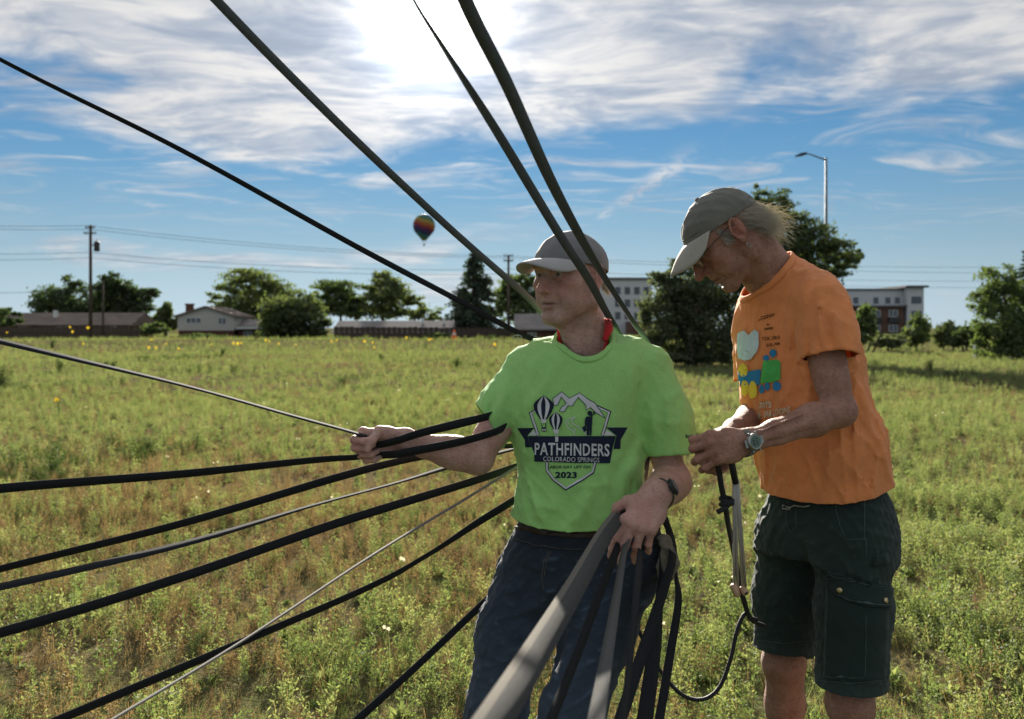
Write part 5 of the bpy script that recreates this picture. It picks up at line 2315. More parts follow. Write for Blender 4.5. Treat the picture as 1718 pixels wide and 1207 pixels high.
def shoe(name, toe_dir, ank, parent):
    """low shoe on the ground under an ankle"""
    a = Vector((ank[0], ank[1], 0))
    f = Vector((toe_dir[0], toe_dir[1], 0)).normalized()
    l = Vector((0, 0, 1)).cross(f)
    S = SDF()
    S.cone(a - f * 0.05 + Vector((0, 0, 0.045)), a + f * 0.07 + Vector((0, 0, 0.04)), 0.04, 0.042, 0.02)
    S.cone(a + f * 0.07 + Vector((0, 0, 0.035)), a + f * 0.17 + Vector((0, 0, 0.03)), 0.044, 0.032, 0.03, flat=((0, 0, 1), 0.8))
    S.cone(a + Vector((0, 0, 0.05)), a + Vector((0, 0, 0.1)), 0.045, 0.048, 0.02)
    S._add('s', 0.006, lambda p: p[:, 2] - 0.012, A3(a), 0.4)
    V, Q = S.mesh(0.006)
    o = surf(name, V, Q, 'shoe_leather', parent)
    mb = MB()
    n = 20
    prof = []
    for i in range(n):
        t = 2 * math.pi * i / n
        c, s_ = math.cos(t), math.sin(t)
        L = 0.125
        wd = 0.046 if c > 0 else 0.038
        prof.append(a + f * (0.055 + L * c) + l * (wd * s_))
    vs = [q + Vector((0, 0, 0.0)) for q in prof] + [q + Vector((0, 0, 0.022)) for q in prof]
    mb.add(vs, [tuple(range(n - 1, -1, -1)), tuple(range(n, 2 * n))] + [(i, (i + 1) % n, (i + 1) % n + n, i + n) for i in range(n)])
    mb.build('sole', 'black_rubber', o)
    return o


def body_attrs(head, V, extra=None):
    m = head.masks(V)
    if extra:
        for k, a in extra.items():
            m[k] = np.clip(m[k] + a, 0, 1)
    return m


VB = 0.0031     # cell size of the skin meshes
HELD = {}


# ============================================================ man in the lime shirt
def man_lime():
    base = Vector((P(900, 900, 2.45).x, 2.47, 0))
    root = empty('person', base, 'man in lime green t-shirt, jeans and grey cap holding black straps in both hands', 'person')
    fw = Vector((-math.sin(math.radians(43)), -math.cos(math.radians(43)), -0.03))
    R = frame_from(fw, Vector((0.03, 0.03, 1)))
    hd = Head(P(957, 461, 2.48), R, 1.06, 1.03)
    S = SDF()
    # ---- neck and trunk
    nb = P(988, 604, 2.53)
    S.cone(hd.w(0, -0.024, -0.045), nb, 0.058, 0.068, 0.02)
    hd.build(S, gaunt=0.5, mouth_open=0.0012, nose=0.8, brow=1.15)
    S.cone(hd.w(0.06, -0.02, -0.05), P(980, 592, 2.47), 0.014, 0.01, 0.02)      # neck cords
    S.cone(hd.w(-0.05, -0.0, -0.07), P(962, 592, 2.46), 0.013, 0.01, 0.02)
    S.cone(hd.w(0.0, 0.05, -0.1), P(966, 580, 2.465), 0.02, 0.018, 0.03)
    S.cone(P(985, 620, 2.53), P(985, 800, 2.52), 0.05, 0.05, 0.03)
    S.cone(P(896, 628, 2.52), P(1080, 628, 2.52), 0.045, 0.045, 0.04)
    # ---- his right arm (towards picture left)
    shR, elR, wrR = P(886, 632, 2.515), P(800, 768, 2.45), P(678, 741, 2.35)
    limb_arm(S, shR, elR, wrR, 0.94)
    S.cone(elR, elR.lerp(wrR, 0.45), 0.041, 0.039, 0.02)
    for o_ in (-0.012, 0.012):
        S.cone(elR.lerp(wrR, 0.45) + Vector((0, -0.03, o_)), wrR + Vector((0, -0.018, o_ * 0.6)), 0.006, 0.005, 0.012)
    jR, wR = hand(S, P(668, 739, 2.355), (-1, -0.12, -0.06), (-0.05, 0.9, 0.35), (0, -0.3, 1),
                  [(62, 92, 55), (72, 95, 55), (80, 92, 50), (86, 88, 45)], 0.98,
                  thumb=[(0.024, 0.022, -0.012), (0.044, 0.046, -0.024), (0.03, 0.066, -0.047), (0.012, 0.078, -0.062)],
                  spread=(0.02, 0, -0.02, -0.04))
    # ---- his left arm, forearm towards the photographer
    shL, elL, wrL = P(1090, 634, 2.515), P(1126, 806, 2.50), P(1100, 833, 2.27)
    limb_arm(S, shL, elL, wrL, 0.98)
    S.cone(elL + Vector((0.004, -0.02, -0.004)), wrL, 0.045, 0.034, 0.035)
    jL, wL = hand(S, P(1098, 836, 2.255), (-0.5, -0.62, -0.56), (0.0, -0.62, 0.78), (-1, 0.1, 0.1),
                  [(40, 18, 12), (46, 22, 14), (54, 26, 14), (64, 30, 16)], 1.08,
                  thumb=[(0.024, 0.02, -0.004), (0.05, 0.036, -0.002), (0.066, 0.058, -0.012), (0.066, 0.078, -0.036)],
                  spread=(0.10, 0.03, -0.03, -0.08))
    HELD['R'], HELD['L'] = jR, jL
    # ---- legs (inside the jeans)
    hipR, hipL = P(932, 930, 2.51), P(1040, 930, 2.51)
    knR, knL = P(834, 1185, 2.46), P(960, 1190, 2.36)
    anR, anL = Vector((knR.x - 0.10, knR.y - 0.02, 0.09)), Vector((knL.x - 0.13, knL.y + 0.03, 0.09))
    for pts, amp, wd in (      # lines of age
            ([(0.019, 0.103, -0.036), (0.030, 0.092, -0.056), (0.036, 0.08, -0.08)], -0.0042, 0.0042),
            ([(-0.019, 0.103, -0.036), (-0.030, 0.092, -0.056), (-0.036, 0.08, -0.08)], -0.0042, 0.0042),
            ([(0.030, 0.08, -0.078), (0.034, 0.074, -0.096)], -0.003, 0.004),
            ([(0.046, 0.068, 0.004), (0.062, 0.05, 0.010)], -0.0022, 0.003), ([(0.047, 0.067, -0.004), (0.065, 0.047, -0.008)], -0.0022, 0.003),
            ([(0.046, 0.066, -0.012), (0.06, 0.05, -0.024)], -0.002, 0.003),
            ([(0.018, 0.092, -0.016), (0.036, 0.084, -0.022), (0.052, 0.068, -0.018)], -0.003, 0.004),
            ([(0.056, 0.046, -0.03), (0.058, 0.04, -0.06), (0.05, 0.045, -0.09)], -0.003, 0.005),
            ([(0.066, 0.02, -0.04), (0.066, 0.012, -0.07)], -0.0022, 0.004),
            ([(0.02, 0.085, -0.092), (0.0, 0.094, -0.089), (-0.02, 0.085, -0.092)], -0.0025, 0.004),
            ([(0.045, 0.045, -0.1), (0.06, 0.012, -0.088)], 0.003, 0.006),
            ([(0.035, 0.03, -0.125), (0.04, 0.02, -0.17)], -0.003, 0.005), ([(0.01, 0.045, -0.13), (0.012, 0.035, -0.18)], 0.003, 0.006)):
        S.fold([hd.w(*q) for q in pts], amp, wd)
    V, Q = S.mesh(VB)
    V = relax(V, Q, 1, 0.3)
    kn = [j[0] for j in jL[:4]] + [j[1] for j in jL[:4]] + [j[0] for j in jR[:4]] + [j[1] for j in jR[:4]]
    red = np.zeros(len(V))
    for q in kn:
        red += 0.6 * np.exp(-((V - A3(q)) ** 2).sum(1) / 0.013 ** 2)
    for q in (wL(0.01, 0.06, 0.0), wR(0, 0.06, 0.0)):
        red += 0.35 * np.exp(-((V - A3(q)) ** 2).sum(1) / 0.05 ** 2)
    red += 0.25 * (V[:, 2] < P(0, 575, 2.48).z)
    surf('body', V, Q, 'skin_fair', root, None, body_attrs(hd, V, {'red': red}))

    # ---- t-shirt
    FOLD = 1.35
    T = SDF()
    rows = []
    for py, l, r, b, d in ((575, 905, 1066, .1, 2.53), (600, 872, 1090, .115, 2.525), (640, 856, 1086, .13, 2.52), (690, 850, 1080, .132, 2.515), (735, 855, 1081, .13, 2.515),
                           (780, 866, 1080, .13, 2.515), (815, 864, 1084, .135, 2.515), (855, 857, 1094, .142, 2.515), (915, 858, 1104, .146, 2.515)):
        c = P((l + r) / 2, py, d)
        rows.append((c.z, c.x, d, (r - l) / 2 / F * d, b))
    T.loft(rows, (1, 0, 0), (0, 1, 0), 2.35, 0.03)
    T.cone(P(1000, 588, 2.54), P(1086, 614, 2.525), 0.058, 0.06, 0.05, flat=((0, 1, 0), 0.95))
    T.cone(P(960, 594, 2.54), P(888, 616, 2.525), 0.054, 0.058, 0.05, flat=((0, 1, 0), 0.95))
    T.cone(P(980, 510, 2.525), P(984, 600, 2.53), 0.064, 0.078, 0.025)
    # sleeves
    slL = [P(1090, 622, 2.52), P(1115, 700, 2.505), P(1131, 790, 2.50)]
    slR = [P(884, 622, 2.52), P(846, 680, 2.50), P(800, 745, 2.475)]
    aL, aR = (slL[2] - slL[0]).normalized(), (slR[2] - slR[0]).normalized()
    hemL, hemR = P(1129, 762, 2.5), P(818, 713, 2.485)
    hL = (Vector((0.12, -0.03, -1))).normalized()
    hR = (aR + Vector((-0.35, 0, 0.25))).normalized()
    T.sleeve(slL, [0.066, 0.073, 0.08], hemL, hL, 0.016)
    T.sleeve(slR, [0.063, 0.066, 0.064], hemR, hR, 0.016)
    T.rough(wiggle(0.003, 17, 5, (1, 1, 0.55)))
    T.rough(ridge(0.013, 44, 205, (1.0, 0.5, 0.4), lambda p: 0.25 + 0.75 * np.clip((1.26 - p[:, 2]) / 0.2, 0, 1)))
    T.rough(ridge(0.007, 78, 206, (1.0, 0.6, 0.6), lambda p: 0.3 + 0.7 * np.clip(np.abs(p[:, 0] - P(970, 0, 2.45).x) / 0.16 - 0.4, 0, 1)))
    fz = 2.39
    for pts, amp, wd in (
            ([(1085, 566, 2.53), (1082, 600, 2.44), (1076, 650, 2.43), (1072, 700, 2.44)], -0.006, 0.006),
            ([(886, 566, 2.53), (880, 600, 2.45), (874, 650, 2.43), (866, 690, 2.43)], -0.006, 0.006),
            ([(900, 585, 2.44), (890, 640, 2.42), (884, 700, 2.42)], 0.006, 0.014),
            ([(935, 600, 2.42), (912, 650, 2.4), (872, 700, 2.42)], 0.007, 0.013),
            ([(862, 600, 2.45), (858, 650, 2.43), (866, 700, 2.42)], -0.007, 0.012),
            ([(1046, 590, 2.44), (1060, 640, 2.42), (1070, 700, 2.43)], 0.006, 0.016),
            ([(1076, 640, 2.44), (1068, 690, 2.44), (1076, 740, 2.45)], -0.016, 0.012),
            ([(1086, 690, 2.43), (1120, 670, 2.43), (1150, 650, 2.47)], 0.005, 0.012),
            ([(1080, 715, 2.44), (1120, 712, 2.42), (1160, 706, 2.46)], 0.004, 0.01),
            ([(850, 740, 2.45), (872, 790, 2.42), (880, 850, 2.41)], 0.01, 0.014),
            ([(842, 690, 2.46), (850, 735, 2.46), (870, 760, 2.44)], -0.014, 0.013),
            ([(880, 825, 2.42), (897, 850, 2.39), (905, 885, 2.39)], 0.005, 0.014),
            ([(860, 815, 2.46), (880, 840, 2.42), (890, 880, 2.41)], -0.008, 0.012),
            ([(1075, 760, 2.44), (1050, 800, 2.41), (1030, 860, 2.4)], 0.008, 0.018),
            ([(1080, 720, 2.44), (1055, 760, 2.41), (1035, 800, 2.4)], -0.005, 0.016),
            ([(985, 830, 2.38), (975, 860, 2.38), (972, 890, 2.38)], 0.005, 0.016),
            ([(940, 800, 2.39), (945, 850, 2.38), (942, 890, 2.38)], -0.004, 0.016),
            ([(820, 640, 2.46), (812, 670, 2.45), (808, 700, 2.45)], 0.006, 0.01),
            ([(850, 650, 2.44), (835, 690, 2.43), (822, 715, 2.43)], 0.006, 0.01),
            ([(835, 655, 2.44), (822, 690, 2.44), (812, 712, 2.44)], -0.006, 0.008),
            ([(1100, 640, 2.44), (1108, 700, 2.43), (1112, 750, 2.43)], -0.004, 0.012),
            ([(1130, 620, 2.47), (1146, 690, 2.46), (1152, 750, 2.46)], 0.004, 0.012)):
        T.fold([P(*q) for q in pts], amp * FOLD, wd)
    V, Q = T.mesh(0.0048)
    V = relax(V, Q, 1, 0.5)
    V, Q = drop_cap(V, Q, hemL, hL, 0.11)
    V, Q = drop_cap(V, Q, hemR, hR, 0.1)
    nax = Vector((-0.10, -0.70, 1.0)).normalized()
    nc = Vector((P(980, 0, 2.53).x, 2.53, 1.432 + 0.70 * 0.10))

    def clip(p):
        x = p[:, 0]
        near = 0.092 * (1 - np.sqrt(((x - nc.x) / 0.092) ** 2 + ((p[:, 1] - nc.y) / 0.125) ** 2))
        neck = np.minimum(near, p[:, 2] - (1.432 + 0.70 * (p[:, 1] - 2.43) + 0.10 * (x - nc.x)))
        xc = (x - P(960, 0, 2.4).x)
        hem = (P(0, 889, 2.4).z + 0.55 * xc * xc) - p[:, 2]
        return np.maximum(neck, hem)
    V, Q = cut_open(V, Q, clip)
    V = rim_smooth(V, Q, 14)
    sh = surf('t_shirt', V, Q, 'lime_cotton', root, 0.0028)
    bv = BVHTree.FromPolygons([tuple(v) for v in V], [tuple(q) for q in Q])
    collar('collar', V, Q, nc, bv, 'lime_cotton', sh, axis=(0, -0.4, 1))
    HELD['shirt1'] = bv

    # ---- print on the chest
    def pr(x, y):      # coordinates measured on an enlarged detail
        return (860 + x / 6.355, 650 + y / 6.355)
    fl = lambda nm, polys, mat, lift: flat_to_surface(nm, [[pr(*q) for q in po] for po in polys], bv, mat, sh, lift)
    st = lambda pts, w_: [[(q[0], q[1]) for q in po] for po in stroke(pts, w_)]
    fl('printed_shield', st([(275, 515), (190, 270), (260, 240)], 34), 'navy_ink', .0012)
    fl('printed_shield', st([(900, 205), (1035, 260), (955, 515)], 34), 'navy_ink', .0012)
    fl('printed_shield', st([(368, 800), (372, 890), (440, 985), (570, 1085), (720, 995), (855, 905), (880, 800)], 34), 'navy_ink', .0012)
    fl('printed_shield', st([(275, 512), (196, 272), (258, 246)], 20), 'white_ink', .0019)
    fl('printed_shield', st([(905, 213), (1027, 264), (955, 512)], 20), 'white_ink', .0019)
    fl('printed_shield', st([(368, 800), (372, 886), (440, 978), (570, 1076), (720, 988), (850, 900), (877, 800)], 20), 'white_ink', .0019)
    mt = [(430, 120), (525, 48), (605, 118), (715, 60), (800, 125), (875, 165), (985, 330), (880, 265), (830, 215), (785, 245),
          (780, 190), (700, 105), (635, 200), (590, 195), (550, 262), (495, 255), (530, 205), (575, 170), (520, 100), (480, 190), (440, 192)]
    fl('printed_mountains', [mt], 'white_ink', .0019)
    for i in range(len(mt)):
        pass
    fl('printed_mountains', st(mt + [mt[0]], 7), 'navy_ink', .0024)
    fl('printed_ribbon', [[(52, 435), (232, 432), (160, 515), (200, 640), (138, 640), (132, 560)]], 'navy_ink', .0014)
    fl('printed_ribbon', [[(995, 428), (1225, 428), (1150, 560), (1148, 658), (1072, 658), (1105, 515)]], 'navy_ink', .0014)
    fl('printed_ribbon', [[(170, 512), (232, 455), (262, 512)]], 'white_ink', .0014)
    fl('printed_ribbon', [[(970, 512), (1000, 455), (1090, 512)]], 'white_ink', .0014)
    fl('printed_banner', [[(168, 520), (1098, 520), (1065, 640), (1035, 810), (640, 805), (238, 790), (232, 700), (190, 600)]], 'navy_ink', .0021)

    def mini_balloon(cx, cy, rx, top, bot, bw):
        def half(y):
            t = (y - top) / (bot - top)
            s_ = math.sin(min(1, t / 0.42) * math.pi / 2) if t < 0.42 else 1 - (1 - bw / rx) * ((t - 0.42) / 0.58) ** 1.6
            return rx * max(0.03, s_)
        ys = [top + (bot - top) * i / 12 for i in range(13)]
        ol = [(cx + half(y), y) for y in ys] + [(cx - half(y), y) for y in reversed(ys)]
        fl('printed_balloon', [ol], 'navy_ink', .0026)
        for a, b in ((-0.62, -0.25), (0.22, 0.6)):
            fl('printed_balloon', [[(cx + half(y) * a, y) for y in ys] + [(cx + half(y) * b, y) for y in reversed(ys)]], 'white_ink', .0032)
    mini_balloon(332, 200, 108, 86, 345, 30)
    fl('printed_balloon', [[(300, 340), (366, 340), (356, 378), (310, 378)]], 'white_ink', .0026)
    fl('printed_balloon', [[(312, 425), (362, 425), (362, 470), (312, 470)], [(308, 380), (314, 380), (322, 425), (314, 425)], [(352, 380), (360, 380), (360, 425), (352, 425)]], 'navy_ink', .0026)
    fl('printed_balloon', [[(318, 442), (336, 442), (336, 462), (318, 462)], [(344, 442), (360, 442), (360, 462), (344, 462)]], 'white_ink', .0032)
    mini_balloon(462, 350, 72, 262, 452, 22)
    fl('printed_balloon', [[(430, 448), (498, 448), (488, 490), (446, 490)], [(455, 525), (488, 525), (486, 580), (455, 580)], [(456, 490), (462, 490), (462, 525), (456, 525)], [(478, 490), (484, 490), (484, 525), (478, 525)]], 'white_ink', .0032)
    fl('printed_road', st([(672, 318), (600, 335), (560, 375), (585, 425), (640, 465), (665, 515)], 9), 'white_ink', .0019)
    fl('printed_road', st([(672, 318), (628, 345), (640, 385), (720, 435), (770, 475), (785, 515)], 9), 'white_ink', .0019)
    fl('printed_road', [[(585, 370), (592, 366), (600, 392), (592, 394)], [(612, 405), (620, 402), (636, 425), (628, 428)], [(650, 440), (660, 436), (678, 470), (668, 472)]], 'white_ink', .0019)
    fl('printed_figure', [[(796 + 26 * math.cos(a), 278 + 28 * math.sin(a)) for a in [i * math.pi / 6 for i in range(12)]][:12]], 'navy_ink', .0028) if False else None
    fl('printed_figure', [[(822 + 26 * math.cos(i * math.pi / 6), 276 + 26 * math.sin(i * math.pi / 6)) for i in range(12)],
                          [(785, 312), (850, 308), (845, 400), (840, 512), (820, 512), (816, 410), (812, 512), (790, 512)],
                          [(785, 312), (800, 330), (782, 420), (768, 420), (770, 345)], [(835, 310), (880, 285), (865, 258), (850, 262), (862, 282), (830, 300)],
                          [(740, 425), (780, 405), (785, 460), (760, 478)]], 'navy_ink', .0028)
    L = lambda tx, x0, x1, yb, h, mat, lift, bold=0.0, slope=0.0, shear=0.0: lettering(
        'lettering', tx, *(pr(x0, 0)[0], pr(x1, 0)[0]), pr(0, yb)[1], h / 6.355, bv, mat, sh, lift, bold, slope / 6.355, shear)
    L('PATHFINDERS', 240, 1028, 722, 135, 'white_ink', .0030, 0.02, 14)
    L('COLORADO SPRINGS', 330, 922, 786, 50, 'white_ink', .0030, 0.0, 14)
    L('LABOR DAY LIFT OFF', 378, 838, 864, 30, 'navy_ink', .0014, 0.02, 2)
    L('2023', 455, 685, 968, 68, 'navy_ink', .0014, 0.045, 2)
    lettering('lettering', 'Bank of', 1150, 1171, 735.5, 6.5, bv, 'navy_ink', sh, .0014, 0.02, -2.0)

    # ---- jeans
    J = SDF()
    rows = []
    for py, l, r, b, d in ((855, 870, 1098, .122, 2.525), (885, 866, 1108, .128, 2.525), (920, 855, 1112, .135, 2.53), (960, 840, 1106, .14, 2.53), (1000, 836, 1092, .13, 2.52)):
        c = P((l + r) / 2, py, d)
        rows.append((c.z, c.x, d, (r - l) / 2 / F * d, b))
    J.loft(rows, (1, 0, 0), (0, 1, 0), 2.3, 0.04)
    J.chain([P(905, 950, 2.51), P(858, 1060, 2.49), knR, anR + Vector((0, 0, -0.045))], [0.096, 0.094, 0.08, 0.07], 0.045, kj=0.035)
    J.chain([P(1040, 950, 2.51), P(1004, 1060, 2.45), knL, anL + Vector((0, 0, -0.045))], [0.098, 0.096, 0.083, 0.072], 0.045, kj=0.035)
    J.rough(wiggle(0.003, 22, 8, (1, 1, 1)))
    J.rough(ridge(0.011, 50, 225, (0.6, 0.6, 1.0)))
    J.rough(ridge(0.005, 95, 226, (0.6, 0.6, 1.0)))
    for pts, amp, wd in (
            ([(925, 905, 2.39), (912, 955, 2.38), (918, 1000, 2.38)], 0.006, 0.008),
            ([(860, 930, 2.45), (890, 950, 2.41), (915, 960, 2.39)], 0.006, 0.01),
            ([(845, 985, 2.43), (880, 1000, 2.38), (925, 1002, 2.39)], 0.007, 0.01),
            ([(838, 1010, 2.43), (870, 1022, 2.38), (905, 1020, 2.38)], -0.006, 0.01),
            ([(1060, 985, 2.4), (1020, 1040, 2.37), (985, 1120, 2.35)], 0.007, 0.013),
            ([(1085, 1000, 2.42), (1040, 1060, 2.37), (1000, 1100, 2.36)], -0.006, 0.012),
            ([(940, 1000, 2.4), (934, 1060, 2.4), (924, 1130, 2.4), (908, 1207, 2.38)], -0.035, 0.02),
            ([(830, 1060, 2.43), (835, 1120, 2.38), (820, 1190, 2.36)], 0.007, 0.012),
            ([(900, 1060, 2.38), (890, 1110, 2.36), (880, 1190, 2.35)], 0.004, 0.012)):
        J.fold([P(*q) for q in pts], amp, wd)
    V, Q = J.mesh(0.0052)
    V = relax(V, Q, 1, 0.5)
    c0 = np.array([P(985, 0, 2.5).x, 2.5])
    V, Q = cut_open(V, Q, lambda p: np.maximum(p[:, 2] - P(0, 868, 2.5).z, 0.05 - p[:, 2]))
    n_ = wiggle(0.5, 60, 21)(V) + 0.5
    rg = np.clip(ridge(1.0, 50, 225, (0.6, 0.6, 1.0))(V.astype(np.float32)) * 3.2, 0, 1)  # ridges lightened: faded denim plus sunlight on the folds put into the colour
    wear_foldlight = np.clip(0.02 + 0.85 * rg ** 1.4 + np.exp(-((V[:, 2] - 0.68) / 0.16) ** 2) * 0.4 * n_ + np.exp(-((V[:, 2] - 0.5) / 0.15) ** 2) * 0.4, 0, 1) * 0.7
    jn = surf('jeans', V, Q, 'denim', root, 0.003, {'wear_foldlight': wear_foldlight})
    jb = BVHTree.FromPolygons([tuple(v) for v in V], [tuple(q) for q in Q])
    flat_to_surface('fly_stitching', stroke([(921, 925), (912, 945), (909, 968), (912, 990)], 1.3) + stroke([(925, 925), (916, 945), (913, 968)], 1.0), jb, 'stitching', jn, 0.002, 6)
    flat_to_surface('pocket_stitching', stroke([(885, 897), (876, 905), (860, 905)], 1.3), jb, 'stitching', jn, 0.002, 6)
    flat_to_surface('waistband', [[(866, 884), (900, 893), (960, 899), (1040, 899), (1104, 890), (1106, 912), (1040, 922), (960, 923), (900, 918), (862, 905)]], jb, 'denim', jn, 0.0035, 9, 0.004)
    flat_to_surface('waistband_stitching', stroke([(862, 904), (900, 916), (960, 921), (1040, 920), (1104, 910)], 1.0), jb, 'stitching', jn, 0.0062, 6)
    flat_to_surface('belt', [[(868, 876), (900, 885), (960, 891), (1040, 891), (1104, 882), (1105, 892), (1040, 902), (960, 902), (900, 896), (866, 887)]], jb, 'leather_belt', jn, 0.006, 9, 0.003)
    shoe('shoe', (-0.15, -1, 0), anR, root)
    shoe('shoe', (0.2, -1, 0), anL, root)

    # ---- cap, bandana, hair, watch
    cap(hd, root, 'grey_cap_cloth', 'sunlit_grey_brim', (0.019, 0.16), (0, -0.008, 0.02), (0.082, 0.106, 0.086), 0.083, 68, droop=0.12, curve=2.4, flat_top=1)
    mb = MB()
    pts, rs = [], []
    for i in range(33):
        a = 2 * math.pi * i / 32
        x, y = math.sin(a), math.cos(a)
        c = P(976, 549, 2.515)
        pts.append(c + Vector((x * 0.068 + 0.004, -y * 0.072, -0.1 * max(0, y) - 0.02 * y + 0.012 * x)))
        rs.append(0.0065 + 0.0015 * math.sin(5 * a))
    mb.tube(pts, rs, 8, False)
    o = mb.build('bandana', 'red_bandana', root, True)
    mb = MB()
    mb.tube([P(1020, 536, 2.49), P(1022, 552, 2.465), P(1014, 572, 2.45)], [0.009, 0.012, 0.006], 8)
    mb.build('bandana_knot', 'red_bandana', o, True)
    r = np.random.default_rng(4)
    n = 260
    a = r.uniform(-1, 1, n)
    rt, dr = [], []
    for q in a:
        sx = 1 if r.random() < 0.6 else -1
        yy = -0.035 - 0.05 * r.random()
        rt.append(A3(hd.w(sx * 0.072 * math.sqrt(max(0.05, 1 - ((yy + 0.012) / 0.099) ** 2)), yy, -0.004 - 0.035 * r.random())))
        dr.append(A3(hd.R @ Vector((sx * 0.35, -0.45, -0.8))))
    hair_strands('hair', rt, dr, r.uniform(0.015, 0.03, n), 'white_hair', root, 0.0008, 0.03, 5)
    # fair hair on the forearms, catching the sun
    rt, dr, ln = [], [], []
    for (a_, b_, rad_) in ((elR, wrR, 0.044), (elL, wrL, 0.042)):
        ax = (b_ - a_).normalized()
        u = ax.cross(Vector((0, 0, 1))).normalized()
        v = u.cross(ax)
        for _ in range(520):
            t_ = r.uniform(0.12, 1.0)
            an = r.uniform(-0.4, 3.5)
            rr = (rad_ * (1 - 0.36 * max(0, t_ - 0.25) / 0.75))
            rt.append(A3(a_.lerp(b_, t_) + (u * math.cos(an) + v * math.sin(an)) * rr))
            dr.append(A3((u * math.cos(an) + v * math.sin(an)) * 0.8 + ax * 0.9))
            ln.append(r.uniform(0.006, 0.013))
    hair_strands('arm_hair', rt, dr, ln, 'white_hair', root, 0.00025, 0.03, 6, seg=3)
    axw = (wrL - elL).normalized()
    watch(root, wrL.lerp(elL, 0.06), axw, Vector((0.8, -0.35, 0.5)), 0.0425, 0.0405, 'black_rubber', 'black_rubber', 0.019)
    return root, hd


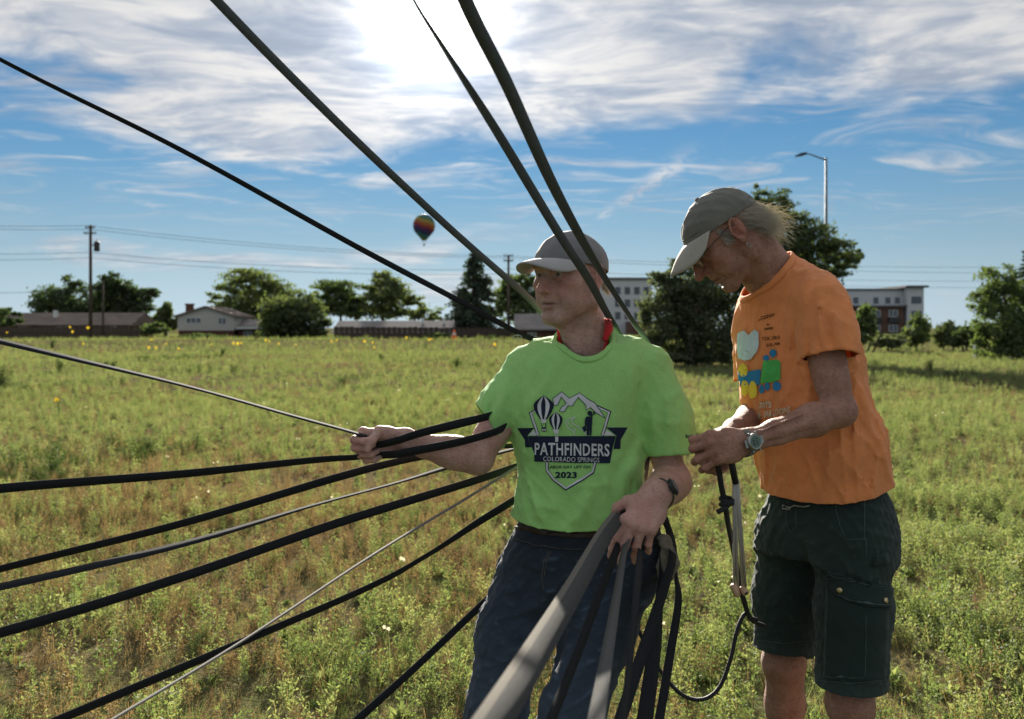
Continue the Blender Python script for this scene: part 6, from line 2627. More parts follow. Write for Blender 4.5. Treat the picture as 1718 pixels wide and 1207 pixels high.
# ============================================================ man in the orange shirt
def man_orange():
    base = Vector((P(1385, 900, 2.5).x, 2.52, 0))
    root = empty('person', base, 'man in orange t-shirt and dark cargo shorts, bent over a cord in his hands', 'person')
    pit = math.radians(42)
    az = math.radians(90)
    fw = Vector((-math.sin(az) * math.cos(pit), -math.cos(az) * math.cos(pit), -math.sin(pit)))
    up = Vector((-math.sin(az) * math.sin(pit), -math.cos(az) * math.sin(pit), math.cos(pit)))
    R = frame_from(fw, up)
    hd = Head(P(1214, 393, 2.42), R, 1.04, 1.03)
    S = SDF()
    S.cone(hd.w(0, -0.035, -0.04), P(1318, 486, 2.51), 0.058, 0.066, 0.03)
    S.cone(hd.w(0, -0.002, -0.07), P(1306, 510, 2.52), 0.046, 0.045, 0.03)
    hd.build(S, gaunt=0.9, mouth_open=0.0022, nose=1.2, brow=1.2)
    S.cone(hd.w(0.056, -0.025, -0.055), P(1312, 520, 2.48), 0.014, 0.012, 0.02)
    byaw = math.radians(54)
    bf = Vector((-math.sin(byaw), -math.cos(byaw), 0))
    bl = Vector((0, 0, 1)).cross(bf)
    S.cone(P(1330, 520, 2.51), P(1385, 850, 2.52), 0.05, 0.05, 0.03)
    shL, elL, wrL = P(1376, 500, 2.36), P(1408, 690, 2.30), P(1252, 742, 2.17)
    shR = P(1284, 512, 2.66)
    elR, wrR = P(1278, 690, 2.66), P(1210, 738, 2.32)
    shl, shr = shL + Vector((-0.005, 0.02, -0.03)), shR + Vector((0, 0, -0.03))
    S.cone(shl, shr, 0.04, 0.04, 0.03)
    limb_arm(S, shl, elL, wrL, 0.94)
    limb_arm(S, shr, elR, wrR, 0.92)
    # veins along the near forearm
    fa = (wrL - elL).normalized()
    side = Vector((0, -1, 0))
    for off, a0, a1 in ((0.012, 0.3, 0.85), (0.03, 0.45, 1.0)):
        q0, q1 = elL.lerp(wrL, a0), elL.lerp(wrL, a1)
        S.cone(q0 + side * 0.031 + Vector((0, 0, off)), q1 + side * 0.0225 + Vector((0, 0, off * 0.5)), 0.0035, 0.003, 0.006)
    jL, wL = hand(S, P(1247, 744, 2.155), (-0.9, -0.36, -0.07), (0.05, -0.93, 0.3), (0, 0.3, 1),
                  [(48, 82, 40), (56, 80, 42), (42, 66, 40), (34, 64, 40)], 0.95,
                  thumb=[(0.022, 0.024, -0.012), (0.034, 0.056, -0.026), (0.028, 0.086, -0.036), (0.014, 0.108, -0.04)],
                  spread=(0.02, 0.0, -0.22, -0.38))
    jR, wR = hand(S, P(1206, 738, 2.30), (-0.55, -0.75, -0.2), (-0.62, 0.4, 0.55), (0.1, -0.3, 1),
                  [(50, 60, 35), (58, 65, 35), (62, 65, 35), (66, 65, 35)], 0.98)
    HELD['oL'], HELD['oR'] = jL, jR
    hipL, hipR = P(1420, 880, 2.45), P(1330, 880, 2.62)
    knL, knR = P(1427, 1180, 2.40), P(1316, 1110, 2.66)
    anL, anR = Vector((knL.x + 0.03, knL.y + 0.06, 0.09)), Vector((knR.x + 0.0, knR.y + 0.06, 0.09))
    for h_, k_, a_ in ((hipL, knL, anL), (hipR, knR, anR)):
        S.cone(P(1385, 850, 2.52), h_, 0.04, 0.04, 0.03)
        S.chain([h_, h_.lerp(k_, 0.5), k_], [0.04, 0.05, 0.056], 0.03)
        k2 = k_.lerp(a_, 0.32) + Vector((0.014, 0.02, 0))
        S.chain([k_, k2, a_], [0.056, 0.054, 0.036], 0.03)
        S.ell(k_ + bf * 0.02, [0.042] * 3, None, 0.03)
    for pts, amp, wd in (      # weathered face and neck
            ([(0.019, 0.104, -0.038), (0.031, 0.092, -0.058), (0.037, 0.078, -0.086)], -0.005, 0.0045),
            ([(0.04, 0.078, -0.045), (0.046, 0.068, -0.07), (0.042, 0.064, -0.098)], -0.004, 0.0045),
            ([(0.052, 0.058, -0.045), (0.055, 0.05, -0.07), (0.05, 0.048, -0.1)], -0.004, 0.0045),
            ([(0.047, 0.069, 0.002), (0.068, 0.04, 0.008)], -0.003, 0.0032), ([(0.048, 0.067, -0.006), (0.07, 0.035, -0.012)], -0.003, 0.0032),
            ([(0.046, 0.066, -0.014), (0.064, 0.045, -0.03)], -0.003, 0.0034),
            ([(0.018, 0.092, -0.016), (0.036, 0.084, -0.024), (0.054, 0.066, -0.02)], -0.003, 0.004),
            ([(0.066, 0.02, -0.05), (0.064, 0.01, -0.085)], -0.003, 0.004),
            ([(0.066, -0.006, -0.05), (0.062, -0.022, -0.1), (0.056, -0.04, -0.15)], -0.004, 0.0055),
            ([(0.068, -0.026, -0.045), (0.066, -0.05, -0.09), (0.06, -0.075, -0.13)], -0.0035, 0.005),
            ([(0.06, 0.012, -0.1), (0.052, -0.012, -0.14)], -0.004, 0.005),
            ([(0.064, -0.045, -0.03), (0.066, -0.075, -0.065)], -0.003, 0.0045),
            ([(0.03, 0.04, -0.12), (0.035, 0.012, -0.15)], 0.005, 0.008)):
        S.fold([hd.w(*q) for q in pts], amp, wd)
    for k_ in range(5):        # sinews of the near forearm
        an = 0.5 - 0.45 * k_
        ofs = lambda rr: Vector((0, -math.cos(an) * rr, math.sin(an) * rr))
        S.fold([elL.lerp(wrL, 0.25) + ofs(0.04), elL.lerp(wrL, 0.6) + ofs(0.034), elL.lerp(wrL, 0.98) + ofs(0.026)], 0.003 if k_ % 2 else -0.003, 0.006)
    V, Q = S.mesh(VB)
    V = relax(V, Q, 1, 0.3)
    red = np.zeros(len(V))
    for q in [j[0] for j in jL[:4]] + [j[1] for j in jL[:4]]:
        red += 0.5 * np.exp(-((V - A3(q)) ** 2).sum(1) / 0.013 ** 2)
    surf('body', V, Q, 'skin_tan', root, None, body_attrs(hd, V, {'red': red}))

    # ---- t-shirt
    FOLD = 1.7
    T = SDF()
    rows = []
    for py, cx, d, a, b in ((470, 1330, 2.51, .11, .085), (500, 1330, 2.51, .155, .105), (540, 1331, 2.51, .178, .122), (590, 1336, 2.51, .184, .13), (640, 1343, 2.51, .186, .133),
                            (700, 1360, 2.51, .186, .138), (750, 1374, 2.51, .19, .143), (800, 1382, 2.51, .184, .143), (850, 1387, 2.51, .176, .14), (890, 1388, 2.51, .17, .135)):
        c = P(cx, py, d)
        rows.append((c.z, c.x, d, a, b))
    T.loft(rows, tuple(bl), tuple(bf), 2.3, 0.03)
    T.cone(P(1330, 482, 2.53), shL + Vector((0, 0.02, 0.0)), 0.07, 0.066, 0.06)
    T.cone(P(1320, 482, 2.53), shR, 0.066, 0.066, 0.06)
    T.cone(P(1270, 428, 2.47), P(1322, 510, 2.51), 0.076, 0.09, 0.04)
    slL = [shL + Vector((0.0, 0.01, -0.01)), P(1387, 560, 2.35), P(1396, 660, 2.31)]
    slR = [shR, P(1276, 590, 2.66), P(1275, 690, 2.65)]
    hemL, hemR = P(1396, 596, 2.30), P(1275, 640, 2.65)
    hL = Vector((0.06, -0.25, -1)).normalized()
    hR = Vector((0, 0, -1))
    T.sleeve(slL, [0.068, 0.074, 0.077], hemL, hL, 0.014)
    T.sleeve(slR, [0.07, 0.072, 0.074], hemR, hR, 0.014)
    T.rough(wiggle(0.003, 18, 15, (1, 1, 0.45)))
    T.rough(ridge(0.022, 46, 215, (1.0, 1.0, 0.22), lambda p: 0.3 + 0.7 * np.clip(1.25 - np.abs(p[:, 2] - 1.2) / 0.3, 0, 1)))
    T.rough(ridge(0.006, 90, 216, (1.0, 1.0, 0.45)))
    for pts, amp, wd in (
            ([(1386, 448, 2.42), (1366, 470, 2.33), (1352, 530, 2.3), (1358, 600, 2.31), (1376, 640, 2.33)], -0.006, 0.007),
            ([(1345, 470, 2.38), (1350, 560, 2.35), (1352, 660, 2.35)], 0.009, 0.012),
            ([(1330, 500, 2.39), (1322, 580, 2.37), (1318, 660, 2.37)], 0.007, 0.011),
            ([(1366, 500, 2.34), (1348, 545, 2.35), (1362, 620, 2.34)], -0.012, 0.011),
            ([(1300, 530, 2.40), (1294, 600, 2.39), (1290, 680, 2.39)], 0.006, 0.012),
            ([(1262, 540, 2.45), (1262, 600, 2.45), (1266, 680, 2.44)], -0.005, 0.01),
            ([(1376, 500, 2.3), (1374, 530, 2.28), (1382, 590, 2.27)], 0.008, 0.009),
            ([(1398, 505, 2.28), (1402, 540, 2.27), (1408, 590, 2.26)], 0.007, 0.009),
            ([(1388, 510, 2.28), (1388, 540, 2.28), (1394, 590, 2.27)], -0.006, 0.007),
            ([(1420, 480, 2.32), (1428, 540, 2.3), (1430, 600, 2.3)], 0.006, 0.01),
            ([(1440, 640, 2.36), (1450, 700, 2.36), (1462, 760, 2.38)], 0.01, 0.013),
            ([(1430, 720, 2.34), (1440, 760, 2.34), (1420, 800, 2.35)], 0.008, 0.012),
            ([(1300, 760, 2.4), (1320, 800, 2.38), (1345, 835, 2.37)], 0.009, 0.013),
            ([(1288, 790, 2.42), (1305, 820, 2.4), (1330, 845, 2.39)], -0.007, 0.011),
            ([(1345, 760, 2.36), (1340, 800, 2.36), (1345, 830, 2.37)], 0.004, 0.016),
            ([(1420, 620, 2.36), (1445, 600, 2.4), (1450, 560, 2.45)], -0.002, 0.014),
            ([(1360, 660, 2.34), (1378, 740, 2.33), (1405, 800, 2.33)], 0.005, 0.016)):
        T.fold([P(*q) for q in pts], amp * FOLD, wd)
    V, Q = T.mesh(0.0048)
    V = relax(V, Q, 1, 0.5)
    V, Q = drop_cap(V, Q, hemL, hL, 0.12)
    V, Q = drop_cap(V, Q, hemR, hR, 0.1)
    fb, bt = P(1252, 508, 2.43), P(1317, 417, 2.56)
    nc = (fb + bt) / 2
    nax = (bt - fb).cross(Vector((0.1, -1, 0.05)))
    nax = (nax if nax.z > 0 else -nax).normalized()

    def clip(p):
        q = p - A3(nc)
        al = q @ A3(nax)
        rr = np.sqrt(((q - al[:, None] * A3(nax)) ** 2).sum(1))
        neck = np.minimum(0.15 - rr, al)
        # hem slopes: low at the front, high at the back
        t_ = (p[:, :2] - np.array([P(1388, 0, 2.51).x, 2.51])) @ np.array([bf.x, bf.y])
        zh = P(0, 818, 2.45).z - 0.22 * t_
        hem = zh - p[:, 2]
        return np.maximum(neck, hem)
    V, Q = cut_open(V, Q, clip)
    V = rim_smooth(V, Q, 14)
    sh = surf('t_shirt', V, Q, 'orange_cotton', root, 0.0028)
    bv = BVHTree.FromPolygons([tuple(v) for v in V], [tuple(q) for q in Q])
    collar('collar', V, Q, nc, bv, 'orange_cotton', sh, 0.02, axis=tuple(nax))
    HELD['shirt2'] = bv

    # ---- print: plain patches of colour and the lettering
    def pr(x, y):
        return (1210 + x / 5.486, 500 + y / 5.486)
    fl = lambda nm, polys, mat, lift: flat_to_surface(nm, [[pr(*q) for q in po] for po in polys], bv, mat, sh, lift + 0.0024, 4)
    ov = lambda cx, cy, rx, ry: [(cx + rx * math.cos(i * math.pi / 9), cy + ry * math.sin(i * math.pi / 9)) for i in range(18)]
    fl('printed_patch', [[(160, 330), (215, 300), (262, 345), (310, 290), (348, 320), (352, 430), (330, 500), (285, 560), (225, 578), (170, 560), (152, 470)]], 'pale_blue_ink', .0014)
    fl('printed_patch', [[(165, 690), (375, 655), (360, 800), (165, 800)]], 'blue_ink', .0014)
    fl('printed_patch', [ov(210, 665, 38, 60)], 'yellow_ink', .0020)
    fl('printed_patch', [ov(225, 830, 34, 72)], 'yellow_ink', .0020)
    fl('printed_patch', [ov(300, 845, 42, 82)], 'yellow_ink', .0020)
    fl('printed_patch', [[(395, 580), (520, 568), (548, 590), (548, 745), (500, 770), (368, 785)]], 'green_ink', .0014)
    for cx, cy, rx, ry in ((485, 508, 34, 38), (420, 552, 28, 26), (380, 838, 24, 42), (432, 812, 22, 38), (517, 812, 36, 44)):
        fl('printed_patch', [ov(cx, cy, rx, ry)], 'blue_ink', .0020)
    lt = lambda tx, x0, x1, yb, h, mat, slope=0.0, bold=0.03: lettering('lettering', tx, pr(x0, 0)[0], pr(x1, 0)[0], pr(0, yb)[1], h / 5.486, bv, mat, sh, .0042, bold, slope / 5.486)
    lt('TEX. 2013', 385, 545, 395, 32, 'brown_ink', -18)
    lt('QUE, NM', 415, 545, 452, 30, 'brown_ink', -14)
    # lines too small to read: broken dark marks
    rr_ = np.random.default_rng(3)
    for x0, x1, y, sl, h in ((365, 500, 182, -30, 15), (345, 495, 212, -46, 17), (428, 458, 258, -6, 18), (405, 478, 300, -12, 24)):
        x = x0
        marks = []
        while x < x1 - 6:
            w_ = rr_.uniform(6, 13)
            yy = y + sl * (x - x0) / (x1 - x0)
            hh = h * rr_.uniform(0.7, 1.0)
            marks.append([(x, yy), (x + w_, yy + sl * w_ / (x1 - x0)), (x + w_ * 0.9, yy - hh), (x + w_ * 0.15, yy - hh)])
            x += w_ + rr_.uniform(2, 6)
        fl('printed_line', marks, 'brown_ink', .0016)
    lt('DAYS', 350, 465, 1018, 62, 'tan_ink', -8)
    lt('& BALLOONS', 345, 640, 1115, 62, 'tan_ink', -62)

    # ---- shorts
    C = SDF()
    rows = []
    for py, cx, d, a, b in ((770, 1386, 2.51, .135, .1), (810, 1388, 2.51, .152, .114), (850, 1390, 2.515, .176, .133), (890, 1388, 2.52, .19, .142), (930, 1386, 2.52, .19, .14)):
        c = P(cx, py, d)
        rows.append((c.z, c.x, d, a, b))
    C.loft(rows, tuple(bl), tuple(bf), 2.4, 0.05)
    C.chain([P(1430, 905, 2.44), P(1431, 1020, 2.41), P(1427, 1180, 2.39)], [0.095, 0.095, 0.093], 0.05, kj=0.04)
    C.chain([P(1330, 900, 2.62), P(1322, 1000, 2.64), P(1316, 1120, 2.65)], [0.096, 0.096, 0.09], 0.05, kj=0.04)
    C.rough(wiggle(0.004, 20, 25))
    C.rough(ridge(0.010, 46, 235, (1.0, 1.0, 0.8)))
    C.rough(ridge(0.0045, 90, 236, (1.0, 1.0, 0.9)))
    for pts, amp, wd in (
            ([(1335, 850, 2.4), (1332, 890, 2.4), (1340, 920, 2.4)], 0.006, 0.008),
            ([(1345, 905, 2.42), (1356, 960, 2.42), (1364, 1010, 2.44)], -0.014, 0.013),
            ([(1300, 870, 2.5), (1290, 920, 2.53), (1300, 950, 2.54)], 0.007, 0.012),
            ([(1275, 930, 2.56), (1300, 925, 2.54), (1325, 905, 2.5)], 0.006, 0.01),
            ([(1270, 1030, 2.58), (1295, 1015, 2.55), (1325, 990, 2.55)], 0.007, 0.011),
            ([(1272, 1060, 2.58), (1300, 1045, 2.55), (1340, 1035, 2.56)], -0.005, 0.01),
            ([(1375, 930, 2.37), (1372, 1020, 2.33), (1374, 1110, 2.33)], 0.006, 0.012),
            ([(1480, 870, 2.45), (1470, 930, 2.42), (1484, 980, 2.42)], -0.006, 0.012),
            ([(1478, 1010, 2.4), (1470, 1080, 2.38), (1478, 1130, 2.38)], 0.006, 0.012),
            ([(1390, 880, 2.36), (1400, 910, 2.34), (1430, 925, 2.33)], 0.004, 0.01)):
        C.fold([P(*q) for q in pts], amp, wd)
    V, Q = C.mesh(0.0052)
    V = relax(V, Q, 1, 0.5)

    def clip2(p):
        left = ((p[:, 0] - P(1347, 0, 2.4).x) * bl.x + (p[:, 1] - 2.52) * bl.y) > 0
        zl = np.where(left, P(0, 1149, 2.39).z, P(0, 1087, 2.63).z) + 0.0
        return np.maximum(zl - p[:, 2], p[:, 2] - P(0, 790, 2.5).z)
    V, Q = cut_open(V, Q, clip2)
    V = rim_smooth(V, Q)
    n_ = wiggle(0.5, 55, 31)(V) + 0.5
    rg = np.clip(ridge(1.0, 46, 235, (1.0, 1.0, 0.8))(V.astype(np.float32)) * 3.2, 0, 1)
    wear_foldlight = np.clip(0.6 * rg ** 1.4 + np.exp(-((V[:, 2] - 0.575) / 0.03) ** 2) * 0.5 + np.exp(-((V[:, 2] - 0.85) / 0.12) ** 2) * 0.3 * n_, 0, 1)
    so = surf('cargo_shorts', V, Q, 'green_canvas', root, 0.003, {'wear_foldlight': wear_foldlight})
    sb = BVHTree.FromPolygons([tuple(v) for v in V], [tuple(q) for q in Q])

    def ps(x, y):
        return (1180 + x / 2.7, 760 + y / 2.7)
    fs = lambda nm, polys, lift, th=None, mat='green_canvas': flat_to_surface(nm, [[ps(*q) for q in po] for po in polys], sb, mat, so, lift, 8, th)
    lines = lambda pts, w_=3.0: [[(q[0], q[1]) for q in po] for po in stroke(pts, w_)]
    fs('cargo_pocket', [[(558, 560), (735, 600), (838, 650), (832, 900), (825, 1010), (780, 1030), (725, 1030), (548, 1022)]], .005, .005)
    fs('pocket_flap', [[(572, 535), (845, 612), (840, 700), (720, 690), (612, 655), (562, 590)]], .011, .005)
    fs('belt_loop', [[(700, 118), (728, 118), (728, 150), (700, 150)]], .006, .004)
    fs('hammer_loop', [[(768, 470), (830, 450), (836, 495), (764, 515)]], .006, .004)
    fs('pocket_stitching', lines([(598, 190), (602, 260), (620, 330), (648, 392), (742, 390)]) + lines([(735, 390), (738, 470)]), .002, None, 'dark_stitching')
    fs('pocket_stitching', lines([(568, 575), (566, 700), (560, 860), (556, 1010)]) + lines([(735, 735), (733, 870), (728, 1010)]), .0065, None, 'dark_stitching')
    fs('pocket_stitching', lines([(560, 1012), (725, 1018)]), .0065, None, 'dark_stitching')
    fs('pocket_stitching', lines([(575, 545), (840, 622)]) + lines([(616, 646), (722, 680), (836, 690)]), .0125, None, 'dark_stitching')
    fs('side_stitching', lines([(726, 150), (730, 260), (728, 390)]), .002, None, 'dark_stitching')
    fs('fly_stitching', lines([(378, 250), (375, 320), (395, 362)]) + lines([(420, 262), (424, 330), (395, 362)]), .002, None, 'dark_stitching')
    fs('hem_stitching', lines([(510, 1030), (660, 1044), (825, 1028)]), .002, None, 'dark_stitching')
    fs('hem_stitching', lines([(238, 848), (360, 862), (488, 850)]), .002, None, 'dark_stitching')
    for (x, y) in ((622, 622), (810, 672)):
        h = ray_hit(sb, *ps(x, y), 0.012)
        h2 = ray_hit(sb, *ps(x, y), 0.03)
        if h:
            z = (h2 - h).normalized()
            M = Matrix.Translation(h) @ z.to_track_quat('Z', 'Y').to_matrix().to_4x4()
            mb = MB()
            mb.lathe([(0, 0.003), (0.005, 0.0028), (0.0078, 0.001), (0.008, -0.002)], 14, M)
            mb.build('snap_button', 'brass', so, True)
    # belt hook showing under the shirt hem
    mb = MB()
    q = [ray_hit(sb, x, y, 0.012) for x, y in ((1324, 849), (1330, 853), (1338, 850), (1346, 852), (1354, 851), (1362, 847))]
    q = [a for a in q if a]
    if len(q) > 2:
        mb.tube(q, 0.0022, 6)
        mb.tube([q[0] + Vector((0, 0, 0.003)), q[0] + Vector((-0.008, 0, 0.003)), q[0] + Vector((-0.009, 0, -0.006)), q[1] + Vector((0, 0, -0.004))], 0.0018, 6)
        mb.build('belt_hook', 'steel', so, True)
    shoe('shoe', tuple(bf), anR, root)
    shoe('shoe', tuple(bf), anL, root)

    # ---- cap, spectacles, earring, hair, watch
    cap(hd, root, 'khaki_cap_cloth', 'sunlit_khaki_brim', (0.026, 0.14), (0, -0.008, 0.022), (0.082, 0.105, 0.086), 0.076, 64, droop=0.34, curve=2.2, seed=9)
    gl = empty('spectacles', hd.w(0, 0.1, 0))
    gl.parent = root
    gl.location = hd.w(0, 0.1, 0) - root.location
    for sx in (-1, 1):
        mb = MB()
        ring = [hd.w(sx * 0.033 + 0.021 * math.cos(a), 0.107 - 0.006 * abs(math.cos(a)) * 0 - 0.1 * abs(sx * 0.033 + 0.021 * math.cos(a) - sx * 0.012), -0.008 + 0.016 * math.sin(a)) for a in [i * math.pi / 10 for i in range(21)]]
        mb.tube(ring, 0.0011, 6, False)
        mb.build('lens_rim', 'steel', gl, True)
        mb = MB()
        mb.add(ring[:20], [tuple(range(20))])
        mb.build('lens', 'spectacle_glass', gl)
        mb = MB()
        mb.tube([hd.w(sx * 0.054, 0.103, 0.0), hd.w(sx * 0.066, 0.097, 0.002), hd.w(sx * 0.077, 0.05, 0.006), hd.w(sx * 0.081, 0.0, 0.012), hd.w(sx * 0.082, -0.02, 0.006)], 0.0013, 6)
        mb.build('temple_arm', 'black_rubber', gl, True)
    mb = MB()
    mb.tube([hd.w(-0.013, 0.106, -0.002), hd.w(-0.005, 0.111, 0.002), hd.w(0.005, 0.111, 0.002), hd.w(0.013, 0.106, -0.002)], 0.0011, 6)
    mb.build('bridge', 'steel', gl, True)
    mb = MB()
    mb.tube([hd.w(0.085 + 0.002 * math.sin(a), -0.008 + 0.004 * math.sin(a), -0.047 - 0.006 + 0.007 * math.cos(a)) for a in [i * math.pi / 6 for i in range(13)]], 0.0011, 6, False)
    mb.build('earring', 'steel', root, True)
    r = np.random.default_rng(14)
    n = 2600
    rt, dr, ln = [], [], []
    for i in range(n):
        th = r.uniform(-1.35, 1.35)                        # round the back of the head
        zz = r.uniform(-0.06, 0.022)
        f = math.sqrt(max(0.05, 1 - ((zz - 0.02) / 0.08) ** 2))
        x, y = 0.076 * f * math.sin(th), -0.012 - 0.099 * f * math.cos(th)
        rt.append(A3(hd.w(x, y, zz)))
        tgt = Vector((x * 0.5 + 0.012 * r.normal(), -0.118 + 0.016 * r.normal(), -0.065 + 0.02 * r.normal()))
        d_ = tgt - Vector((x, y, zz))
        dr.append(A3(hd.R @ (d_.normalized() + Vector((math.sin(th) * 0.35, 0, 0.25)))))
        ln.append(max(0.02, d_.length) * r.uniform(0.6, 1.2))
    hair_strands('hair', rt, dr, np.array(ln) * hd.s, 'grey_hair', root, 0.0004, 0.085, 15, droop=0.7, seg=10)
    # temple hair in front of the ear
    rt, dr = [], []
    for i in range(220):
        yy, zz = r.uniform(0.005, 0.032), r.uniform(-0.018, 0.03)
        rt.append(A3(hd.w(0.0735, yy, zz)))
        dr.append(A3(hd.R @ Vector((0.12, -0.5, -0.65))))
    hair_strands('side_hair', rt, dr, r.uniform(0.008, 0.02, 220), 'grey_hair', root, 0.0005, 0.02, 16, seg=4)
    axw = (wrL - elL).normalized()
    watch(root, wrL.lerp(elL, -0.02), axw, Vector((0.1, -1, 0.1)), 0.0325, 0.0315, 'khaki_cap_cloth', 'steel', 0.02, digital=True)
    return root, hd


if 'people' not in SKIP:
    man_lime()
    man_orange()

# ------------------------------------------------------------------ straps, cords and the glove
def webbing_mat(name, col, rough=0.5, edge=None):
    m, t, out = new_mat(name)
    p = t.node('ShaderNodeBsdfPrincipled')
    uv = t.node('ShaderNodeUVMap').outputs[0]
    u, v, _ = t.sep(uv)
    # woven ribs: a fine chevron along the band
    ch = t.math('PINGPONG', t.math('MULTIPLY', u, 6.0), 1.0)
    w = t.math('SINE', t.math('MULTIPLY', t.math('ADD', v, t.math('MULTIPLY', ch, 0.0022)), 2100.0))
    n = t.noise(uv, 40.0, 3, 0.6)
    c = t.mix(t.ss(n, 0.3, 0.7), tuple(q * 0.8 for q in col), tuple(q * 1.25 for q in col))
    if edge:
        e = t.math('MULTIPLY', t.ss(u, 0.72, 0.76), 1.0)
        c = t.mix(e, c, edge)
    t.put(p.inputs['Base Color'], c)
    p.inputs['Roughness'].default_value = rough
    p.inputs['Specular IOR Level'].default_value = 0.03
    p.inputs['Sheen Weight'].default_value = 0.04
    b = t.node('ShaderNodeBump')
    b.inputs['Strength'].default_value = 0.35
    b.inputs['Distance'].default_value = 0.0012
    t.put(b.inputs['Height'], t.math('ADD', t.math('MULTIPLY', w, 0.5), n))
    t.l.new(b.outputs[0], p.inputs['Normal'])
    t.l.new(p.outputs[0], out.inputs[0])
    return m


webbing_mat('black_webbing', (0.02, 0.022, 0.025), 0.85)
webbing_mat('glare_webbing', (0.1, 0.115, 0.13), 0.85)  # black webbing lightened; the sun's glare is put into its colour
webbing_mat('grey_webbing', (0.06, 0.06, 0.058), 0.9, (0.15, 0.14, 0.12))
webbing_mat('sunlit_webbing', (0.085, 0.085, 0.082), 0.9)  # black webbing greyed, with grazing sunlight painted into the base colour
webbing_mat('pale_webbing', (0.16, 0.155, 0.14), 0.8)
plain('black_cord', (0.014, 0.015, 0.018), 0.6, 0.4, bump=0.5, bscale=400)
plain('white_cord', (0.42, 0.4, 0.37), 0.75, 0.3, bump=0.5, bscale=400)
plain('wood_toggle', (0.42, 0.27, 0.17), 0.55, 0.4)


def strap(label, ctrl, W=0.026, mat='black_webbing', n=60, thick=0.0018, name='webbing_strap', group=None, flip=1):
    """flat band through control points (px, py, d, seen width in px); it twists where it is seen edge on"""
    c = catmull(ctrl, n)
    c[:, 3] *= 0.84
    W = W * 0.86
    pts = [P(q[0], q[1], q[2]) for q in c]
    if not (0 < ctrl[0][0] < 1718 and 0 < ctrl[0][1] < 1207) and group and ('rising' in group or 'left' in group):      # the bands run on well outside the picture
        dr_ = (pts[0] - pts[1]).normalized()
        ext = [pts[0] + dr_ * (0.12 * k) for k in range(14, 0, -1)]
        pts = ext + pts
        c = np.vstack([np.repeat(c[:1], len(ext), 0), c])
        n = len(pts)
    vs, uv = [], []
    run = 0.0
    for i, q in enumerate(pts):
        t = (pts[min(i + 1, n - 1)] - pts[max(i - 1, 0)]).normalized()
        if i:
            run += (q - pts[i - 1]).length
        view = (q - Vector((0, 0, CAMZ))).normalized()
        s = t.cross(view)
        s = s.normalized() if s.length > 1e-5 else Vector((1, 0, 0))
        o = t.cross(s).normalized()
        cs = max(0.06, min(1.0, c[i][3] * c[i][2] / (F * W)))
        sn = math.sqrt(1 - cs * cs) * flip
        wv = (s * cs + o * sn) * (W / 2)
        nv = t.cross(wv).normalized() * (thick / 2)
        for a, b in ((-1, -1), (1, -1), (1, 1), (-1, 1)):
            vs.append(q + wv * a + nv * b)
            uv.append(((a + 1) / 2, run))
    fs = []
    for i in range(n - 1):
        for j in range(4):
            fs.append((i * 4 + j, i * 4 + (j + 1) % 4, i * 4 + 4 + (j + 1) % 4, i * 4 + 4 + j))
    fs += [(0, 1, 2, 3), (4 * n - 1, 4 * n - 2, 4 * n - 3, 4 * n - 4)]
    me = np_mesh(name, np.array([tuple(v) for v in vs]), np.array(fs), np.array(uv))
    o = mesh_obj(name, me, mat)
    tag(o, label, 'strap', group)
    return o


def cord(label, pts, r, mat, name='cord', cat='cord', n=60):
    m = MB()
    c = catmull(pts, n)
    m.tube([P(*q) for q in c], r, 8)
    o = m.build(name, mat, None, True)
    tag(o, label, cat)
    return o


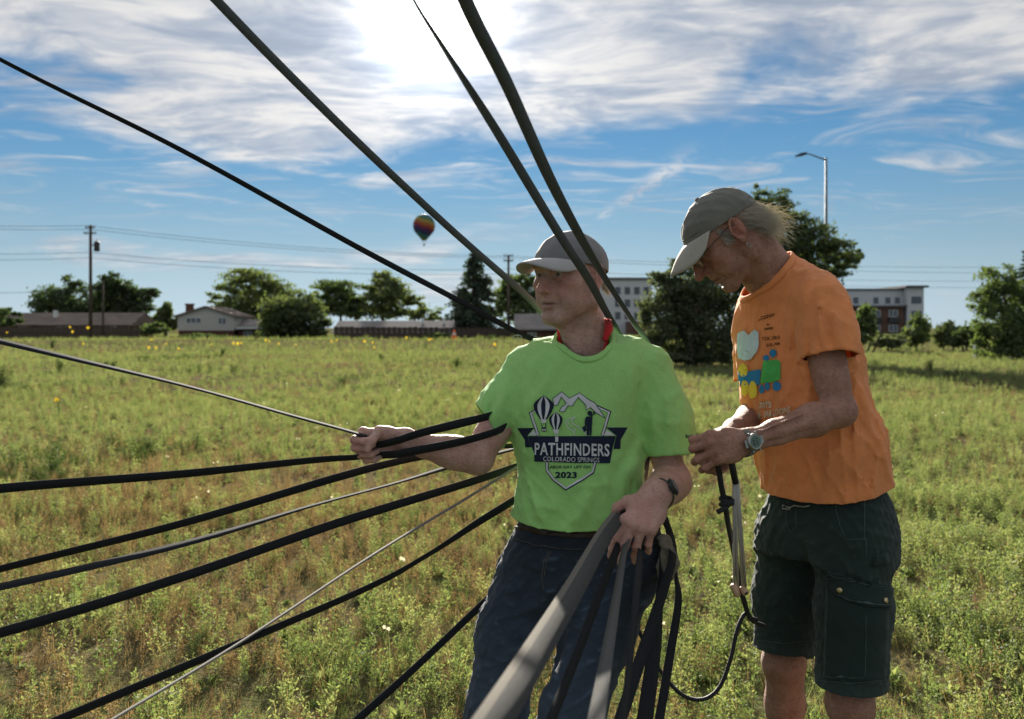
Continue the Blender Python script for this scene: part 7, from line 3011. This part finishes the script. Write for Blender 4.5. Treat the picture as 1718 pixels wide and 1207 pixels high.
def build_straps():
    G1 = 'straps rising to the top of the picture'
    G2 = 'straps fanning out to the left'
    G3 = 'straps running down from the near hand'
    # ---- rising
    strap('thin black strap from the left edge down to his right shoulder', [(-420, -130, 2.15, 8), (0, 100, 2.25, 7), (300, 250, 2.33, 9), (600, 415, 2.42, 11), (780, 510, 2.5, 13), (872, 560, 2.545, 12), (905, 572, 2.57, 10)], W=0.018, group=G1)
    strap('black strap from the top edge passing behind his chin', [(60, -330, 1.5, 22), (355, -8, 1.75, 19), (560, 200, 2.0, 17), (740, 370, 2.3, 14), (868, 483, 2.52, 13), (915, 528, 2.62, 13), (950, 560, 2.66, 12)], W=0.022, mat='glare_webbing', group=G1)
    strap('black strap crossing his face, narrow at its upper end', [(660, -70, 1.5, 3), (695, 2, 1.55, 3), (745, 82, 1.64, 8), (830, 215, 1.8, 17), (930, 380, 2.05, 18), (985, 465, 2.24, 16), (1015, 520, 2.42, 13), (1030, 545, 2.52, 11), (1042, 566, 2.6, 10)], W=0.024, mat='glare_webbing', group=G1)
    strap('wide black strap from the top edge over his cap to his left shoulder', [(690, -230, 1.15, 34), (778, -5, 1.35, 30), (850, 140, 1.55, 28), (920, 295, 1.8, 22), (975, 400, 2.05, 17), (1020, 475, 2.3, 11), (1062, 540, 2.5, 9), (1077, 560, 2.55, 9), (1092, 584, 2.62, 8)], W=0.026, mat='glare_webbing', group=G1)
    # ---- fan to the left
    strap('thin dark cord-like strap held in his far fist', [(-420, 470, 1.95, 14), (0, 573, 2.05, 10), (300, 645, 2.18, 5), (480, 695, 2.25, 5), (600, 728, 2.3, 5), (625, 738, 2.31, 5)], group=G2, flip=-1)
    strap('black strap leaving the underside of his far fist', [(-420, 862, 1.85, 22), (0, 820, 2.0, 18), (300, 796, 2.12, 15), (520, 773, 2.26, 12), (592, 768, 2.3, 10), (620, 765, 2.325, 9), (648, 764, 2.335, 9)], group=G2)
    strap('black strap from his far fist to under the lime sleeve', [(605, 752, 2.33, 10), (640, 746, 2.318, 12), (668, 739, 2.30, 14), (705, 727, 2.315, 15), (770, 711, 2.37, 17), (815, 700, 2.42, 14), (845, 690, 2.46, 12)], W=0.027, group=G2, n=40)
    strap('black strap lying along his bare forearm', [(618, 765, 2.335, 11), (645, 764, 2.328, 13), (668, 762, 2.308, 15), (705, 755, 2.305, 16), (770, 742, 2.36, 15), (825, 727, 2.4, 13), (850, 716, 2.44, 12)], W=0.027, group=G2, n=40)
    strap('black strap passing behind his forearm, upper of the low fan', [(-420, 1065, 1.75, 14), (0, 955, 1.95, 13), (300, 880, 2.15, 14), (560, 803, 2.4, 15), (680, 772, 2.52, 13), (800, 752, 2.58, 8), (868, 748, 2.62, 8), (920, 742, 2.66, 8)], group=G2)
    strap('strap that turns pale and edge on behind his elbow', [(-420, 1075, 1.7, 16), (0, 985, 1.9, 14), (300, 915, 2.1, 11), (520, 850, 2.32, 5), (660, 812, 2.47, 4), (740, 788, 2.54, 7), (830, 762, 2.6, 6), (900, 745, 2.66, 5)], group=G2, flip=-1)
    strap('widest black strap of the low fan, going behind the lime shirt', [(-420, 1170, 1.65, 24), (0, 1062, 1.85, 20), (300, 970, 2.1, 18), (560, 880, 2.36, 17), (780, 812, 2.56, 15), (880, 778, 2.64, 12), (940, 755, 2.68, 10)], group=G2)
    strap('pale strap seen edge on above the ground', [(60, 1290, 1.6, 5), (190, 1207, 1.7, 5), (400, 1080, 1.95, 4), (620, 935, 2.25, 4), (780, 838, 2.48, 4), (870, 782, 2.62, 5), (930, 745, 2.68, 5)], group=G2, mat='pale_webbing', flip=-1, W=0.015)
    strap('black strap running from the bottom left corner to the shirt hem', [(-60, 1275, 1.6, 16), (110, 1203, 1.72, 16), (400, 1080, 1.98, 14), (620, 985, 2.22, 11), (720, 930, 2.36, 8), (800, 878, 2.48, 13), (865, 838, 2.57, 14), (930, 795, 2.66, 10)], group=G2)
    strap('black strap running down behind his thigh', [(470, 1320, 2.2, 16), (605, 1203, 2.36, 15), (710, 1108, 2.5, 13), (808, 1015, 2.63, 13), (900, 930, 2.72, 12)], group=G2)
    # ---- near hand
    strap('broad grey strap blurred in the foreground, held in his near hand', [(690, 1420, 0.72, 110), (830, 1207, 0.92, 82), (905, 1085, 1.22, 62), (965, 985, 1.6, 47), (1008, 908, 2.02, 37), (1030, 876, 2.18, 32), (1048, 854, 2.285, 26), (1062, 840, 2.33, 20)], W=0.044, mat='grey_webbing', group=G3, thick=0.0025, flip=-1)
    strap('dark strap left of the pale one below his near hand', [(890, 1290, 1.35, 20), (925, 1207, 1.5, 19), (975, 1080, 1.78, 17), (1018, 965, 2.05, 15), (1036, 920, 2.18, 14), (1050, 888, 2.28, 12), (1058, 872, 2.32, 10)], group=G3)
    strap('pale grey strap hanging from between his fingers', [(975, 1330, 0.95, 40), (1000, 1207, 1.1, 33), (1022, 1075, 1.42, 22), (1037, 985, 1.8, 15), (1047, 925, 2.1, 11), (1058, 893, 2.26, 9), (1066, 872, 2.31, 8)], mat='sunlit_webbing', group=G3, flip=-1)
    strap('thin dark strap hanging from his ring finger', [(1030, 1330, 1.25, 13), (1046, 1207, 1.42, 12), (1060, 1075, 1.7, 12), (1069, 985, 1.92, 14), (1074, 935, 2.14, 13), (1080, 900, 2.28, 11), (1084, 880, 2.32, 10)], group=G3)
    strap('black strap crossing to the left below the work glove', [(1010, 1300, 1.9, 26), (1045, 1195, 2.02, 25), (1090, 1060, 2.2, 22), (1118, 975, 2.33, 18), (1128, 935, 2.4, 14), (1122, 890, 2.46, 12)], W=0.032, group=G3)
    strap('broad black strap hanging straight down below the glove', [(1068, 1310, 2.0, 32), (1082, 1207, 2.1, 32), (1098, 1090, 2.24, 26), (1106, 1010, 2.34, 16), (1112, 960, 2.41, 14), (1112, 900, 2.47, 12)], W=0.045, group=G3)
    strap('outermost black strap looping down right of the glove', [(1085, 1300, 2.1, 18), (1106, 1207, 2.2, 18), (1124, 1100, 2.33, 17), (1138, 1010, 2.43, 14), (1134, 965, 2.47, 7), (1130, 915, 2.49, 10), (1112, 862, 2.5, 14), (1098, 820, 2.52, 14)], group=G3)
    strap('grey strap tucked up under his left arm', [(1058, 850, 2.47, 40), (1068, 800, 2.48, 42), (1078, 740, 2.5, 36), (1084, 690, 2.53, 24)], W=0.075, mat='sunlit_webbing', group=None, n=30)
    # ---- cords between the two men
    cord('black cord drooping in a loop between the two men', [(1052, 1010, 2.55), (1066, 1045, 2.52), (1088, 1092, 2.5), (1118, 1140, 2.46), (1150, 1169, 2.43), (1182, 1173, 2.42), (1208, 1152, 2.42), (1226, 1105, 2.42), (1236, 1060, 2.42), (1250, 1030, 2.43), (1262, 1042, 2.46), (1282, 1050, 2.5)], 0.0055, 'black_cord', 'looped_cord')
    cord('black cord with a knot hanging from the orange man\'s hands', [(1198, 772, 2.14), (1205, 785, 2.15), (1210, 815, 2.17), (1216, 845, 2.2), (1222, 880, 2.24), (1232, 930, 2.3), (1242, 985, 2.36), (1250, 1015, 2.4), (1258, 1036, 2.44), (1268, 1040, 2.48)], 0.0068, 'black_cord', 'knotted_cord')
    o = bpy.data.objects['knotted_cord']
    m = MB()
    kp = []
    for i in range(40):
        a = i / 39 * 4 * math.pi
        c = P(1219, 842, 2.195)
        kp.append(c + Vector((0.013 * math.cos(a), 0.011 * math.sin(a), 0.008 * math.sin(a * 0.5 + 0.6))))
    m.tube(kp, 0.0062, 8)
    m.tube([P(1222, 848, 2.19), P(1212, 855, 2.18), P(1203, 860, 2.18)], [0.006, 0.0065, 0.006], 8)
    m.build('knot', 'black_cord', o, True)
    # pulley cord: black sleeve, two white lines and two wooden toggles
    root = empty('toggle_cord', P(1230, 778, 2.15), 'white doubled cord with two wooden toggles hanging from the orange man\'s hands', 'cord')
    m = MB()
    m.tube([P(1226, 770, 2.14), P(1229, 785, 2.15), P(1234, 810, 2.17)], [0.0085, 0.0085, 0.008], 8)
    m.build('cord_sleeve', 'black_cord', root, True)
    for x0, x1, e in ((1231, 1232, 998), (1233, 1238, 1001), (1236, 1246, 994), (1238, 1251, 995)):
        m = MB()
        m.tube([P(x0, 806, 2.17), P((x0 + x1) / 2, 900, 2.24), P(x1, e - 10, 2.31)], 0.0034, 7)
        m.build('white_line', 'white_cord', root, True)
    for a, b in (((1230, 980, 2.30), (1238, 1001, 2.30)), ((1244, 986, 2.31), (1252, 996, 2.29))):
        m = MB()
        A, B = P(*a), P(*b)
        m.tube([A, A.lerp(B, .08), A.lerp(B, .92), B], [0.006, 0.009, 0.009, 0.006], 12)
        t = m.build('toggle', 'wood_toggle', root, True)
        m = MB()
        m.tube([B - (B - A) * 0.02, B + (B - A) * 0.03], 0.0042, 10)
        m.build('toggle_hole', 'black_cord', t)
    # metal clip at the shoulder
    c = P(868, 566, 2.53)
    m = MB()
    m.tube([c + Vector((0.012 * math.cos(a), 0, 0.006 * math.sin(a))) for a in [i * math.pi / 6 for i in range(13)]], 0.0016, 6, False)
    o = m.build('strap_buckle', 'steel', None, True)
    tag(o, 'small steel buckle where the thin strap meets his right shoulder', 'buckle')
    # ---- work glove tucked at the hip
    S = SDF()
    S.ell(P(1119, 922, 2.44), (0.019, 0.017, 0.03), None, 0.01)
    S.ell(P(1114, 903, 2.445), (0.02, 0.02, 0.012), None, 0.012)
    for a, b, c, r0 in (((1112, 932, 2.43), (1107, 950, 2.42), (1109, 968, 2.43), .0105), ((1118, 935, 2.425), (1117, 956, 2.415), (1120, 974, 2.425), .011), ((1124, 934, 2.43), (1127, 953, 2.42), (1126, 968, 2.43), .0105),
                        ((1129, 928, 2.44), (1135, 944, 2.435), (1132, 958, 2.44), .0095), ((1111, 912, 2.43), (1124, 920, 2.42), (1132, 934, 2.425), .0105)):
        S.chain([P(*a), P(*b), P(*c)], [r0, r0 * 0.97, r0 * 0.85], 0.004)
    S.rough(ridge(0.004, 120, 78))
    S.rough(wiggle(0.002, 90, 77))
    V, Q = S.mesh(0.0035)
    o = surf('work_glove', V, Q, 'work_glove', None)
    tag(o, 'pale leather work glove tucked at his hip among the straps', 'glove')


if 'straps' not in SKIP:
    build_straps()
